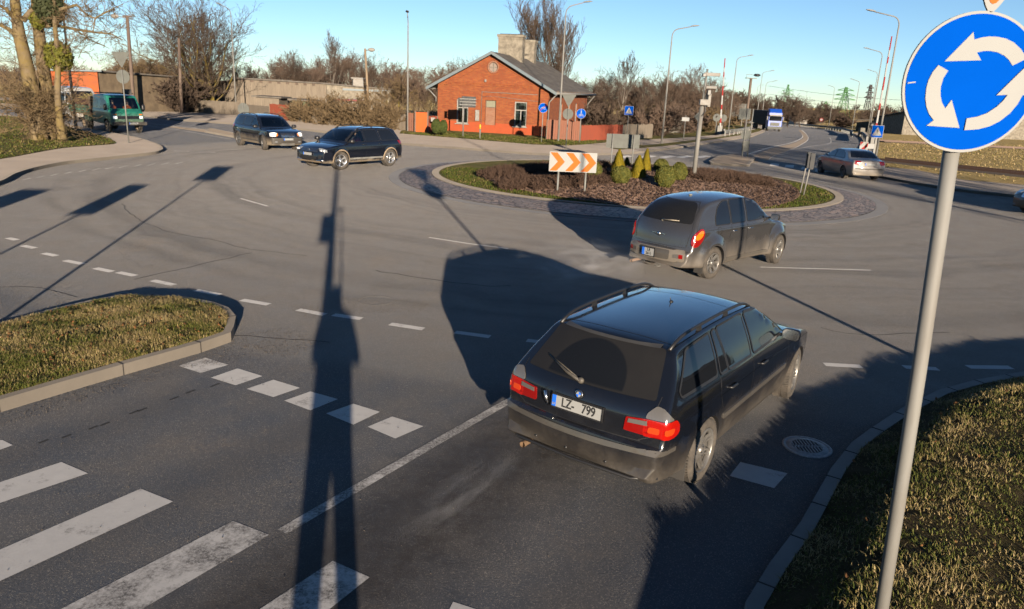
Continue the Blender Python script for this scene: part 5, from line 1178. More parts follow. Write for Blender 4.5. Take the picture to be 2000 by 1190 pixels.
LM = [((796, 259), (798, 26), (.05, -1), .5, 'tall street lamp between the black off-road car and the brick house', 1), ((1292, 283), (1313, 50), (1, .1), 1.5, 'tallest street lamp over the far verge, right of the brick house', 0),
      ((1422, 260), (1441, 108), (1, 0), 1.5, 'street lamp standing just beyond the raised left barrier', 0), ((1475, 252), (1492, 138), (1, 0), 1.5, 'street lamp at the kerb bend near the railway crossbuck', 0), ((1485, 251), (1500, 158), (1, 0), 1.5, 'street lamp right beside the railway crossbuck', 0),
      ((1471, 240), (1482, 166), (1, 0), 1.4, 'smaller street lamp behind the sign stack, towards the wood', 0), ((1567, 244), (1578, 178), (-.9, 0), 1.4, 'faint far street lamp near the white shed behind the guard rail', 0), ((1618, 250), (1628, 168), (-1, 0), 1.4, 'street lamp just right of the small red-rimmed sign', 0),
      ((1663, 258), (1676, 156), (-1, 0), 1.4, 'street lamp left of the dark lattice pylon', 0), ((1694, 262), (1711, 138), (-1, 0), 1.4, 'street lamp behind the horn of the level crossing', 0), ((1694, 279), (1724, 97), (-1, 0), 1.6, 'street lamp left of the raised right barrier', 0),
      ((1709, 315), (1757, 26), (-1, -.1), 1.9, 'tall lamp post carrying the pedestrian crossing sign behind the saloon', 0), ((1090, 280), (1106, 4), (1, -.1), 1.3, 'tall street lamp in front of the orange fence', 0), ((462, 226), (452, 12), (-.6, -1), 1.2, 'tall street lamp by the grey plank fence and big tree', 0), ((1515, 216), (1517, 178), (1, 0), 1.2, 'tiny lamp post above the blue lorry', 0)]
for bs, tp, ar, rc, lb, st in LM: lamp(G(*bs), *tp, lb, ar, rc)
lp = lamp(G(150, 261), 121, -14, 'grey pole with metal casing rising out of the photo behind the old tree', (1, 0), 1, r=.09)
# wooden poles
M['pole_wood'] = weathered('tarred_wood', (.055, .04, .035), (.12, .09, .07), .5, 3, .8, 0, (1, 1, .15)); M['pole_pale'] = weathered('grey_wood_pole', (.2, .15, .1), (.12, .09, .06), .5, 3, .8, 0, (1, 1, .15))
def woodpole(base, tops, label, mat, r=.13, lampdir=None, cross=False):
    top = at(*tops, base.y); t = empty('utility_pole', base, 0, label, 'utility pole'); d = top - base
    b = MB(); b.tube([(0, 0, -.5), tuple(d)], [r, r * .8], 10); b.build('pole', M[mat], t)
    if lampdir: 
        b = MB(); b.tube([tuple(d * .97), tuple(d * .97 + Vector((lampdir * .9, 0, .15)))], .04, 8); b.build('bracket', M['galv'], t)
        b = MB(); b.sph(tuple(d * .97 + Vector((lampdir * 1.1, 0, .12))), (.38, .2, .2), n=14); b.build('lamp_head', M['white'], t)
    if cross: b = MB(); b.bar(d * .99 + Vector((-.4, 0, 0)), d * .99 + Vector((.4, 0, 0)), .1, .12); b.build('cross_arm', M[mat], t)
    return t
pb = at(256, 150, 70); pb.z = 0; woodpole(pb, (248, 30), 'tall dark wooden pole with a white lamp head reaching left, above the rough wall', 'pole_wood', .17, -1, True)
pb = at(722, 225, 82); pb.z = T(0, 82); woodpole(pb, (713, 95), 'weathered brown wooden pole behind the plaster shed', 'pole_pale', .14, .6)
pb = at(355, 225, 74); pb.z = 0; woodpole(pb, (349, 75), 'dark wooden pole among the bare bushes left of the fence', 'pole_wood', .16)
pb = at(1457, 238, 112); pb.z = T(0, 112); t_ = woodpole(pb, (1467, 153), 'rust-brown signal mast with small platform and dark lamp', 'pole_wood', .22)
d_ = at(1467, 153, pb.y) - pb; b = MB(); b.box(tuple(d_), (1.5, .8, .1)); b.build('platform', M['galv'], t_); b = MB(); b.tube([(d_.x - .7, d_.y, d_.z), (d_.x - .7, d_.y, d_.z + .5), (d_.x + .3, d_.y, d_.z + .5)], .03, 6); b.build('railing', M['galv'], t_); b = MB(); b.sph((d_.x + .8, d_.y, d_.z + .45), (.5, .4, .2)); b.build('lamp_head', M['black'], t_)
# ---- island camera pole
g = G(1354, 353, .3); t_ = empty('camera_pole', g, 0, 'pale pole in the flower bed carrying cameras and grey boxes', 'camera mast')
top = at(1382, 135, g.y) - g; mid = at(1371, 208, g.y) - g
b = MB(); b.tube([(0, 0, 0), tuple(mid)], .085, 14); b.build('pole', M['galvp'], t_); b = MB(); b.tube([tuple(mid), tuple(top)], .04, 8); b.build('pole_extension', M['galv'], t_)
b = MB(); b.box((0, 0, -.02), (.36, .36, .3)); b.build('foundation', M['concrete'], t_, .02)
def cambox(px, py, w, d, h, mat, nm, rz=0, dy=-.12):
    c = at(px, py, g.y) - g; b = MB(); b.box((c.x, c.y + dy, c.z), (w, d, h), rz=rz); return b.build(nm, mat, t_, .015)
cambox(1374, 200, .36, .2, .22, M['white'], 'junction_box'); cambox(1384, 196, .12, .25, .5, M['white'], 'cabinet', .3, .1); cambox(1390, 146, .6, .16, .13, M['white'], 'camera_housing', -.15); cambox(1374, 147, .14, .16, .13, M['black'], 'camera_lens'); cambox(1388, 171, .4, .12, .1, M['white'], 'small_camera', -.3)
cambox(1383, 181, .14, .2, .2, M['black'], 'floodlight'); c = at(1376, 165, g.y) - g; b = MB(); b.tube([tuple(c), tuple(c + Vector((.05, -.05, -.5))), tuple(c + Vector((.15, -.05, -1.0))), tuple(c + Vector((.0, -.1, -1.2)))], .02, 6); b.build('cable', M['black'], t_)
# ---- barriers of the level crossing
def barrier(base, tp, label, sideboard=None):
    t = empty('crossing_barrier', base, 0, label, 'barrier'); top = at(*tp, base.y) - base; top.y = 0
    b = MB(); b.box((0, 0, .55), (.5, .5, 1.1)); b.box((.5, 0, .5), (.2, .6, .5)); b.build('drive_cabinet', M['galvp'], t, .03)
    n = 15; d = top; d0 = Vector((0, -.3, .9))
    for i in range(n):
        a, c = d0 + (d - d0) * (i / n), d0 + (d - d0) * ((i + 1) / n); red = i in (1, 4, 7, 8, 11, 13) or i == n - 1
        b = MB(); b.bar(a, c, .09, .17 - .09 * i / n, upv=(1, 0, 0)); b.build('boom_section', M['red'] if red else M['signwhite'], t)
    b = MB(); b.lathe([(0, -.1), (.28, -.1), (.3, .0)], n=20, axis='Y', c=(-.35, -.2, 1.9)); b.tube([(-.35, 0, 0), (-.35, 0, 2.0)], .05, 8); b.build('signal_lamp', M['black'], t)
    return t
barrier(G(1403, 266), (1416, 114), 'red and white barrier boom raised upright on the far side of the road'); barrier(G(1702, 284), (1742, 71), 'red and white barrier boom raised upright behind the saloon')
g = G(1709, 315); t_ = empty('crossing_sign', (g.x, g.y - .02, g.z), 0, 'square blue pedestrian crossing plate fixed to the lamp post behind the saloon', 'road sign')
c = at(1713, 257, g.y - .1) - t_.location; t2 = mark_sign('ped', Vector((0, 0, 0)), 0, 'x', size=.40); 
for ch in list(t2.children):
    if ch.name.startswith('post'): bpy.data.objects.remove(ch); continue
    ch.parent = t_; ch.location = (c.x, c.y - .04, c.z)
bpy.data.objects.remove(t2)
b = MB(); b.tube([(c.x, c.y + .0, c.z - .2), (c.x, c.y + .16, c.z - .2)], .03, 8); b.build('bracket', M['galv'], t_)
g = G(1690, 308); t_ = empty('warning_board', g, 0, 'red and white diagonal board with blank white plate beside the saloon', 'road sign')
for px_, w_ in ((1687, .62), (1703, .62)):
    c = at(px_, 286, g.y) - g; red = px_ == 1687
    o = disc_sign(t_, 'striped_plate' if red else 'white_plate', rrect(.58, .62 if red else .34, .01), c.z, 0, [('white_face', rrect(.58, .62 if red else .34, .01), 'signwhite')] + ([('red_stripe', [(-.28, -.30), (-.02, -.30), (.28, .0), (.28, .28)], 'red'), ('red_stripe', [(-.28, .05), (-.28, .3), (-.05, .3)], 'red')] if red else [])); o.location.x = c.x
for dx in (-.1, .55): b = MB(); b.box((dx, .05, .7), (.14, .12, 1.5)); b.build('post', M['galvp'], t_)
g = G(1488, 252); t_ = empty('railway_crossbuck', g, 0, 'white saint andrew cross on a post by the far kerb', 'road sign'); hz = zt(g, 1488, 229)
b = MB(); post(b, hz + .3, .04); b.build('post', M['galvp'], t_)
for a in (-.45, .45): b = MB(); b.box((0, -.06 - .02 * (a > 0), hz), (1.9, .02, .22), M=Matrix.Rotation(a, 3, 'Y')); b.build('cross_arm', M['signwhite'], t_)
# big board back
g = G(1432, 247); t_ = empty('billboard_back', g, R(4), 'large pale grey panel back behind the left barrier', 'road sign'); z1, z0 = zt(g, 1434, 202), zt(g, 1434, 227); ww = 51 * g.y / F
b = MB(); b.box((0, 0, (z1 + z0) / 2), (ww, .08, z1 - z0)); b.build('panel', M['grey_back'], t_); 
for dx in (-.3, .3): b = MB(); b.box((dx * ww, .12, z1 / 2), (.2, .2, z1)); b.build('post', M['concrete'], t_)
b = MB(); [b.box((0, -.06, z0 + (z1 - z0) * k / 4), (ww, .04, .05)) for k in range(1, 4)]; b.build('rail', M['galv'], t_)
# guard rails
def guardrail(pts, label, h=.75):
    P = [G(*p) for p in pts]; P3 = []
    for a, c in zip(P, P[1:]):
        m = max(1, int((c - a).length / 2.5))
        for j in range(m): P3.append(a + (c - a) * (j / m))
    P3.append(P[-1]); o0 = P3[0].copy(); t = empty('guard_rail', o0, 0, label, 'guard rail')
    b = MB(); n = len(P3); v = []; prof = [(0, .62), (-.06, .58), (-.06, .50), (0, .46), (0, .44), (-.06, .40), (-.06, .32), (0, .28), (.03, .28), (.03, .62)]
    for i, p in enumerate(P3):
        d = (P3[min(i + 1, n - 1)] - P3[max(i - 1, 0)]); d.z = 0; d.normalize(); s_ = Vector((d.y, -d.x, 0))
        for q, z in prof: v.append(p - o0 + s_ * -q + Vector((0, 0, z + h - .62)))
    k = len(prof); b.add(v, [(i * k + j, i * k + (j + 1) % k, (i + 1) * k + (j + 1) % k, (i + 1) * k + j) for i in range(n - 1) for j in range(k)]); b.build('beam', M['galv'], t)
    for p in P3[::1]: b = MB(); b.box(tuple(p - o0 + Vector((0, 0, h / 2 - .2))), (.12, .12, h + .3)); b.build('post', M['galv'], t)
guardrail([(1528, 244), (1560, 247.5), (1590, 251), (1643, 257), (1660, 263), (1664, 268)], 'long steel guard rail curving along the outer kerb towards the crossing')
guardrail([(1677, 264), (1686, 272), (1691, 280)], 'short steel guard rail by the concrete stub left of the right barrier')
guardrail([(1415, 269), (1440, 265), (1462, 259)], 'low pale railing along the far footway')
g = G(1681, 268); b = MB(); b.box((0, 0, .6), (.7, .7, 1.3), taper=.9); o = b.build('concrete_stub', M['concrete'], None, .04); o.location = g; tag(o, 'square concrete stub between the two guard rails', 'bollard')
b = MB(); [b.box((0, 0, z), (2.6 - i * .5, .8, .5)) for i, z in ((0, .3), (1, .85), (0, 1.35))]; o = b.build('concrete_blocks', M['concrete'], None, .03); o.location = G(1310, 262); tag(o, 'stack of pale concrete blocks in the scrub right of the plank fence', 'blocks')
# ---- pylons and wires
def pylon(x, Y, ytop, ybot, label, mat, w=6.0, arms=3):
    base = at(x, ybot, Y); zb = base.z; top = at(x, ytop, Y).z; hgt = top - zb; t = empty('power_pylon', base, 0, label, 'pylon', None); b = MB(); r = .1
    lv = [0, .2, .38, .54, .68, .8, .9, 1]; hw = lambda q: w / 2 * (1 - q) ** 1.1 + .25
    for i in range(len(lv) - 1):
        a, c = lv[i], lv[i + 1]
        for sx, sy in ((1, 1), (1, -1), (-1, 1), (-1, -1)): b.tube([(sx * hw(a), sy * hw(a), a * hgt), (sx * hw(c), sy * hw(c), c * hgt)], r, 4)
        for s_ in (1, -1):
            b.tube([(-hw(a), s_ * hw(a), a * hgt), (hw(c), s_ * hw(c), c * hgt)], r * .7, 4); b.tube([(hw(a), s_ * hw(a), a * hgt), (-hw(c), s_ * hw(c), c * hgt)], r * .7, 4)
            b.tube([(s_ * hw(a), -hw(a), a * hgt), (s_ * hw(c), hw(c), c * hgt)], r * .7, 4)
    b.build('lattice_tower', mat, t)
    for k in range(arms): q = .62 + .14 * k; L = w * (.95 - .12 * k); b = MB(); b.tube([(-L, 0, q * hgt), (0, 0, q * hgt + .8), (L, 0, q * hgt)], r, 4); b.tube([(-L, 0, q * hgt), (L, 0, q * hgt)], r, 4); b.build('cross_arm', mat, t)
    return t
M['pygreen'] = plain('green_pylon_paint', (.045, .16, .03), .7); M['pyrust'] = plain('dark_pylon_steel', (.05, .04, .04), .7)
pylon(1643, 260, 170, 234, 'green lattice power pylon beyond the guard rail, larger of the two green ones', M['pygreen'], 3.8); pylon(1690, 250, 165, 232, 'dark slender pylon behind the street lamps', M['pyrust'], 1.6); pylon(1533, 420, 165, 215, 'distant green pylon rising behind the trees above the blue lorry', M['pygreen'], 3.5, 2); pylon(1610, 480, 198, 222, 'very small far green pylon', M['pygreen'], 3.5, 2)
for i, (ya, yb) in enumerate(((168, 178), (184, 190), (190, 206), (203, 219))):
    a = at(1500, ya, 300); c = at(2200, yb + 6, 200); b = MB(); pts = [a + (c - a) * (k / 16) + Vector((0, 0, -3.5 * math.sin(math.pi * k / 16))) for k in range(17)]; o0 = pts[0].copy(); b.tube([p - o0 for p in pts], .045, 4); o = b.build('power_line', M['black'], None); o.location = o0; tag(o, ['highest', 'second highest', 'third', 'lowest'][i] + ' overhead power line crossing the sky at the pylons', 'cable')
# ---- railway: embankment, rails
def rail_track(a, c, label):
    A, B_ = G(*a), G(*c); d = (B_ - A); d.z = 0; L = d.length; d.normalize(); t = empty('railway_track', A, math.atan2(d.y, d.x), label, 'railway')
    b = MB(); b.prism([(-1.25, 0), (1.25, 0), (1.0, .12), (-1.0, .12)], 0, L, 'X'); b.build('ballast', plain('track_ballast', (.05, .038, .028), .95, 0, .4, 20, .5), t)
    for s_ in (-.76, .76): b = MB(); b.box((L / 2, s_, .18), (L, .07, .14)); b.build('rail', plain('rusty_rail', (.06, .035, .025), .6, .4), t)
rail_track((1716, 315), (2200, 366), 'near railway track beside the pavement, dark rusty rails'); rail_track((1722, 278), (2200, 302), 'middle railway track across the yellow field')
# ================================================================ HOUSE
def brick_mat(name, c1, c2, mortar, band=None):
    t = NT(name); v = t.co(); s_ = t.n('SeparateXYZ'); t.l(v, s_.inputs[0]); c = t.n('CombineXYZ'); t.l(t.math('ADD', s_.outputs[0], s_.outputs[1]), c.inputs[0]); t.l(s_.outputs[2], c.inputs[1])
    b = t.n('TexBrick'); b.inputs['Scale'].default_value = 1.0; b.inputs['Brick Width'].default_value = .27; b.inputs['Row Height'].default_value = .085; b.inputs['Mortar Size'].default_value = .009; b.inputs['Bias'].default_value = -.1
    b.inputs['Color1'].default_value = (*c1, 1); b.inputs['Color2'].default_value = (*c2, 1); b.inputs['Mortar'].default_value = (*mortar, 1); t.l(c.outputs[0], b.inputs['Vector'])
    col = t.mix(t.ramp(t.noise(1.1, 6, .7, v), (.35, 0), (.75, .45)), b.outputs['Color'], tuple(x * .45 for x in c1)); col = t.mix(t.ramp(t.noise(4, 5, .7, t.co(scale=(1, 1, .4))), (.6, 0), (.75, .3)), col, (.15, .08, .045))
    if band: col = t.mix(t.math('MULTIPLY', t.math('LESS_THAN', s_.outputs[2], band[0]), t.ramp(t.noise(2.5, 6, .7, v), (.3, .95), (.75, .55))), col, band[1])
    t.set(col=col, rough=.9).bump(b.outputs['Fac'], -.4, .01); return t.m
M['brick'] = brick_mat('red_brick', (.155, .028, .006), (.22, .058, .011), (.11, .055, .022), (.92, (.25, .040, .009))); M['brick2'] = brick_mat('pale_brick_filling', (.18, .075, .04), (.22, .11, .065), (.16, .11, .08))
M['slate'] = weathered('grey_sheet_roof', (.115, .105, .09), (.07, .062, .055), .5, 2, .85, 0, (1, .3, 1)); M['fascia'] = weathered('blue_grey_fascia', (.085, .12, .14), (.11, .13, .14), .3, 3, .5); M['plaster'] = weathered('lime_plaster', (.19, .17, .135), (.10, .088, .07), .55, 2.5, .9); M['plankwood'] = None
hA = G(854, 257); hB = G(1067, 270); HW = (hB - hA).length; hz = math.atan2(hB.y - hA.y, hB.x - hA.x); HL = 18.5; EH, RH = 3.75, 6.2
house = empty('brick_house', hA, hz, 'red brick gabled house with white windows, grey roof and two plastered chimneys', 'house')
def wallpoly(name, poly, holes, y0, y1, mat, axis='Y', parent=house):
    v2, f = tri(poly, None, holes); b = MB(); P = (lambda u, z, y: (u, y, z)) if axis == 'Y' else (lambda u, z, y: (y, u, z))
    for y, fl in ((y0, 0), (y1, 1)): b.add([P(u, z, y) for u, z in v2], [list(t)[::-1] if fl else list(t) for t in f])
    for lp_ in [poly] + list(holes):
        n = len(lp_); b.add([P(u, z, y0) for u, z in lp_] + [P(u, z, y1) for u, z in lp_], [(i, (i + 1) % n, n + (i + 1) % n, n + i) for i in range(n)])
    return b.build(name, mat, parent)
W1, W2 = (1.63, 2.63, .75, 2.64), (6.47, 7.49, .75, 2.67); WD = (4.04, 4.93, .75, 2.67)
rc = lambda q: [(q[0], q[2]), (q[1], q[2]), (q[1], q[3]), (q[0], q[3])]
wallpoly('front_wall', [(0, -.4), (HW, -.4), (HW, EH), (HW / 2, RH), (0, EH)], [rc(W1), rc(W2), rc(WD), ngon(24, .36, 4.6, 5.2)], 0, .35, M['brick'])
sidew = [(5.0, 6.0, .8, 2.6), (8.6, 9.6, .8, 2.6), (12.2, 13.2, .8, 2.6)]
wallpoly('side_wall', [(.352, -.4), (HL, -.4), (HL, EH), (.352, EH)], [rc(q) for q in sidew], HW, HW - .35, M['brick'], 'X'); wallpoly('side_wall', [(.352, -.4), (HL, -.4), (HL, EH), (.352, EH)], [], 0, .35, M['brick'], 'X')
wallpoly('rear_wall', [(.352, -.4), (HW - .352, -.4), (HW - .352, EH), (HW / 2, RH - .1), (.352, EH)], [], HL - .35, HL - .002, M['brick'])
def window(parent, q, face='Y', at_=0, mull=True, curtain=True):
    x0, x1, z0, z1 = q; w, h = x1 - x0, z1 - z0; cx, cz = (x0 + x1) / 2, (z0 + z1) / 2; P = (lambda x, y, z: (x, at_ + y, z)) if face == 'Y' else (lambda x, y, z: (at_ - y, x, z)); D = (lambda a, b_, c: (a, b_, c)) if face == 'Y' else (lambda a, b_, c: (b_, a, c))
    b = MB()
    for s_ in (-1, 1): b.box(P(cx + s_ * (w / 2 - .045), .12, cz), D(.09, .08, h)); b.box(P(cx, .121, cz + s_ * (h / 2 - .045)), D(w - .18, .078, .09))
    b.box(P(cx, .119, z1 - h * .34), D(w - .18, .07, .08))
    if mull: b.box(P(cx, .117, cz - h * .17), D(.07, .06, h * .64))
    o = b.build('window', M['white'], parent)
    b = MB(); b.box(P(cx, .15, cz), D(w - .1, .012, h - .1)); b.build('pane', M['seeglass'], o)
    b = MB(); b.box(P(cx, -.03, z0 - .03), D(w + .16, .3, .06)); b.build('sill', M['white'], o)
    b = MB(); b.box(P(cx, .9, cz), D(w + 1.0, .02, h + .8)); b.build('dark_room', M['room'], o)
    if curtain:
        b = MB(); n = 24
        for s_ in (-1, 1):
            v = []
            for i in range(n + 1):
                x = cx + s_ * (w / 2 - (w * .30) * i / n); y = .25 + .025 * math.sin(i * 1.7)
                v += [P(x, y, z0 + .05), P(x, y, z1 - .05)]
            b.add(v, [(2 * i, 2 * i + 2, 2 * i + 3, 2 * i + 1) for i in range(n)], 0, True)
        b.build('curtain', M['curtain'], o); b = MB(); rnd = random.Random(3)
        for k in range(60): c = P(cx + rnd.uniform(-.3, .3) * w, .19, z0 + .1 + abs(rnd.gauss(0, .13))); b.tube([c, (c[0] + rnd.uniform(-.08, .08), c[1] - .0, c[2] + .12)], .012, 3)
        b.build('pot_plants', M['hedge_g'], o)
    return o
M['room'] = plain('dark_interior', (.02, .018, .016), .95); M['curtain'] = plain('net_curtain', (.2, .19, .165), .9); M['hedge_g'] = plain('leaf_green', (.03, .06, .012), .8)
window(house, W1); window(house, W2)
for q in sidew: window(house, q, 'X', HW, True, False)
b = MB(); b.box((4.485, .25, 1.425), (.89, .1, 1.35)); b.build('bricked_up_opening', M['brick2'], house); b = MB(); b.box((4.485, .25, 2.385), (.8, .06, .5)); b.build('boarded_pane', plain('green_grey_board', (.14, .14, .10), .8), house)
b = MB(); [b.box((4.485 + s_ * .42, .2, 2.385), (.05, .1, .57)) for s_ in (-1, 1)]; [b.box((4.485, .2, 2.125 + .54 * k), (.89, .1, .05)) for k in (0, 1)]; b.build('opening_frame', M['pole_wood'], house)
b = MB(); b.lathe([(.36, -.05), (.47, -.05), (.47, .02), (.36, .02), (.36, -.05)], c=(4.6, 0, 5.2), n=28, axis='Y'); b.build('round_window_surround', M['brick2'], house)
b = MB(); b.lathe([(0, .1), (.36, .1)], c=(4.6, 0, 5.2), n=28, axis='Y'); b.build('round_shutter', plain('weathered_grey_boards', (.16, .13, .11), .85), house); b = MB(); b.box((4.6, .07, 5.2), (.05, .04, .7)); b.box((4.6, .072, 5.2), (.7, .036, .05)); b.build('round_window_bars', M['concrete'], house)
b = MB(); b.box((HW / 2, -.03, 3.95), (HW - .3, .06, .07)); b.box((HW / 2, -.025, 3.72), (HW - .3, .05, .06))
for i in range(int((HW - .4) / .28)): b.box((.3 + i * .28, -.028, 3.84), (.13, .054, .14))
b.build('brick_cornice', M['brick'], house)
for sx in (0, 1):
    b = MB()
    for k in range(24):
        q = (k + .5) / 24; x = HW * .5 * q if sx == 0 else HW - HW * .5 * q; b.box((x, -.025, EH - .28 + (RH - EH) * q - .1), (.22, .05, .12), M=Matrix.Rotation((-1 if sx == 0 else 1) * math.atan2(RH - EH, HW / 2), 3, 'Y'))
    b.build('gable_trim', M['brick'], house)
for q in (W1, W2, WD): b = MB(); b.prism([(q[0] - .12, q[3] + .02), (q[1] + .12, q[3] + .02), (q[1] + .05, q[3] + .24), (q[0] + (q[1] - q[0]) / 2, q[3] + .33), (q[0] - .05, q[3] + .24)], -.03, .02, 'Y'); b.build('window_arch', M['brick'], house)
b = MB(); b.box((3.43, -.08, 1.45), (.32, .16, .85)); b.build('meter_box', M['white'], house, .02); b = MB(); b.tube([(3.75, -.06, .0), (3.75, -.06, 3.3), (8.3, -.06, 3.25)], .025, 6); b.build('cable_pipe', M['galv'], house); b = MB(); b.tube([(3.8, -.05, 2.9), (4.5, -.05, 3.0), (8.4, -.05, 2.75)], .012, 4); b.build('cable', M['galv'], house); b = MB(); b.sph((4.02, -.08, 4.15), (.1, .1, .12)); b.build('wall_lamp', M['white'], house)
# roof
OV, OG = .75, .65; sl = (RH - EH) / (HW / 2)
for sx, nm in ((-1, 0), (1, 1)):
    b = MB(); xe = HW / 2 + sx * (HW / 2 + OV); ze = RH + .12 - sl * (HW / 2 + OV); n = 40; v = []
    for i in range(n + 1):
        y = -OG + (HL + 2 * OG) * i / n
        for k in range(2): x, z = (HW / 2, RH + .14) if k == 0 else (xe, ze); v.append((x, y, z + (.02 if i % 2 else 0)))
    b.add(v, [(2 * i, 2 * i + 1, 2 * i + 3, 2 * i + 2) for i in range(n)]); b.add([(p[0], p[1], p[2] - .1) for p in v], [(2 * i, 2 * i + 2, 2 * i + 3, 2 * i + 1) for i in range(n)]); b.build('roof', M['slate'], house)
    b = MB(); yf = -OG - .02
    b.add([(HW / 2, yf, RH + .18), (xe, yf, ze + .04), (xe, yf, ze - .2), (HW / 2, yf, RH - .06), (HW / 2, yf + .05, RH + .18), (xe, yf + .05, ze + .04), (xe, yf + .05, ze - .2), (HW / 2, yf + .05, RH - .06)], [(0, 1, 2, 3), (7, 6, 5, 4), (0, 4, 5, 1), (3, 2, 6, 7), (1, 5, 6, 2)]); b.build('gable_board', M['fascia'], house)
    b = MB(); b.tube([(xe, -OG, ze - .04), (xe, HL + OG, ze - .04)], .08, 8); b.tube([(xe, -.4, ze - .08), (HW / 2 + sx * (HW / 2 + .1), -.15, ze - .75), (HW / 2 + sx * (HW / 2 + .1), -.15, .3 if sx > 0 else ze - 1.1)], .05, 8); b.build('gutter', M['galvp'], house)
    for k in range(26): b = MB(); b.box((HW / 2 + sx * (HW / 2 + OV * .5), .3 + k * .72, ze + .06), (OV, .09, .12)) if sx > 0 and k % 2 == 0 else None; b.v and b.build('rafter_end', M['pole_wood'], house)
b = MB(); b.tube([(HW / 2 + (HW / 2 + OV), HL, EH - .4), (HW + .15, HL - .1, EH - 1.2), (HW + .1, HL - .1, .2)], .05, 8); b.build('downpipe', M['galvp'], house)
for (y, w, d, zt_) in ((5.3, 2.1, .9, 8.0), (11.2, 1.4, .9, 8.0)):
    b = MB(); b.box((HW / 2, y, (RH - .6 + zt_) / 2), (w, d, zt_ - RH + .6)); b.box((HW / 2, y, zt_ - .32), (w + .12, d + .12, .08)); b.box((HW / 2, y, zt_ - .1), (w + .2, d + .2, .2)); o = b.build('chimney', M['plaster'], house)
    b = MB(); b.box((HW / 2, y, zt_ + .03), (w - .2, d - .2, .06)); b.build('chimney_cap', M['black'], o)
# ================================================================ FENCES AND SHEDS
def plank_mat(name, a, b_, sc=9):
    t = NT(name); v = t.co(scale=(sc, sc, .7)); t.set(col=t.mix(t.ramp(t.noise(1, 5, .7, v), (.3, 0), (.7, 1)), a, b_), rough=.9); return t.m
M['wgrey'] = plank_mat('weathered_planks', (.15, .125, .095), (.095, .078, .06)); M['worange'] = plank_mat('orange_painted_planks', (.21, .036, .013), (.15, .036, .018)); M['wpale'] = plank_mat('faded_red_planks', (.16, .055, .03), (.12, .06, .04)); M['gateor'] = plank_mat('bright_orange_boards', (.34, .065, .008), (.29, .055, .008), 3)
def fence(pts, h, mat, label, pw=.14, gap=.012, rnd=.03, seed=1):
    rn = random.Random(seed); P = [G(*p) for p in pts]; o0 = P[0].copy(); t = empty('plank_fence', o0, 0, label, 'fence'); b = MB(); pb_ = MB()
    for a, c in zip(P, P[1:]):
        d = c - a; L = d.length; rz = math.atan2(d.y, d.x); n = int(L / (pw + gap))
        for i in range(n):
            q = a + d * ((i + .5) / n) - o0; hh = h + rn.uniform(-rnd, rnd); b.box((q.x, q.y + rn.uniform(-.008, .008), q.z + hh / 2), (pw, .025, hh), rz=rz)
        for z_ in (.3, h - .25): pb_.bar(a - o0 + Vector((0, .05, z_)), c - o0 + Vector((0, .05, z_)), .05, .08)
        m = max(1, int(L / 2.5))
        for i in range(m + 1): q = a + d * (i / m) - o0; pb_.box((q.x, q.y + .1, q.z + h / 2), (.1, .1, h), rz=rz)
    b.build('planks', mat, t); pb_.build('rails_and_posts', M['wgrey'], t); return t
fence([(1067, 276), (1131, 278.5)], 1.55, M['wpale'], 'taller faded red plank fence touching the brick house corner', rnd=.04)
fence([(1134, 279), (1214, 275)], 1.25, M['worange'], 'orange plank fence between the faded red and the bare plank fences', rnd=.03, seed=2)
fence([(1215, 275), (1272, 273)], 1.25, M['wgrey'], 'bare grey plank fence right of the orange one', rnd=.08, seed=3)
fence([(796, 259), (811, 260)], 1.5, M['wpale'], 'short faded red plank fence left of the bright orange gate', seed=4)
fence([(836, 261), (853, 260)], 1.3, M['worange'], 'short orange fence between the gate and the brick house', seed=5)
g = G(812, 261); g2 = G(834, 262); t_ = empty('garden_gate', g, math.atan2(g2.y - g.y, g2.x - g.x), 'bright orange board gate left of the brick house', 'gate'); L = (g2 - g).length
b = MB(); b.box((L / 2, 0, .82), (L, .04, 1.55)); b.build('door_leaf', M['gateor'], t_); 
for x in (-.05, L + .05): b = MB(); b.box((x, 0, .85), (.1, .1, 1.7)); b.build('gate_post', M['pole_wood'], t_)
b = MB(); b.box((L + .45, -.06, 1.1), (.32, .03, .3)); b.build('letter_box', M['white'], t_)
fence([(376, 221.5), (467, 227.5)], 1.35, M['wgrey'], 'long grey plank fence below the big bare tree', .16, seed=6)
fence([(484, 229), (527, 235)], 1.2, M['wgrey'], 'grey plank fence just left of the orange-red one behind the car', .16, seed=7)
fence([(528, 235), (566, 239)], 1.45, M['worange'], 'orange-red plank fence among shrubs behind the off-road car', .16, seed=8)
fence([(567, 239), (640, 246), (700, 250), (790, 258)], 1.35, M['wgrey'], 'long plank fence hidden behind dry shrubs', .16, seed=9)
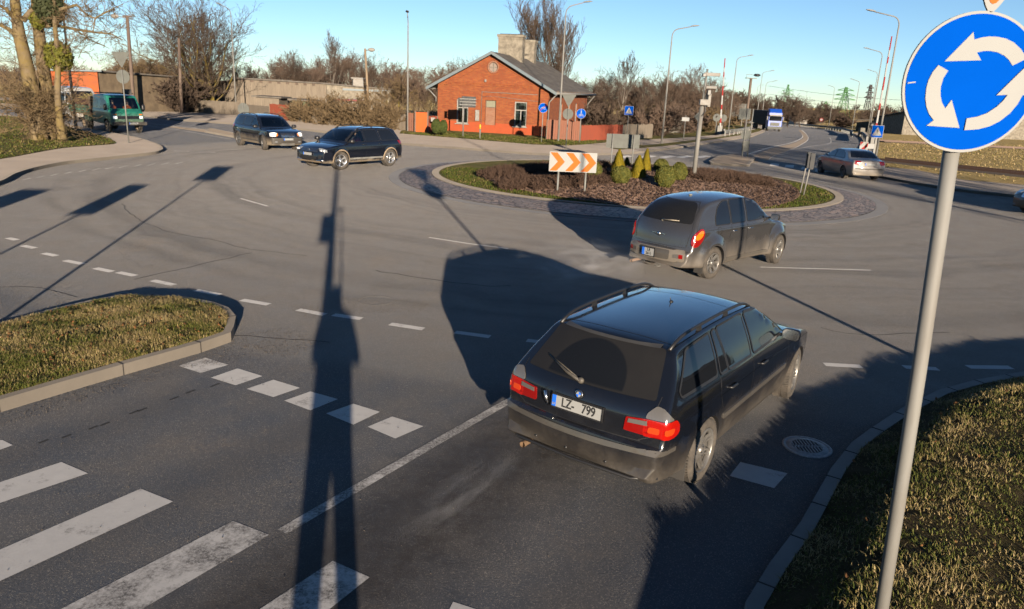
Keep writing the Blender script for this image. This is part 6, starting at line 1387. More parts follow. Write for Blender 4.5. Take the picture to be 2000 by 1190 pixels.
def building(name, pa, pb, ya, yb, tops, depth, mat, label, roofmat, cat='shed', plank=False, extra=None, slope=0):
    """box building: pa, pb image columns of the front wall, ya, yb their distances, tops rows of the wall head"""
    a = at(pa, 200, ya); c = at(pb, 200, yb); a.z = T(a.x, a.y) - .3; c.z = T(c.x, c.y) - .3; rz = math.atan2(c.y - a.y, c.x - a.x); L = math.hypot(c.x - a.x, c.y - a.y)
    t = empty(name, a, rz, label, cat); h0 = at(pa, tops[0], ya).z - a.z; h1 = at(pb, tops[1], yb).z - a.z
    b = MB(); v = [(0, 0, 0), (L, 0, 0), (L, 0, h1), (0, 0, h0), (0, depth, 0), (L, depth, 0), (L, depth, h1 - slope), (0, depth, h0 - slope)]
    b.add(v, [(0, 1, 2, 3), (1, 5, 6, 2), (5, 4, 7, 6), (4, 0, 3, 7)]); b.build('wall', mat, t)
    if plank:
        b = MB(); n = int(L / .22)
        for i in range(n): x = (i + .5) * L / n; hh = h0 + (h1 - h0) * x / L - .12 + random.uniform(-.03, .03); b.box((x, -.03 - random.uniform(0, .02), hh / 2), (.19, .03, hh))
        b.build('planking', mat, t)
    b = MB(); e = .35; v = [(-e, -e, h0 + .03), (L + e, -e, h1 + .03), (L + e, depth + e, h1 + .03 - slope), (-e, depth + e, h0 + .03 - slope)]; b.add(v + [(x, y, z + .14) for x, y, z in v], [(3, 2, 1, 0), (4, 5, 6, 7), (0, 1, 5, 4), (1, 2, 6, 5), (2, 3, 7, 6), (3, 0, 4, 7)]); b.build('roof', roofmat, t)
    if extra: extra(t, L, h0, h1)
    return t
def sh_extra(t, L, h0, h1):
    b = MB(); 
    for i in range(int(L / .95)): x = .3 + i * .95; b = MB(); b.box((x, -.14, h0 + (h1 - h0) * x / L - .12), (.3, .2, .16)); b.build('rafter_end', M['pole_wood'], t)
building('plank_barn', 470, 638, 84, 88, (155, 165), 8, M['wgrey'], 'long weathered plank barn with dark rafter ends under its eaves', M['slate'], 'barn', True, sh_extra)
def pl_extra(t, L, h0, h1):
    b = MB(); b.box((L * .5, 2, h1 + .6), (1.2, 1.2, 1.0)); b.box((L * .5, 2, h1 + 1.2), (1.6, 1.6, .15)); b.build('roof_vent', M['white'], t); b = MB(); b.box((L * .62, -.05, h1 - .1), (L * .75, .1, .22)); b.build('grey_flashing', M['fascia'], t)
building('plaster_shed', 638.5, 764, 88, 90, (165, 177), 9, M['plaster'], 'long low plastered building with a white roof vent beside the plank barn', M['slate'], 'building', False, pl_extra)
building('side_barn', 400, 469, 86, 84, (172, 155), 8, M['wgrey'], 'shaded plank gable end left of the plank barn', M['slate'], 'barn', True)
b_ = building('garden_shed', 500, 545, 80, 80, (190, 193), 3, M['wgrey'], 'small plank shed with double doors in front of the barn', M['slate'], 'shed', True)
building('white_caravan', 660, 700, 79, 79, (197, 199), 2.5, M['white'], 'small white cabin with a dark red roof edge behind the shrubs', plain('dark_red_trim', (.16, .015, .02), .5), 'cabin')
building('green_shed', 570, 612, 80, 80, (196, 200), 3, plain('dull_green_boards', (.06, .07, .035), .8), 'dull green garden hut behind the shrubs', M['slate'], 'shed')
M['orangewall'] = weathered('orange_wall', (.28, .07, .018), (.2, .06, .025), .4, 1.5, .85); M['rough'] = weathered('rough_stone_wall', (.13, .10, .066), (.08, .062, .043), .6, 1.2, .95)
building('orange_building', 88, 196, 66, 68, (139, 141), 8, M['orangewall'], 'orange rendered building behind the white van and old tree', M['fascia'], 'building')
building('stone_warehouse', 196.6, 420, 68.2, 82, (141, 158), 8, M['rough'], 'long rough tan wall behind the green lorry', M['slate'], 'building')
building('ruined_warehouse', 1712, 1772, 150, 140, (232, 219), 25, M['plaster'], 'ruined pale warehouse with dark roof beyond the railway', M['slate'], 'building', slope=-2); building('low_store', 1680, 1712, 160, 158, (236, 235), 20, M['rough'], 'low dark store beside the ruined warehouse', M['slate'], 'building')
building('long_depot', 1772, 2060, 190, 170, (226, 226), 20, M['rough'], 'long dim depot behind the blue sign', M['slate'], 'building')
building('white_hall', 1309, 1347, 120, 120, (208, 211), 8, M['plaster'], 'white hall wall showing through the wood right of the brick house', M['slate'], 'building'); building('far_shed', 1560, 1582, 235, 235, (224, 226), 6, M['white'], 'small white-roofed shed behind the far guard rail', M['white'], 'shed')
# ================================================================ LORRIES
def lorry_green():
    A, B_ = G(170, 252.5), G(205, 258.5); th = math.atan2(B_.y - A.y, B_.x - A.x); t = empty('flatbed_lorry', (0, 0, 0), 0, 'green double-cab flatbed lorry with load of brushwood, coming round from the far left', 'lorry')
    gp_ = body_paint('green_lorry_paint', (.002, .115, .08), 0, .45, dirt=(.15, .12, .08), z0=.45, z1=1.25, amt=.8, film=.05)
    sil = [(-1.55, .62), (-1.6, 1.0), (-1.6, 2.0), (-1.52, 2.12), (-1.2, 2.2), (-.3, 2.25), (.5, 2.2), (.72, 2.1), (.95, 1.72), (1.12, 1.38), (1.3, 1.28), (1.42, 1.1), (1.47, .8), (1.45, .58), (1.3, .5), (.4, .5), (-.6, .5)]
    B = Body(sil, [(-1.6, .93), (-1.3, .97), (0, .98), (1.0, .97), (1.3, .92), (1.47, .82)], [(.35, .96), (.6, 1), (.9, 1), (1, .985)], lambda x: 1.32, (.975, .86), 2.25, rho=.07)
    W = [[(-.15, 1.40), (-.15, 1.98), (.35, 1.98), (.68, 1.80), (.82, 1.42)], [(-1.15, 1.42), (-1.15, 1.95), (-.55, 1.95), (-.55, 1.42)]]; ws = [(-.82, 1.42), (-.74, 2.04), (.74, 2.04), (.82, 1.42)]
    cab = cabin(B, [(-1.4, .8), (.95, .8), (.9, 1.35), (.6, 1.95), (.4, 2.1), (-1.3, 2.1)], [W[0]], [(ws, .3, 1.8)], .07)
    B.finish('cab', t, [gp_, M['black']], [arch_cut((.62,), .43, .4, .55)] + cab)
    B.patch('side_window', 90, W[0], M['seeglass'], t, .003, True, skirt=False); B.patch('side_window', 90, W[1], M['glass'], t, .004, True, rnd=.05); B.patch('windscreen', 0, ws, M['seeglass'], t, .003, skirt=False)
    B.patch('grille', 0, [(-.62, .84), (-.62, 1.02), (.62, 1.02), (.62, .84)], M['black'], t, .012)
    for s_ in (1, -1): B.patch('headlamp', 0, sorted_rect(s_ * .64, s_ * .84, .86, 1.0), M['head_lit'], t, .02); B.patch('turn_lamp', 0, sorted_rect(s_ * .64, s_ * .84, 1.06, 1.13), M['amber'], t, .02); mirror_unit(t, 1.0, s_ * .95, 1.5, s_, (.08, .2, .36))
    for L in ([(-.25, 1.38), (-.25, .7)], [(.9, 1.36), (.95, .9)], [(-1.5, 1.36), (1.2, 1.36)]): B.seam('panel_gap', 90, L, .014, M['black'], t, .004, True)
    b = MB(); b.box((1.5, 0, .58), (.14, 2.0, .2)); b.build('bumper', M['trim'], t, .02); plate(t, (1.58, .2, .6), (0, 0, R(90)), 'FN-2190')
    b = MB(); b.box((-2.9, 0, .75), (3.0, .9, .16)); b.build('chassis', M['rubber'], t); b = MB(); b.box((-3.3, 0, .95), (3.2, 2.1, .08)); b.build('load_floor', M['pole_pale'], t)
    for s_ in (-1, 1):
        b = MB(); b.box((-3.3, s_ * 1.04, 1.22), (3.2, .05, .46)); [b.box((-4.8 + k * .75, s_ * 1.07, 1.22), (.05, .03, .46)) for k in range(5)]; b.build('dropside', gp_, t)
        b = MB(); b.box((-3.3, s_ * 1.04, 1.66), (3.2, .04, .40)); b.build('upper_board', plain('brown_boards', (.045, .02, .015), .8), t)
    b = MB(); b.box((-1.72, 0, 1.5), (.05, 2.05, 1.05)); b.box((-4.9, 0, 1.4), (.05, 2.05, .85)); b.build('headboard', M['pole_wood'], t)
    rn = random.Random(5); b = MB()
    for k in range(700):
        x = rn.uniform(-4.8, -1.8); y = rn.uniform(-1, 1); z = 1.1 + .95 * math.sin(math.pi * (x + 4.9) / 3.2) * (1 - .45 * y * y); a = rn.uniform(0, 6.3); l_ = rn.uniform(.2, .6); b.bar((x, y, z), (x + l_ * math.cos(a), y + l_ * math.sin(a) * .6, z + rn.uniform(-.12, .15)), .03, .03)
    b.build('brushwood_load', plain('cut_brushwood', (.16, .13, .05), .9, 0, .4), t)
    b = MB(); b.tube([(-1.4, -.75, 2.25), (.5, -.75, 2.3)], .02, 6); b.tube([(-1.4, .75, 2.25), (.5, .75, 2.3)], .02, 6); [b.tube([(x, -.75, 2.28), (x, .75, 2.28)], .02, 6) for x in (-1.3, -.4, .45)]; b.build('roof_rack', M['black'], t)
    b = MB(); b.box((.7, .35, 2.4), (.18, .45, .3)); b.build('roof_box', M['dark_back'], t)
    for s_ in (1, -1):
        wheel(t, .62, s_ * .87, .37, .2, .21, 'steel', s_, 0, M['mud']); wheel(t, -2.95, s_ * .86, .37, .2, .21, 'steel', s_, 0, M['mud']); wheel(t, -2.95, s_ * .62, .37, .2, .21, 'steel', s_, 0, M['mud'])
        b = MB(); b.box((-2.35, s_ * .8, .72), (.7, .3, .36)); b.build('side_locker', gp_, t)
    place(t, (A + B_) / 2, (-2.95 + .62) / 2, -.97, th)
    for y_, lb in ((.42, 'lorry driver in an orange work jacket behind the windscreen'), (-.45, 'passenger in an orange work jacket in the green lorry cab')):
        p = seated('x', None, 0, 0, 0, M['orangecloth']); p.matrix_world = Matrix.Translation(t.location) @ t.rotation_euler.to_matrix().to_4x4() @ Matrix.Translation((.28, y_, 1.02)); tag(p, lb, 'person'); p.name = 'person'
M['orangecloth'] = plain('orange_hi_vis', (.5, .10, .01), .8)
lorry_green()
def white_van():
    A, B_ = G(108, 233), G(143, 237.5); th = math.atan2(B_.y - A.y, B_.x - A.x); t = empty('panel_van', (0, 0, 0), 0, 'white van with a green stripe, half hidden behind the old tree and green lorry', 'van')
    wp = body_paint('white_van_paint', (.32, .32, .31), 0, .4, dirt=(.14, .12, .09), z0=.3, z1=.9, amt=.6, film=.05)
    sil = [(-2.5, .4), (-2.55, 1.0), (-2.5, 2.0), (-2.35, 2.3), (-1, 2.4), (.6, 2.36), (1.0, 2.2), (1.5, 1.6), (1.75, 1.3), (2.3, 1.12), (2.5, .95), (2.56, .6), (2.4, .35), (0, .33)]
    B = Body(sil, [(-2.55, .9), (-2.2, .98), (0, 1.0), (1.8, .97), (2.3, .85), (2.56, .7)], [(.2, .95), (.5, 1), (1, .98)], lambda x: 1.25, (.96, .82), 2.4, rho=.08)
    B.finish('body', t, [wp, M['black']], [arch_cut((-1.55, 1.55), .4, .36, .6)])
    B.patch('side_window', 90, [(.5, 1.32), (.5, 1.95), (1.0, 1.95), (1.5, 1.45), (1.5, 1.32)], M['glass'], t, .004, True, rnd=.05); B.patch('side_window', 90, [(-.9, 1.32), (-.9, 1.9), (.35, 1.95), (.35, 1.32)], M['glass'], t, .004, True, rnd=.05); B.patch('windscreen', 0, [(-.75, 1.4), (-.65, 2.1), (.65, 2.1), (.75, 1.4)], M['glass'], t, .005, rnd=.05)
    B.patch('green_stripe', 90, [(-2.3, 1.0), (-2.3, 1.15), (1.2, 1.2), (2.2, 1.0), (1.2, 1.05)], plain('green_stripe_paint', (.005, .16, .07), .5), t, .004, True); B.patch('headlamp', 30, [(.3, .8), (.3, 1.05), (.8, 1.05), (.8, .8)], M['headlamp'], t, .01, True)
    for x in (-1.55, 1.55):
        for s_ in (1, -1): wheel(t, x, s_ * .86, .34, .21, .2, 'steel', s_)
    place(t, (A + B_) / 2, 0, -.98, th)
white_van()
def lorry_blue():
    g = G(1511, 256.5); t = empty('articulated_lorry', g, R(-96), 'blue articulated lorry approaching on the far bend under the trees', 'lorry'); bl = plain('blue_cab_paint', (.006, .045, .26), .4, 0, .1)
    b = MB(); b.box((-.9, 0, 1.55), (2.2, 2.5, 2.1)); b.box((-1.0, 0, 2.95), (1.9, 2.4, .75)); b.prism([(-1.9, 3.3), (.0, 3.3), (-.7, 3.95), (-1.9, 3.95)], -1.1, 1.1, 'Y'); b.build('cab', bl, t, .08)
    b = MB(); b.box((.22, 0, 2.25), (.06, 2.2, .8)); b.build('windscreen', M['glass'], t, .02); b = MB(); b.box((.25, 0, 2.82), (.12, 2.2, .25)); b.build('sun_visor', M['white'], t); b = MB(); b.box((.24, 0, 1.25), (.06, 1.6, .6)); b.build('grille', M['grey_back'], t)
    b = MB(); [b.box((.275, 0, 1.02 + k * .12), (.02, 1.5, .03)) for k in range(5)]; b.build('grille_slats', M['galv'], t); b = MB(); b.box((.2, 0, .6), (.3, 2.5, .5)); b.build('bumper', M['grey_back'], t, .05)
    for s_ in (1, -1): b = MB(); b.box((.3, s_ * 1.0, .78), (.08, .36, .2)); b.build('headlamp', M['headlamp'], t, .02); b = MB(); b.box((.05, s_ * 1.42, 2.3), (.12, .2, .7)); b.build('side_mirror', M['black'], t, .03)
    b = MB(); b.box((-8.6, 0, 2.3), (12.8, 2.5, 2.5)); b.build('trailer', M['dark_back'], t, .05)
    for x in (-.6, -4.2, -10.5, -11.8, -13.1):
        for s_ in (1, -1): wheel(t, x, s_ * 1.08, .5, .32, .28, 'steel', s_)
    b = MB(); b.box((-6.5, 0, .9), (12.5, .9, .3)); b.build('chassis', M['rubber'], t); t.scale = (.84, .84, .84)
lorry_blue()
for px_, py_, lb in ((1496, 247, 'tiny dark car following on the far road left of the blue lorry'), (1470, 246, 'tiny red-tailed car leaving on the far road behind the sign stack')): 
    o0 = ROOTS['saloon']; c = o0.copy(); C.objects.link(c); c['label'] = lb; c.location = G(px_, py_ - 3); c.rotation_euler = (0, 0, R(60)); c.name = 'saloon_car'
    for ch in list(o0.children):
        k = ch.copy(); C.objects.link(k); k.parent = c
        for g_ in ch.children: k2 = g_.copy(); C.objects.link(k2); k2.parent = k
# ================================================================ TREES
def grow(seed, H_, levels=4, kids=(12, 7, 6, 4), lean=(0, 0), spread=.9, up_=.35, r0=.16, first=.25, lenf=(.55, .5, .45, .5), wob=.12, stems=1, fork=0, taper=.25, mint=.012):
    rn = random.Random(seed); out = []
    def rv(): return Vector((rn.gauss(0, 1), rn.gauss(0, 1), rn.gauss(0, 1)))
    def br(p, d, L, r, lv):
        n = 6 if lv == 0 else (5 if lv == 1 else (4 if lv == 2 else 3)); pts = [p.copy()]; rad = [r]; q = p.copy(); dd = d.copy()
        for i in range(n):
            dd = (dd + rv() * wob * (1 + .4 * lv) + Vector((0, 0, up_ * .25 * (1 if lv else .2)))).normalized(); q = q + dd * (L / n); pts.append(q.copy()); rad.append(max(mint, r * (1 - (1 - taper) * (i + 1) / n)))
        out.append((lv, pts, rad))
        if lv + 1 >= levels: return
        k = kids[lv]
        for j in range(k):
            t = first + (1 - first) * ((j + rn.random()) / k) if lv == 0 else .2 + .8 * ((j + rn.random()) / k); i = min(n - 1, int(t * n)); f = t * n - i; pp = pts[i].lerp(pts[i + 1], f); ax = (pts[i + 1] - pts[i]).normalized()
            sd = rv(); sd = (sd - ax * sd.dot(ax)).normalized(); a = spread * rn.uniform(.6, 1.2); nd = (ax * math.cos(a) + sd * math.sin(a)); nd = (nd + Vector((0, 0, up_))).normalized()
            ll = L * lenf[lv] * rn.uniform(.65, 1.25) * ((.42 + .75 * math.sin(math.pi * min(1, .2 + .78 * (t - first) / (1 - first)))) if lv == 0 else 1 - .35 * t); br(pp, nd, ll, max(mint, rad[i] * rn.uniform(.35, .6)), lv + 1)
    for s_ in range(stems):
        d = Vector((lean[0], lean[1], 1)).normalized() if stems == 1 else (Vector((rn.uniform(-1, 1), rn.uniform(-1, 1), 0)) * spread * .7 + Vector((lean[0], lean[1], 1))).normalized()
        br(Vector((rn.uniform(-.1, .1), rn.uniform(-.1, .1), -.2)) * (stems > 1) * r0 * 6 + Vector((0, 0, -.2)), d, H_ * (.85 if stems == 1 else rn.uniform(.6, .8)), r0 * (1 if stems == 1 else rn.uniform(.5, 1)), 0)
    return out
def branch_arrays(brs, sides):
    V = []; Fc = []; b0 = 0
    for lv, pts, rad in brs:
        n = sides(lv); ang = np.arange(n) * 2 * np.pi / n; k = len(pts); P = np.array([tuple(p) for p in pts]); D = np.gradient(P, axis=0); D /= np.linalg.norm(D, axis=1)[:, None] + 1e-9
        ref = np.array([0.31, 0.17, .93]) if abs(D[0][2]) < .9 else np.array([1., .1, 0]); A = np.cross(D, ref); A /= np.linalg.norm(A, axis=1)[:, None] + 1e-9; Bn = np.cross(D, A); rr = np.array(rad)[:, None, None]
        V.append((P[:, None, :] + rr * (A[:, None, :] * np.cos(ang)[None, :, None] + Bn[:, None, :] * np.sin(ang)[None, :, None])).reshape(-1, 3))
        i = np.arange(k - 1)[:, None] * n; j = np.arange(n)[None, :]; j2 = (j + 1) % n; Fc.append((b0 + np.stack([i + j, i + j2, i + n + j2, i + n + j], -1)).reshape(-1, 4)); b0 += k * n
    return np.concatenate(V), np.concatenate(Fc)
def bark(name, a, b_, lichen=None, sc=5):
    t = NT(name); v = t.co(scale=(1, 1, .35)); f = t.noise(sc, 7, .7, v); col = t.mix(t.ramp(f, (.3, 0), (.7, 1)), a, b_)
    if lichen: col = t.mix(t.math('MULTIPLY', t.ramp(t.noise(1.3, 5, .7), (.42, 0), (.6, lichen[1])), t.ramp(f, (.3, .4), (.6, 1))), col, lichen[0])
    t.set(col=col, rough=.95, spec=.1).bump(f, .6, .03); return t.m
M['bark_y'] = bark('lichen_bark', (.10, .08, .055), (.055, .045, .035), ((.17, .13, .015), .85)); M['bark_g'] = bark('grey_bark', (.075, .058, .045), (.045, .036, .03)); M['twig'] = bark('brown_twigs', (.085, .062, .046), (.055, .042, .034)); M['twig_r'] = bark('reddish_twigs', (.125, .088, .066), (.08, .06, .048)); M['twig_t'] = bark('tan_dry_twigs', (.15, .108, .06), (.09, .065, .04)); M['birch'] = bark('birch_bark', (.20, .18, .155), (.06, .05, .045)); M['bark_p'] = bark('pale_plane_bark', (.15, .115, .07), (.07, .055, .038), ((.13, .095, .02), .6), 3)
def treeobj(name, brs, trunkmat, twigmat, label, cat='tree', group=None, split=1):
    t = empty(name, (0, 0, 0), 0, label, cat, group)
    lo = [b for b in brs if b[0] <= split]; hi = [b for b in brs if b[0] > split]
    V, Fq = branch_arrays(lo, lambda l: 8 if l == 0 else 5); npmesh('trunk', V, Fq, trunkmat, True, t)
    if hi: V, Fq = branch_arrays(hi, lambda l: 3); npmesh('crown', V, Fq, twigmat, False, t)
    return t
def copy_tree(o, loc, rz, sc, label):
    c = o.copy(); C.objects.link(c); c.location = loc; c.rotation_euler = (0, 0, rz); c.scale = sc if isinstance(sc, tuple) else (sc,) * 3; c['label'] = label
    for ch in list(o.children): k = ch.copy(); C.objects.link(k); k.parent = c
    return c
def put(o, px, Y, ytop, H0, rz=0, wide=1.0):
    b = at(px, 200, Y); b.z = T(b.x, b.y) - .05; h = at(px, ytop, Y).z - b.z; s_ = h / H0; o.location = b; o.rotation_euler = (0, 0, rz); o.scale = (s_ * wide, s_ * wide, s_); return o
def Hof(brs): return max(p.z for b in brs for p in b[1])
# the big spreading tree behind the grey fence
brs = grow(11, 11, 5, (12, 9, 7, 4), spread=.75, up_=.2, r0=.28, first=.12, lenf=(.75, .6, .5, .5), wob=.09, stems=4, mint=.010)
put(treeobj('bare_tree', brs, M['bark_y'], M['twig'], 'big spreading bare tree with yellow lichen on its stems behind the grey fence'), 418, 80, -40, Hof(brs), .4, 1.3)
# tree behind the house
brs = grow(23, 16, 5, (16, 9, 7, 4), spread=.5, up_=.42, r0=.24, first=.15, lenf=(.55, .55, .5, .5), wob=.07, stems=3, mint=.010)
put(treeobj('bare_tree', brs, M['bark_g'], M['twig'], 'tall bare tree rising behind the roof of the brick house'), 1094, 88, -60, Hof(brs), 2.2, 1.2)
# yellow-lichened low tree
brs = grow(31, 6, 5, (9, 8, 6, 4), spread=.85, up_=.12, r0=.16, first=.2, lenf=(.7, .6, .5, .5), wob=.2, stems=2, mint=.014)
put(treeobj('fruit_tree', brs, M['bark_y'], M['twig_t'], 'crooked low tree with yellow lichen between the plaster shed and brick house'), 778, 68, 128, Hof(brs), 0, 1.15)
brs = grow(37, 8, 5, (11, 8, 6, 4), spread=.85, up_=.12, r0=.16, first=.1, lenf=(.7, .6, .5, .5), wob=.13, stems=4, mint=.010)
put(treeobj('bare_tree', brs, M['bark_g'], M['twig_t'], 'dense twiggy tree left of the big spreading one, over the dark brush'), 318, 80, 62, Hof(brs), 0, 1.1)
# protos for the wood
protos = []
for sd, kw, tm, wm in ((41, dict(spread=.8, up_=.3, stems=1, first=.3, lenf=(.42, .55, .5)), 'bark_g', 'twig_r'), (42, dict(spread=.95, up_=.16, stems=1, first=.22, lenf=(.5, .55, .5)), 'bark_g', 'twig'), (43, dict(spread=.8, up_=.22, stems=3, first=.2, lenf=(.45, .55, .5)), 'bark_g', 'twig_r'), (44, dict(spread=.6, up_=.3, stems=1, first=.25, lenf=(.4, .55, .5)), 'birch', 'twig')):
    brs = grow(sd, 12, 5, (18, 8, 6, 3), r0=.13, wob=.09, mint=.011, **{**kw, 'lenf': kw['lenf'] + (.5,)}); protos.append((treeobj('bare_tree', brs, M[tm], M[wm], 'x', group='bare trees of the wood behind the road'), Hof(brs)))
spots = [(648, 98, 56, 3, 'tallest pale-stemmed tree above the plank barn roof'), (690, 102, 88, 0, 'reddish tree right of the tallest one over the plaster shed'), (570, 100, 100, 1, 'bare tree over the left half of the plank barn'), (610, 104, 96, 2, 'twin-stemmed reddish tree over the middle of the plank barn'),
         (735, 100, 98, 1, 'bare tree by the weathered wooden pole'), (845, 96, 122, 2, 'bushy bare tree touching the left eave of the brick house'), (880, 100, 108, 0, 'reddish bare tree behind the left roof slope'), (915, 104, 103, 1, 'rounded bare tree behind the gable, nearest the chimney'),
         (1215, 92, 95, 3, 'white-stemmed birch right of the brick house'), (1180, 98, 128, 1, 'bare tree peeping over the right eave of the house'), (1255, 100, 140, 0, 'reddish bare tree between birch and tall lamp'), (1330, 112, 122, 2, 'broad dark tree crown right of the tallest lamp'), (1372, 118, 132, 1, 'dark tree directly behind the camera pole'),
         (1300, 106, 145, 3, 'thin pale birch just left of the broad dark crown'), (1432, 130, 172, 0, 'reddish tree over the grey panel back'), (1545, 170, 174, 1, 'dark tree right of the blue lorry'), (1568, 180, 184, 1, 'small dark tree beside the faint far lamp'), (250, 110, 88, 3, 'slim birch far behind the dark wooden pole'), (40, 80, 90, 1, 'bare tree at the left edge of the photo behind the lawn'), (1745, 220, 195, 2, 'low tree crown behind the raised right barrier')]
used = set()
for i, (px_, Y_, yt, k, lb) in enumerate(spots):
    pr, H0 = protos[k]; o = pr if k not in used else copy_tree(pr, (0, 0, 0), 0, 1, lb); used.add(k); o['label'] = lb; put(o, px_, Y_, yt, H0, i * 1.7, 1.0)
# the wood itself, one mass of small trees
rn = random.Random(77)
def mass(name, cols, label, mat, npr=5, seed=9, HH=10, kids=(14, 9, 7), mint=.016):
    prs = []
    for k in range(npr): prs.append(branch_arrays(grow(seed + k, HH, 4, kids, spread=.85 + .1 * (k % 3), up_=.2 + .08 * (k % 2), r0=.09, first=.15, lenf=(.42, .55, .5), wob=.1, mint=mint, stems=1 + k % 2), lambda l: 3))
    rr = random.Random(seed); Vs = []; Fs = []; n0 = 0
    for (px_, Y_, yt) in cols:
        V, Fq = prs[rr.randrange(npr)]; b = at(px_, 200, Y_); z = T(b.x, b.y); h = max(2.0, at(px_, yt, Y_).z - z); s_ = h / V[:, 2].max(); a = rr.uniform(0, 6.28); w_ = s_ * rr.uniform(1.0, 1.35); c, s2 = math.cos(a), math.sin(a)
        X = (V[:, 0] * c - V[:, 1] * s2) * w_ + b.x; Yy = (V[:, 0] * s2 + V[:, 1] * c) * w_ + b.y; Vs.append(np.stack([X, Yy, V[:, 2] * s_ + z], 1)); Fs.append(Fq + n0); n0 += len(V)
    V = np.concatenate(Vs); o = npmesh(name, V, np.concatenate(Fs), mat); return tag(o, label, 'wood', None, 'stuff')
def sky_line(x):
    k = [(-200, 110), (0, 118), (100, 125), (200, 125), (300, 110), (420, 125), (540, 122), (580, 112), (640, 106), (700, 108), (760, 124), (830, 130), (900, 118), (960, 118), (1060, 140), (1160, 145), (1230, 148), (1300, 150), (1380, 150), (1420, 172), (1480, 184), (1540, 186), (1580, 196), (1640, 206), (1720, 204), (1850, 206), (2300, 212)]
    return interp(k, x)
cols = [(x + rn.uniform(-8, 8), 100 + rn.uniform(0, 30), sky_line(x) + rn.uniform(-6, 22)) for x in range(520, 1010, 8)] + [(x + rn.uniform(-8, 8), 105 + rn.uniform(0, 35), sky_line(x) + rn.uniform(-6, 22)) for x in range(1120, 1430, 7)]
mass('wood', cols, 'dense brown leafless wood behind the sheds and the house', M['twig_r'])
cols = [(x + rn.uniform(-9, 9), 150 + rn.uniform(0, 60) + max(0, x - 1500) * .25, sky_line(x) + rn.uniform(-3, 10)) for x in range(1400, 2250, 9)]
mass('wood', cols, 'distant low brown wood along the horizon at the right', M['twig'], seed=21, mint=.035)
cols = [(x + rn.uniform(-9, 9), 95 + rn.uniform(0, 30), sky_line(x) + rn.uniform(-4, 14)) for x in range(-150, 520, 14)]
mass('wood', cols, 'bare trees far behind the walls at the left', M['twig_r'], seed=33)
# brush and dry shrubs
def shrub(px, py, hpx, wide, mat, label, seed, stems=9, Y=None, group=None, kids=(9, 6, 4)):
    g = G(px, py); h = hpx * g.y / F; brs = grow(seed, 1.6, 4, kids, spread=.55, up_=.25, r0=.02, first=.1, lenf=(.6, .55, .5), wob=.16, stems=stems, mint=.0075 * max(1, g.y / 60)); t = empty('bare_shrub', g, seed, label, 'shrub', group)
    V, Fq = branch_arrays(brs, lambda l: 3); s_ = h / V[:, 2].max(); V = V * np.array([s_ * wide, s_ * wide, s_]); npmesh('branches', V, Fq, mat, False, t); return t
SH = [(575, 240, 48, 1.5, 'dry shrub at the left end of the orange-red fence'), (600, 243, 60, 1.3, 'tall dry shrub above the dull green hut'), (628, 246, 66, 1.4, 'dry shrub between the two black cars'), (655, 249, 56, 1.5, 'dry shrub below the white cabin'), (684, 251, 60, 1.4, 'dry shrub behind the roof rail of the circling off-road car'), (712, 253, 72, 1.4, 'tallest dry shrub beneath the wooden pole'), (740, 255, 66, 1.3, 'dry shrub under the right end of the plastered building'), (766, 257, 56, 1.4, 'dry shrub at the foot of the crooked tree'), (790, 257, 40, 1.2, 'small dry shrub next to the tall lamp post')]
for i, (x, y, h, w_, lb) in enumerate(SH): shrub(x, y, h, w_, M['twig_t'], lb, 100 + i, 7, group='dry shrubs along the fence', kids=(8, 6, 3))
SB = [(275, 214, 80, 1.6, 'dense dark brush right of the green lorry'), (300, 216, 95, 1.5, 'tall dark brush before the rough wall'), (330, 219, 90, 1.5, 'dark brush under the twiggy tree'), (355, 221, 70, 1.4, 'dark brush at the end of the grey fence')]
for i, (x, y, h, w_, lb) in enumerate(SB): shrub(x, y, h, w_, M['twig'], lb, 140 + i, 16, group='dark brush in front of the rough wall', kids=(11, 8, 5))
SR = [(1285, 268, 70, 1.4, M['twig_r'], 'brown undergrowth right of the bare plank fence'), (1312, 262, 60, 1.4, M['twig_r'], 'brown undergrowth behind the concrete blocks'), (1345, 262, 58, 1.5, M['twig_r'], 'brown undergrowth behind the white plate sign'), (1378, 260, 55, 1.4, M['twig_t'], 'tan undergrowth behind the camera pole'), (1400, 255, 45, 1.3, M['twig_t'], 'tan undergrowth left of the grey panel'), (1440, 246, 36, 1.3, M['twig_t'], 'low tan bush under the grey panel'), (1178, 262, 60, 1.3, M['twig'], 'grey bush at the rear corner of the brick house'), (1240, 262, 66, 1.3, M['twig'], 'dark bush behind the bare plank fence'),
      (1545, 240, 30, 2.2, M['twig'], 'dark low bush behind the guard rail right of the blue lorry'), (1580, 244, 28, 2.4, M['twig'], 'dark low bush beside the small red-rimmed sign'), (1640, 249, 22, 2.6, M['twig_r'], 'low brown bush at the foot of the green pylon'), (1770, 255, 34, 2.0, M['twig'], 'dark bush before the ruined warehouse'), (1905, 262, 36, 2.5, M['twig'], 'dark bush behind the foot of the blue sign')]
for i, (x, y, h, w_, m_, lb) in enumerate(SR): shrub(x, y, h, w_, m_, lb, 170 + i, 11)
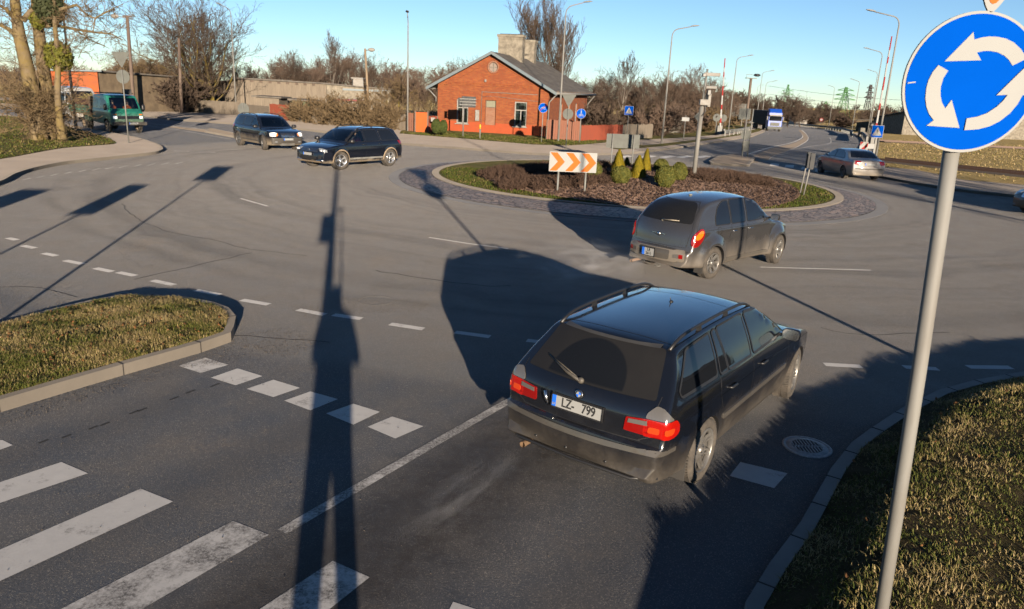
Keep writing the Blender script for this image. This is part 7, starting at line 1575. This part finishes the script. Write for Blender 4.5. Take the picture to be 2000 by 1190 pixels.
# ---- old tree on the left lawn with mistletoe
ot = G(82, 274, .12)
def stem(ptspx, Y, r): return [at(x, y, Y) - ot for x, y in ptspx], r
brs = []; rn = random.Random(5)
S_ = [([(80, 285), (72, 235), (62, 175), (50, 120), (38, 70), (32, 30), (26, -30)], ot.y, [.42, .38, .34, .3, .27, .22, .2]), ([(95, 285), (98, 235), (92, 180), (84, 130), (78, 80), (72, 30), (68, -30)], ot.y + .6, [.36, .34, .3, .28, .26, .22, .2]), ([(122, 272), (116, 230), (112, 180), (114, 120), (108, 60), (104, -20)], ot.y - .5, [.22, .16, .14, .12, .1, .09]),
      ([(38, 75), (18, 58), (0, 48), (-30, 40)], ot.y, [.14, .1, .08, .05]), ([(45, 40), (70, 10), (85, -30)], ot.y, [.14, .1, .09]), ([(34, 45), (14, 20), (-10, 5)], ot.y - .2, [.1, .08, .05]), ([(80, 52), (110, 50), (150, 58), (190, 64), (215, 66), (240, 78)], ot.y, [.09, .075, .06, .045, .03, .015]), ([(112, 20), (150, 10), (170, 30), (186, 36), (215, 20), (240, 8)], ot.y - .4, [.08, .06, .05, .04, .025, .012]), ([(186, 34), (182, 62)], ot.y - .4, [.035, .02]), ([(150, 60), (180, 80), (214, 95)], ot.y, [.03, .02, .01])]
for p, Y_, rad in S_: brs.append((0, [at(x, y, Y_) - ot for x, y in p], rad))
t_ = empty('old_tree', ot, 0, 'old thick-stemmed pale tree with twiggy base and mistletoe on the left lawn', 'tree'); V, Fq = branch_arrays(brs, lambda l: 12); npmesh('trunk', V, Fq, M['bark_p'], True, t_)
tw = []
def twigs(p, n, L, spread_, r=.02, dirv=None, up_=.1, lv=3):
    for k in range(n):
        d = Vector((rn.gauss(0, 1), rn.gauss(0, 1), rn.gauss(0, .7))).normalized() * spread_ + (dirv or Vector((0, 0, .4))); d.normalize(); sub = grow(rn.randrange(9999), L * rn.uniform(.5, 1.2), lv, (6, 4), r0=r, spread=.6, up_=up_, first=.15, lenf=(.5, .5), wob=.2, mint=.008)
        Q = Vector((0, 0, 1)).rotation_difference(d).to_matrix()
        for l_, pts, rad in sub: tw.append((l_ + 2, [Q @ q + p for q in pts], rad))
for (lv, pts, rad) in brs[3:]:
    for i in range(len(pts) - 1):
        for k in range(3): twigs(pts[i].lerp(pts[i + 1], rn.random()), 1, 1.6, 1.0, .018)
for (lv, pts, rad) in brs[:3]:
    for i in range(2, len(pts) - 1): twigs(pts[i].lerp(pts[i + 1], rn.random()), 4, 2.2, 1.0, .022)
for k in range(120): twigs(Vector((rn.gauss(0, .5), rn.gauss(0, .5), rn.uniform(.3, 2.0))), 1, 2.3, 1.3, .022, Vector((rn.gauss(0, .8), rn.gauss(0, .8), .9)), .15, 3)
V, Fq = branch_arrays(tw, lambda l: 3); npmesh('crown', V, Fq, M['twig_t'], False, t_)
def leafball(name, c, r, n, size, mat, parent, seed, squash=(1, 1, 1), shell=.35, droop=0):
    rr = np.random.RandomState(seed); d = rr.normal(size=(n, 3)); d /= np.linalg.norm(d, axis=1)[:, None]; rad = (1 - shell * rr.rand(n) ** 2)[:, None]
    lump = 1 + .07 * np.sin(d[:, :1] * 7 + seed) * np.cos(d[:, 1:2] * 6 + 2) + .05 * rr.normal(size=(n, 1)) * .6
    P = d * rad * lump * np.array(squash) * r + np.array(c); nrm = d + rr.normal(size=(n, 3)) * .55; nrm /= np.linalg.norm(nrm, axis=1)[:, None]
    a = np.cross(nrm, rr.normal(size=(n, 3))); a /= np.linalg.norm(a, axis=1)[:, None]; b = np.cross(nrm, a); s_ = size * (0.6 + .8 * rr.rand(n, 1)); el = 1.8
    V = np.stack([P - a * s_ * .5, P + b * s_ * el * .5, P + a * s_ * .5, P - b * s_ * el * .5], 1).reshape(-1, 3); Fq = np.arange(4 * n).reshape(n, 4)
    return npmesh(name, V, Fq, mat, False, parent, np.repeat(rr.rand(n), 4))
def leafmat(name, a, b_, c_=None):
    t = NT(name); at_ = t.n('Attribute'); at_.attribute_name = 'tint'; f = at_.outputs['Fac']; col = t.mix(f, a, b_)
    if c_: col = t.mix(t.ramp(t.noise(.9, 4, .6, t.geo()), (.48, 0), (.6, .8)), col, c_)
    t.set(col=col, rough=.75, spec=.2); return t.m
M['mistle'] = leafmat('mistletoe_leaves', (.10, .095, .012), (.05, .055, .01)); M['ivy'] = leafmat('dark_ivy', (.02, .026, .01), (.035, .04, .016)); M['goldthuja'] = leafmat('golden_conifer', (.20, .14, .006), (.075, .075, .008)); M['globe'] = leafmat('box_globe_leaves', (.085, .078, .014), (.035, .045, .009)); M['globe_d'] = leafmat('dark_conifer_leaves', (.05, .062, .012), (.02, .03, .008))
for i, (x, y, dpx, mt, n_, lb) in enumerate(((115, 110, 24, 'mistle', 2600, 'round mistletoe ball hanging between the stems of the old tree'), (74, 40, 13, 'mistle', 1100, 'smaller mistletoe clump on the second stem of the old tree'), (98, 14, 26, 'ivy', 3200, 'dark ivy mass at the top of the old tree'))):
    c = at(x, y, ot.y - .2); t2 = empty('mistletoe' if i < 2 else 'ivy', c, 0, lb, 'mistletoe' if i < 2 else 'ivy'); leafball('leaves', (0, 0, 0), dpx * c.y / F, n_, .09, M[mt], t2, i, (1, 1, 1.15), .8)
# ---- island planting
def globe(px, py, wpx, hpx, mat, label, cone=False, seed=0, trunkh=.0):
    g = G(px, py, .32); w_ = wpx * g.y / F / 2; h = hpx * g.y / F; t = empty('clipped_conifer' if not cone else 'golden_conifer', g, 0, label, 'shrub')
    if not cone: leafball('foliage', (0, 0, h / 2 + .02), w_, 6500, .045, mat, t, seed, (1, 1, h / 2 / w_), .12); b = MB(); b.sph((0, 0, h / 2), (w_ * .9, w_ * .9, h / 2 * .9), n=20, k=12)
    else:
        rr = np.random.RandomState(seed); n = 8000; z = rr.rand(n) ** .8; prof = np.interp(z, [0, .12, .35, .6, .85, 1], [.75, .98, 1.0, .72, .36, .04]); a = rr.rand(n) * 6.283; lob = 1 + .13 * np.sin(a * 5 + z * 9 + seed) + .05 * rr.normal(size=n); rad = prof * w_ * lob * (1 - .15 * rr.rand(n) ** 2)
        P = np.stack([rad * np.cos(a), rad * np.sin(a), z * h], 1); u_ = np.stack([-np.sin(a), np.cos(a), 0 * a], 1); up2 = np.stack([.35 * np.cos(a), .35 * np.sin(a), 1 + 0 * a], 1) + .3 * rr.normal(size=(n, 3)); up2 /= np.linalg.norm(up2, axis=1)[:, None]; s_ = .035 * (0.6 + .8 * rr.rand(n, 1))
        V = np.stack([P - u_ * s_ * .5, P + up2 * s_ * 1.6, P + u_ * s_ * .5, P - up2 * s_ * .9], 1).reshape(-1, 3); npmesh('foliage', V, np.arange(4 * n).reshape(n, 4), mat, False, t, np.repeat(rr.rand(n), 4))
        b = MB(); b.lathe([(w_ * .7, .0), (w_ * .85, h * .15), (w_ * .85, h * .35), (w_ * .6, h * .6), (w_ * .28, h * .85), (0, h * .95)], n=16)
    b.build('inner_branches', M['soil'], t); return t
GL = [(1206, 346, 24, 50, 'goldthuja', 1, 'leftmost golden cone conifer on the island'), (1245, 353, 27, 46, 'goldthuja', 1, 'stout golden conifer in the middle of the planting'), (1260, 343, 17, 49, 'goldthuja', 1, 'slimmest tallest golden conifer, behind the stout one'), (1223, 332, 12, 22, 'globe', 1, 'small dark cone conifer between the golden ones'),
      (1211, 359, 37, 32, 'globe', 0, 'clipped globe in front of the leftmost golden conifer'), (1298, 366, 37, 40, 'globe', 0, 'largest clipped globe, front of the right-hand trio'), (1324, 356, 31, 36, 'globe', 0, 'clipped globe nearest the camera pole'), (1290, 342, 28, 29, 'globe', 0, 'clipped globe at the back of the right-hand trio'), (1158, 352, 30, 34, 'globe', 0, 'clipped globe behind the right edge of the chevron board')]
for i, (x, y, w_, h, mt, cone, lb) in enumerate(GL): globe(x, y, w_, h, M[mt], lb, bool(cone), i)
globe(866, 261, 15, 24, M['globe_d'], 'dark clipped conifer at the foot of the left house wall', False, 20); globe(852, 261, 18, 26, M['globe_d'], 'wider dark conifer next to the letter box', False, 21); globe(835, 252, 9, 30, M['globe_d'], 'slim dark conifer peeping over the gate', True, 22)
def hfz(x, y): return .13 + MOUND(x, y)
def scatter(poly, n, seed):
    rr = random.Random(seed); xs_ = [p[0] for p in poly]; ys_ = [p[1] for p in poly]; out = []
    while len(out) < n:
        x, y = rr.uniform(min(xs_), max(xs_)), rr.uniform(min(ys_), max(ys_))
        if inside((x, y), poly): out.append((x, y))
    return out
def hedge(pp, n, h, label, seed):
    poly = gp(*pp, z=.35); rr = random.Random(seed); br_ = []; o0 = Vector((*poly[0], 0))
    for x, y in scatter(poly, n, seed):
        z = hfz(x, y) - .03
        for k in range(7):
            d = Vector((rr.gauss(0, .4), rr.gauss(0, .4), 1)).normalized(); L = h * rr.uniform(.6, 1.1); p0 = Vector((x, y, z)) - o0; p1 = p0 + d * L * .5; p2 = p1 + (d + Vector((rr.gauss(0, .3), rr.gauss(0, .3), .1))).normalized() * L * .5; br_.append((2, [p0, p1, p2], [.011, .009, .006]))
            for q in range(4): s_ = p0.lerp(p2, rr.uniform(.3, .9)); e = s_ + Vector((rr.gauss(0, 1), rr.gauss(0, 1), rr.gauss(.5, .6))).normalized() * .16; br_.append((3, [s_, e], [.008, .005]))
    V, Fq = branch_arrays(br_, lambda l: 3); t = empty('barberry_hedge', o0, 0, label, 'hedge'); npmesh('twigs', V, Fq, M['barberry'], False, t)
M['barberry'] = bark('dark_red_twigs', (.05, .033, .026), (.075, .048, .034))
hedge([(930, 336), (960, 328), (1070, 325), (1180, 329), (1188, 338), (1100, 338), (960, 343)], 330, .28, 'rear row of dark leafless barberry hedge on the left of the island', 1)
hedge([(968, 352), (990, 345), (1080, 345), (1190, 347), (1190, 357), (1060, 361), (985, 360)], 330, .28, 'front row of dark leafless barberry hedge behind the chevron board', 2)
hedge([(1335, 350), (1370, 338), (1440, 338), (1500, 347), (1512, 358), (1440, 358), (1380, 356)], 330, .28, 'reddish leafless barberry hedge right of the camera pole', 3)
# ---- grass blades
def blades(name, pts, hts, tints, mat, label, w=.006, bend=.5, seed=0, parent=None):
    rr = np.random.RandomState(seed); P = np.asarray(pts, float); n = len(P); h = np.asarray(hts)[:, None]; a = rr.rand(n) * 6.283; d = np.stack([np.cos(a), np.sin(a), 0 * a], 1); s_ = np.stack([-np.sin(a), np.cos(a), 0 * a], 1) * (w * (.6 + .8 * rr.rand(n, 1))); lean = bend * (.3 + rr.rand(n, 1))
    m = P + d * h * lean * .35 + np.array([0, 0, 1]) * h * .6; e = P + d * h * lean + np.array([0, 0, 1]) * h * (1 - .3 * lean)
    V = np.stack([P - s_, P + s_, m - s_ * .8, m + s_ * .8, e - s_ * .15, e + s_ * .15], 1).reshape(-1, 3); i = np.arange(n)[:, None] * 6; Fq = np.concatenate([i + np.array([[0, 1, 3, 2]]), i + np.array([[2, 3, 5, 4]])])
    o = npmesh(name, V, Fq, mat, False, parent, np.repeat(np.asarray(tints), 6)); tag(o, label, 'grass', None, 'stuff'); return o
def grassblade_mat(name, g1, g2, d1, d2):
    t = NT(name); at_ = t.n('Attribute'); at_.attribute_name = 'tint'; f = at_.outputs['Fac']; col = t.mix(t.ramp(f, (0, 0), (.45, 1)), g1, g2); col = t.mix(t.ramp(f, (.45, 0), (.6, 1)), col, d1); col = t.mix(t.ramp(f, (.75, 0), (1, 1)), col, d2); t.set(col=col, rough=.7, spec=.15); t.b.inputs['Subsurface Weight'].default_value = 0
    return t.m
M['blade'] = grassblade_mat('winter_grass_blades', (.042, .058, .010), (.088, .094, .020), (.19, .148, .062), (.31, .235, .12))
M['blade2'] = grassblade_mat('lawn_blades', (.030, .050, .006), (.060, .075, .012), (.09, .075, .025), (.14, .11, .05))
def clump(x, y, s_): return .5 + .5 * math.sin(x * s_ + 1.3 * math.sin(y * s_ * .8)) * math.sin(y * s_ * 1.3 + 1.1 * math.sin(x * s_ * .7))
def make_grass(name, poly, n, hfun, zfun, mat, label, seed, w, dry=.5, keep=None, hmul=1):
    rr = random.Random(seed); pts = []; hs = []; tn = []
    for x, y in scatter(poly, n, seed):
        if keep and not keep(x, y): continue
        if mat is M['blade'] and clump(x * 1.3 + 5, y, 4.3) * clump(y, x + 2, 9.0) < .10 and rr.random() < .8: continue
        c = .5 * clump(x, y, 2.6) + .3 * clump(y + 3, x, 7.5) + .2 * clump(x + y, x - y, 17); pts.append((x, y, zfun(x, y))); hs.append(hfun * (.35 + 1.1 * c) * rr.uniform(.6, 1.3)); tn.append(min(1, max(0, .25 + dry * .5 + .5 * (clump(x + 9, y, 3.7) - .5) + .35 * (c - .5) + rr.gauss(0, .22))))
    return blades(name, pts, hs, tn, mat, label, w, .9, seed)
near = [p for p in isl_in]
make_grass('grass', [p for p in isl_in], 110000, .062, lambda x, y: .12 + ISLH(x, y), M['blade'], 'rough tufted winter grass on the near left kerbed island', 1, .0032, .62, lambda x, y: y > 4.5 and x > -9.5)
vpoly = [p for p in ver_in]
make_grass('grass', gp((1380, 1300), (1500, 1140), (1600, 1010), (1660, 900), (1760, 820), (1900, 762), (2100, 725)) + [(12, 11), (12, 2), (2, 1.5)], 250000, .048, lambda x, y: .08 + VERH(x, y), M['blade'], 'rough tufted winter grass on the raised verge at the lower right', 2, .003, .58, lambda x, y: x < .78 * y + 2.2 and y > 2.4 and inside((x, y), vpoly))
make_grass('grass', circ((4.75, 31.7), 7.95, 60), 42000, .07, lambda x, y: .1 + MOUND(x, y), M['blade2'], 'short green grass ring round the flower bed of the island', 3, .012, .3, lambda x, y: not inside((x, y), bed) and y < 33)
make_grass('grass', lawn_l, 16000, .08, lambda x, y: .13, M['blade2'], 'patchy lawn under the old tree at the left', 4, .02, .45, lambda x, y: x > -38)
make_grass('grass', gp((780, 264), (910, 274.5), (1040, 286), (1110, 288), (1165, 284), (1165, 276), (1060, 274), (850, 262)), 9000, .09, lambda x, y: .12, M['blade2'], 'grass strip along the foot of the brick house', 5, .02, .45)
make_grass('dry_grass', gp((1730, 326), (1712, 290), (1760, 272), (2000, 285), (2060, 345), (2000, 358), (1860, 340)), 14000, .16, lambda x, y: T(x, y) - .05, M['blade'], 'dry yellow grass of the field beyond the right pavement', 6, .03, 1.0)
# mulch chips, leaves, grit
def chips(poly, n, size, zf, mat, label, name, seed, cat='litter'):
    rr = np.random.RandomState(seed); P = np.array([(x, y, zf(x, y)) for x, y in scatter(poly, n, seed)]); a = rr.normal(size=(n, 3)); a[:, 2] *= .3; a /= np.linalg.norm(a, axis=1)[:, None]; b = np.cross(a, rr.normal(size=(n, 3)) * .3 + np.array([0, 0, 1])); b /= np.linalg.norm(b, axis=1)[:, None]; s_ = size * (.5 + rr.rand(n, 1)); c = np.cross(a, b) * s_ * .5
    c[:, 2] = np.abs(c[:, 2]); V = np.stack([P - a * s_ * .8, P + b * s_ * .5, P + a * s_ * .8, P - b * s_ * .5, P + c + np.array([0, 0, 1]) * s_ * .4], 1).reshape(-1, 3); i = np.arange(n)[:, None] * 5
    Fq = np.concatenate([i + np.array([[0, 1, 4]]), i + np.array([[1, 2, 4]]), i + np.array([[2, 3, 4]]), i + np.array([[3, 0, 4]])]); o = npmesh(name, V, Fq, mat, False, None, np.repeat(rr.rand(n), 5)); tag(o, label, cat, None, 'stuff')
M['chip'] = leafmat('bark_chips', (.035, .02, .014), (.13, .085, .06)); M['grit'] = leafmat('road_grit', (.17, .135, .10), (.06, .055, .05))
chips(bed, 15000, .05, lambda x, y: .13 + MOUND(x, y), M['chip'], 'coarse bark mulch spread over the flower bed', 'mulch_chips', 3)
for i, (pp, n_) in enumerate((([(0, 812), (200, 745), (450, 672), (600, 680), (400, 715), (200, 775), (0, 835)], 330), ([(560, 600), (660, 580), (840, 590), (820, 612), (700, 612), (600, 625)], 420), ([(230, 480), (350, 470), (420, 500), (330, 530), (240, 520)], 240), ([(0, 560), (140, 560), (120, 620), (0, 640)], 200), ([(100, 360), (220, 330), (240, 345), (120, 385)], 200), ([(460, 655), (560, 640), (640, 670), (560, 700), (450, 672)], 260))):
    chips(gp(*pp), n_ * 3, .0065, lambda x, y: .004, M['grit'], ['loose grit along the kerb of the near left island', 'loose grit around the worn manhole lid', 'loose grit beside the dashed edge line', 'loose grit at the left edge beyond the island', 'loose grit along the left pavement kerb', 'loose grit at the tip of the near left island'][i], 'road_grit', 30 + i)
M['deadleaf'] = leafmat('dead_leaves', (.16, .075, .025), (.07, .035, .016))
chips([p for p in ver_in], 700, .028, lambda x, y: .135 + VERH(x, y), M['deadleaf'], 'dead brown leaves caught in the verge grass', 'dead_leaves', 71)
chips([p for p in isl_in], 260, .028, lambda x, y: .16 + ISLH(x, y), M['deadleaf'], 'dead brown leaves on the near left island', 'dead_leaves', 72)
# ================================================================ PEOPLE AND POSTS BEHIND THE CAMERA (they throw the long shadows)
def standing():
    me = bpy.data.meshes.new('p'); V_ = [(0, 0, .90), (0, .0, 1.14), (0, 0, 1.38), (0, 0, 1.52), (0, .02, 1.63), (0, .03, 1.73), (-.09, 0, .80), (-.13, .02, .46), (-.165, 0, .09), (-.165, .14, .05), (.09, 0, .80), (.13, .02, .46), (.165, 0, .09), (.165, .14, .05), (-.19, 0, 1.42), (-.27, .02, 1.14), (-.06, .22, 1.3), (.19, 0, 1.42), (.27, .02, 1.14), (.07, .22, 1.42)]
    E_ = [(0, 1), (1, 2), (2, 3), (3, 4), (4, 5), (0, 6), (6, 7), (7, 8), (8, 9), (0, 10), (10, 11), (11, 12), (12, 13), (2, 14), (14, 15), (15, 16), (2, 17), (17, 18), (18, 19)]
    rad = [.20, .19, .18, .06, .09, .09, .11, .08, .062, .045, .11, .08, .062, .045, .08, .06, .045, .08, .06, .045]
    me.from_pydata(V_, E_, []); o = bpy.data.objects.new('p', me); C.objects.link(o); md = o.modifiers.new('s', 'SKIN')
    for i, r_ in enumerate(rad): me.skin_vertices[0].data[i].radius = (r_, r_)
    me.skin_vertices[0].data[0].use_root = True; ms = o.modifiers.new('u', 'SUBSURF'); ms.levels = 2
    bpy.context.view_layer.update(); nm = bpy.data.meshes.new_from_object(o.evaluated_get(bpy.context.evaluated_depsgraph_get())); bpy.data.objects.remove(o); nm.materials.append(M['darkshirt']); nm.materials.append(M['skin'])
    for p in nm.polygons: p.use_smooth = True; p.material_index = 1 if p.center.z > 1.56 else 0
    q = bpy.data.objects.new('person', nm); C.objects.link(q); q.scale = (1.04, 1.04, 1.08); q.location = (-.12, -.25, .26); return tag(q, 'photographer in dark clothes standing on a block with a raised monopod', 'person')
standing()
b = MB(); b.box((0, 0, .12), (.9, .6, .24)); o = b.build('concrete_block', M['concrete'], None, .02); o.location = (-.12, -.25, 0); tag(o, 'low concrete block under the photographer', 'block')
mp = empty('monopod', (-.10, -.02, .36), 0, 'thin monopod held upright by the photographer', 'monopod'); b = MB(); b.tube([(0, 0, .9), (0, -.06, 2.95)], .018, 8); b.build('leg', M['black'], mp); b = MB(); b.box((0, -.13, 3.08), (.14, .08, .1)); b.build('camera_body', M['black'], mp, .01)
lp2 = empty('street_lamp', (-.14, -.85, 0), 0, 'street lamp post right behind the photographer with a grey cabinet', 'street lamp'); b = MB(); b.tube([(0, 0, 0), (0, 0, 9)], [.09, .07], 12); b.build('pole', M['galvp'], lp2); b = MB(); b.box((-.16, 0, 3.1), (.26, .2, .6)); b.build('cabinet', M['grey_back'], lp2, .02)
for (x, y, h, w_, hh, lb) in ((-6.15, 5.2, 4.1, .75, .75, 'square sign on a post over the near left island'), (-7.7, 4.2, 3.25, .6, .95, 'upright oblong sign on a post left of the camera'), (-10.3, 4.4, 2.9, .8, .6, 'low sign on a post at the far left of the camera')):
    t_ = empty('road_sign', (x, y, 0), R(8), lb, 'road sign'); b = MB(); post(b, h, .035); b.build('post', M['galv'], t_); disc_sign(t_, 'plate', rrect(w_, hh, .03), h - hh / 2, .05)
t_ = empty('street_lamp', (7.25, 4.4, 0), 0, 'street lamp on the verge just outside the photo at the right', 'street lamp'); b = MB(); b.tube([(0, 0, 0), (0, 0, 9)], [.06, .04], 12); b.build('pole', M['galvp'], t_)
for i, (x, y, h, lb) in enumerate(((21, 9.5, 12, 'bare tree outside the photo beside the right-hand road'), (25.5, 6, 13, 'bare tree further off beside the right-hand road'))):
    pr, H0 = protos[(i + 1) % 3]; o = copy_tree(pr, (x, y, 0), i * 2.0, h / H0, lb)
b = MB(); b.box((0, 0, 2.6), (44, 9, 5.2)); b.prism([(-5, 5.2), (5, 5.2), (0, 6.8)], -22, 22, 'X'); o = b.build('warehouse', M['dark_back'], None); o.location = (50, 8, -1); o.rotation_euler = (0, 0, R(86)); tag(o, 'long dark warehouse outside the photo on the right, mirrored in the car windows', 'building')
# exhaust fumes
def fume(c, r, dens, label, seed, stretch=(1, .45, .35), rz=0):
    m = bpy.data.materials.new('exhaust_fume'); m.use_nodes = True; n = m.node_tree; n.nodes.clear(); o_ = n.nodes.new('ShaderNodeOutputMaterial'); v = n.nodes.new('ShaderNodeVolumePrincipled'); v.inputs['Color'].default_value = (.9, .92, .95, 1)
    tc = n.nodes.new('ShaderNodeTexCoord'); ns = n.nodes.new('ShaderNodeTexNoise'); ns.inputs['Scale'].default_value = 2.2; ns.inputs['Detail'].default_value = 4; ns.inputs['Distortion'].default_value = .8; n.links.new(tc.outputs['Object'], ns.inputs['Vector'])
    ln = n.nodes.new('ShaderNodeVectorMath'); ln.operation = 'LENGTH'; n.links.new(tc.outputs['Object'], ln.inputs[0]); mr = n.nodes.new('ShaderNodeMapRange'); n.links.new(ln.outputs['Value'], mr.inputs[0]); mr.inputs[1].default_value = .1; mr.inputs[2].default_value = 1; mr.inputs[3].default_value = 1; mr.inputs[4].default_value = 0
    rp = n.nodes.new('ShaderNodeMapRange'); n.links.new(ns.outputs['Fac'], rp.inputs[0]); rp.inputs[1].default_value = .48; rp.inputs[2].default_value = .75; mu = n.nodes.new('ShaderNodeMath'); mu.operation = 'MULTIPLY'; n.links.new(mr.outputs[0], mu.inputs[0]); n.links.new(rp.outputs[0], mu.inputs[1]); m2 = n.nodes.new('ShaderNodeMath'); m2.operation = 'MULTIPLY'; m2.inputs[1].default_value = dens; n.links.new(mu.outputs[0], m2.inputs[0]); n.links.new(m2.outputs[0], v.inputs['Density']); n.links.new(v.outputs[0], o_.inputs['Volume'])
    b = MB(); b.sph((0, 0, 0), 1, n=20, k=12); o = b.build('exhaust_fume', m, None); o.location = c; o.scale = (r * stretch[0], r * stretch[1], r * stretch[2]); o.rotation_euler = (0, 0, rz); tag(o, label, 'fumes', None, 'stuff')
fume(G(1140, 515, .35), 1.5, 1.1, 'pale exhaust fume drifting behind the grey hatchback', 1, rz=.2); v_ = G(1000, 890, .2) - G(840, 1010, .2); fume(G(905, 965, .22), 1.0, .8, 'faint exhaust fume behind the black estate', 2, (1, .22, .2), math.atan2(v_.y, v_.x))
chips(gp((60, 830), (340, 700), (900, 700), (1000, 900), (1300, 1000), (1250, 1180), (0, 1180)), 260, .006, lambda x, y: .004, M['grit'], 'scattered crumbs of grit on the near tarmac', 'road_grit', 60)
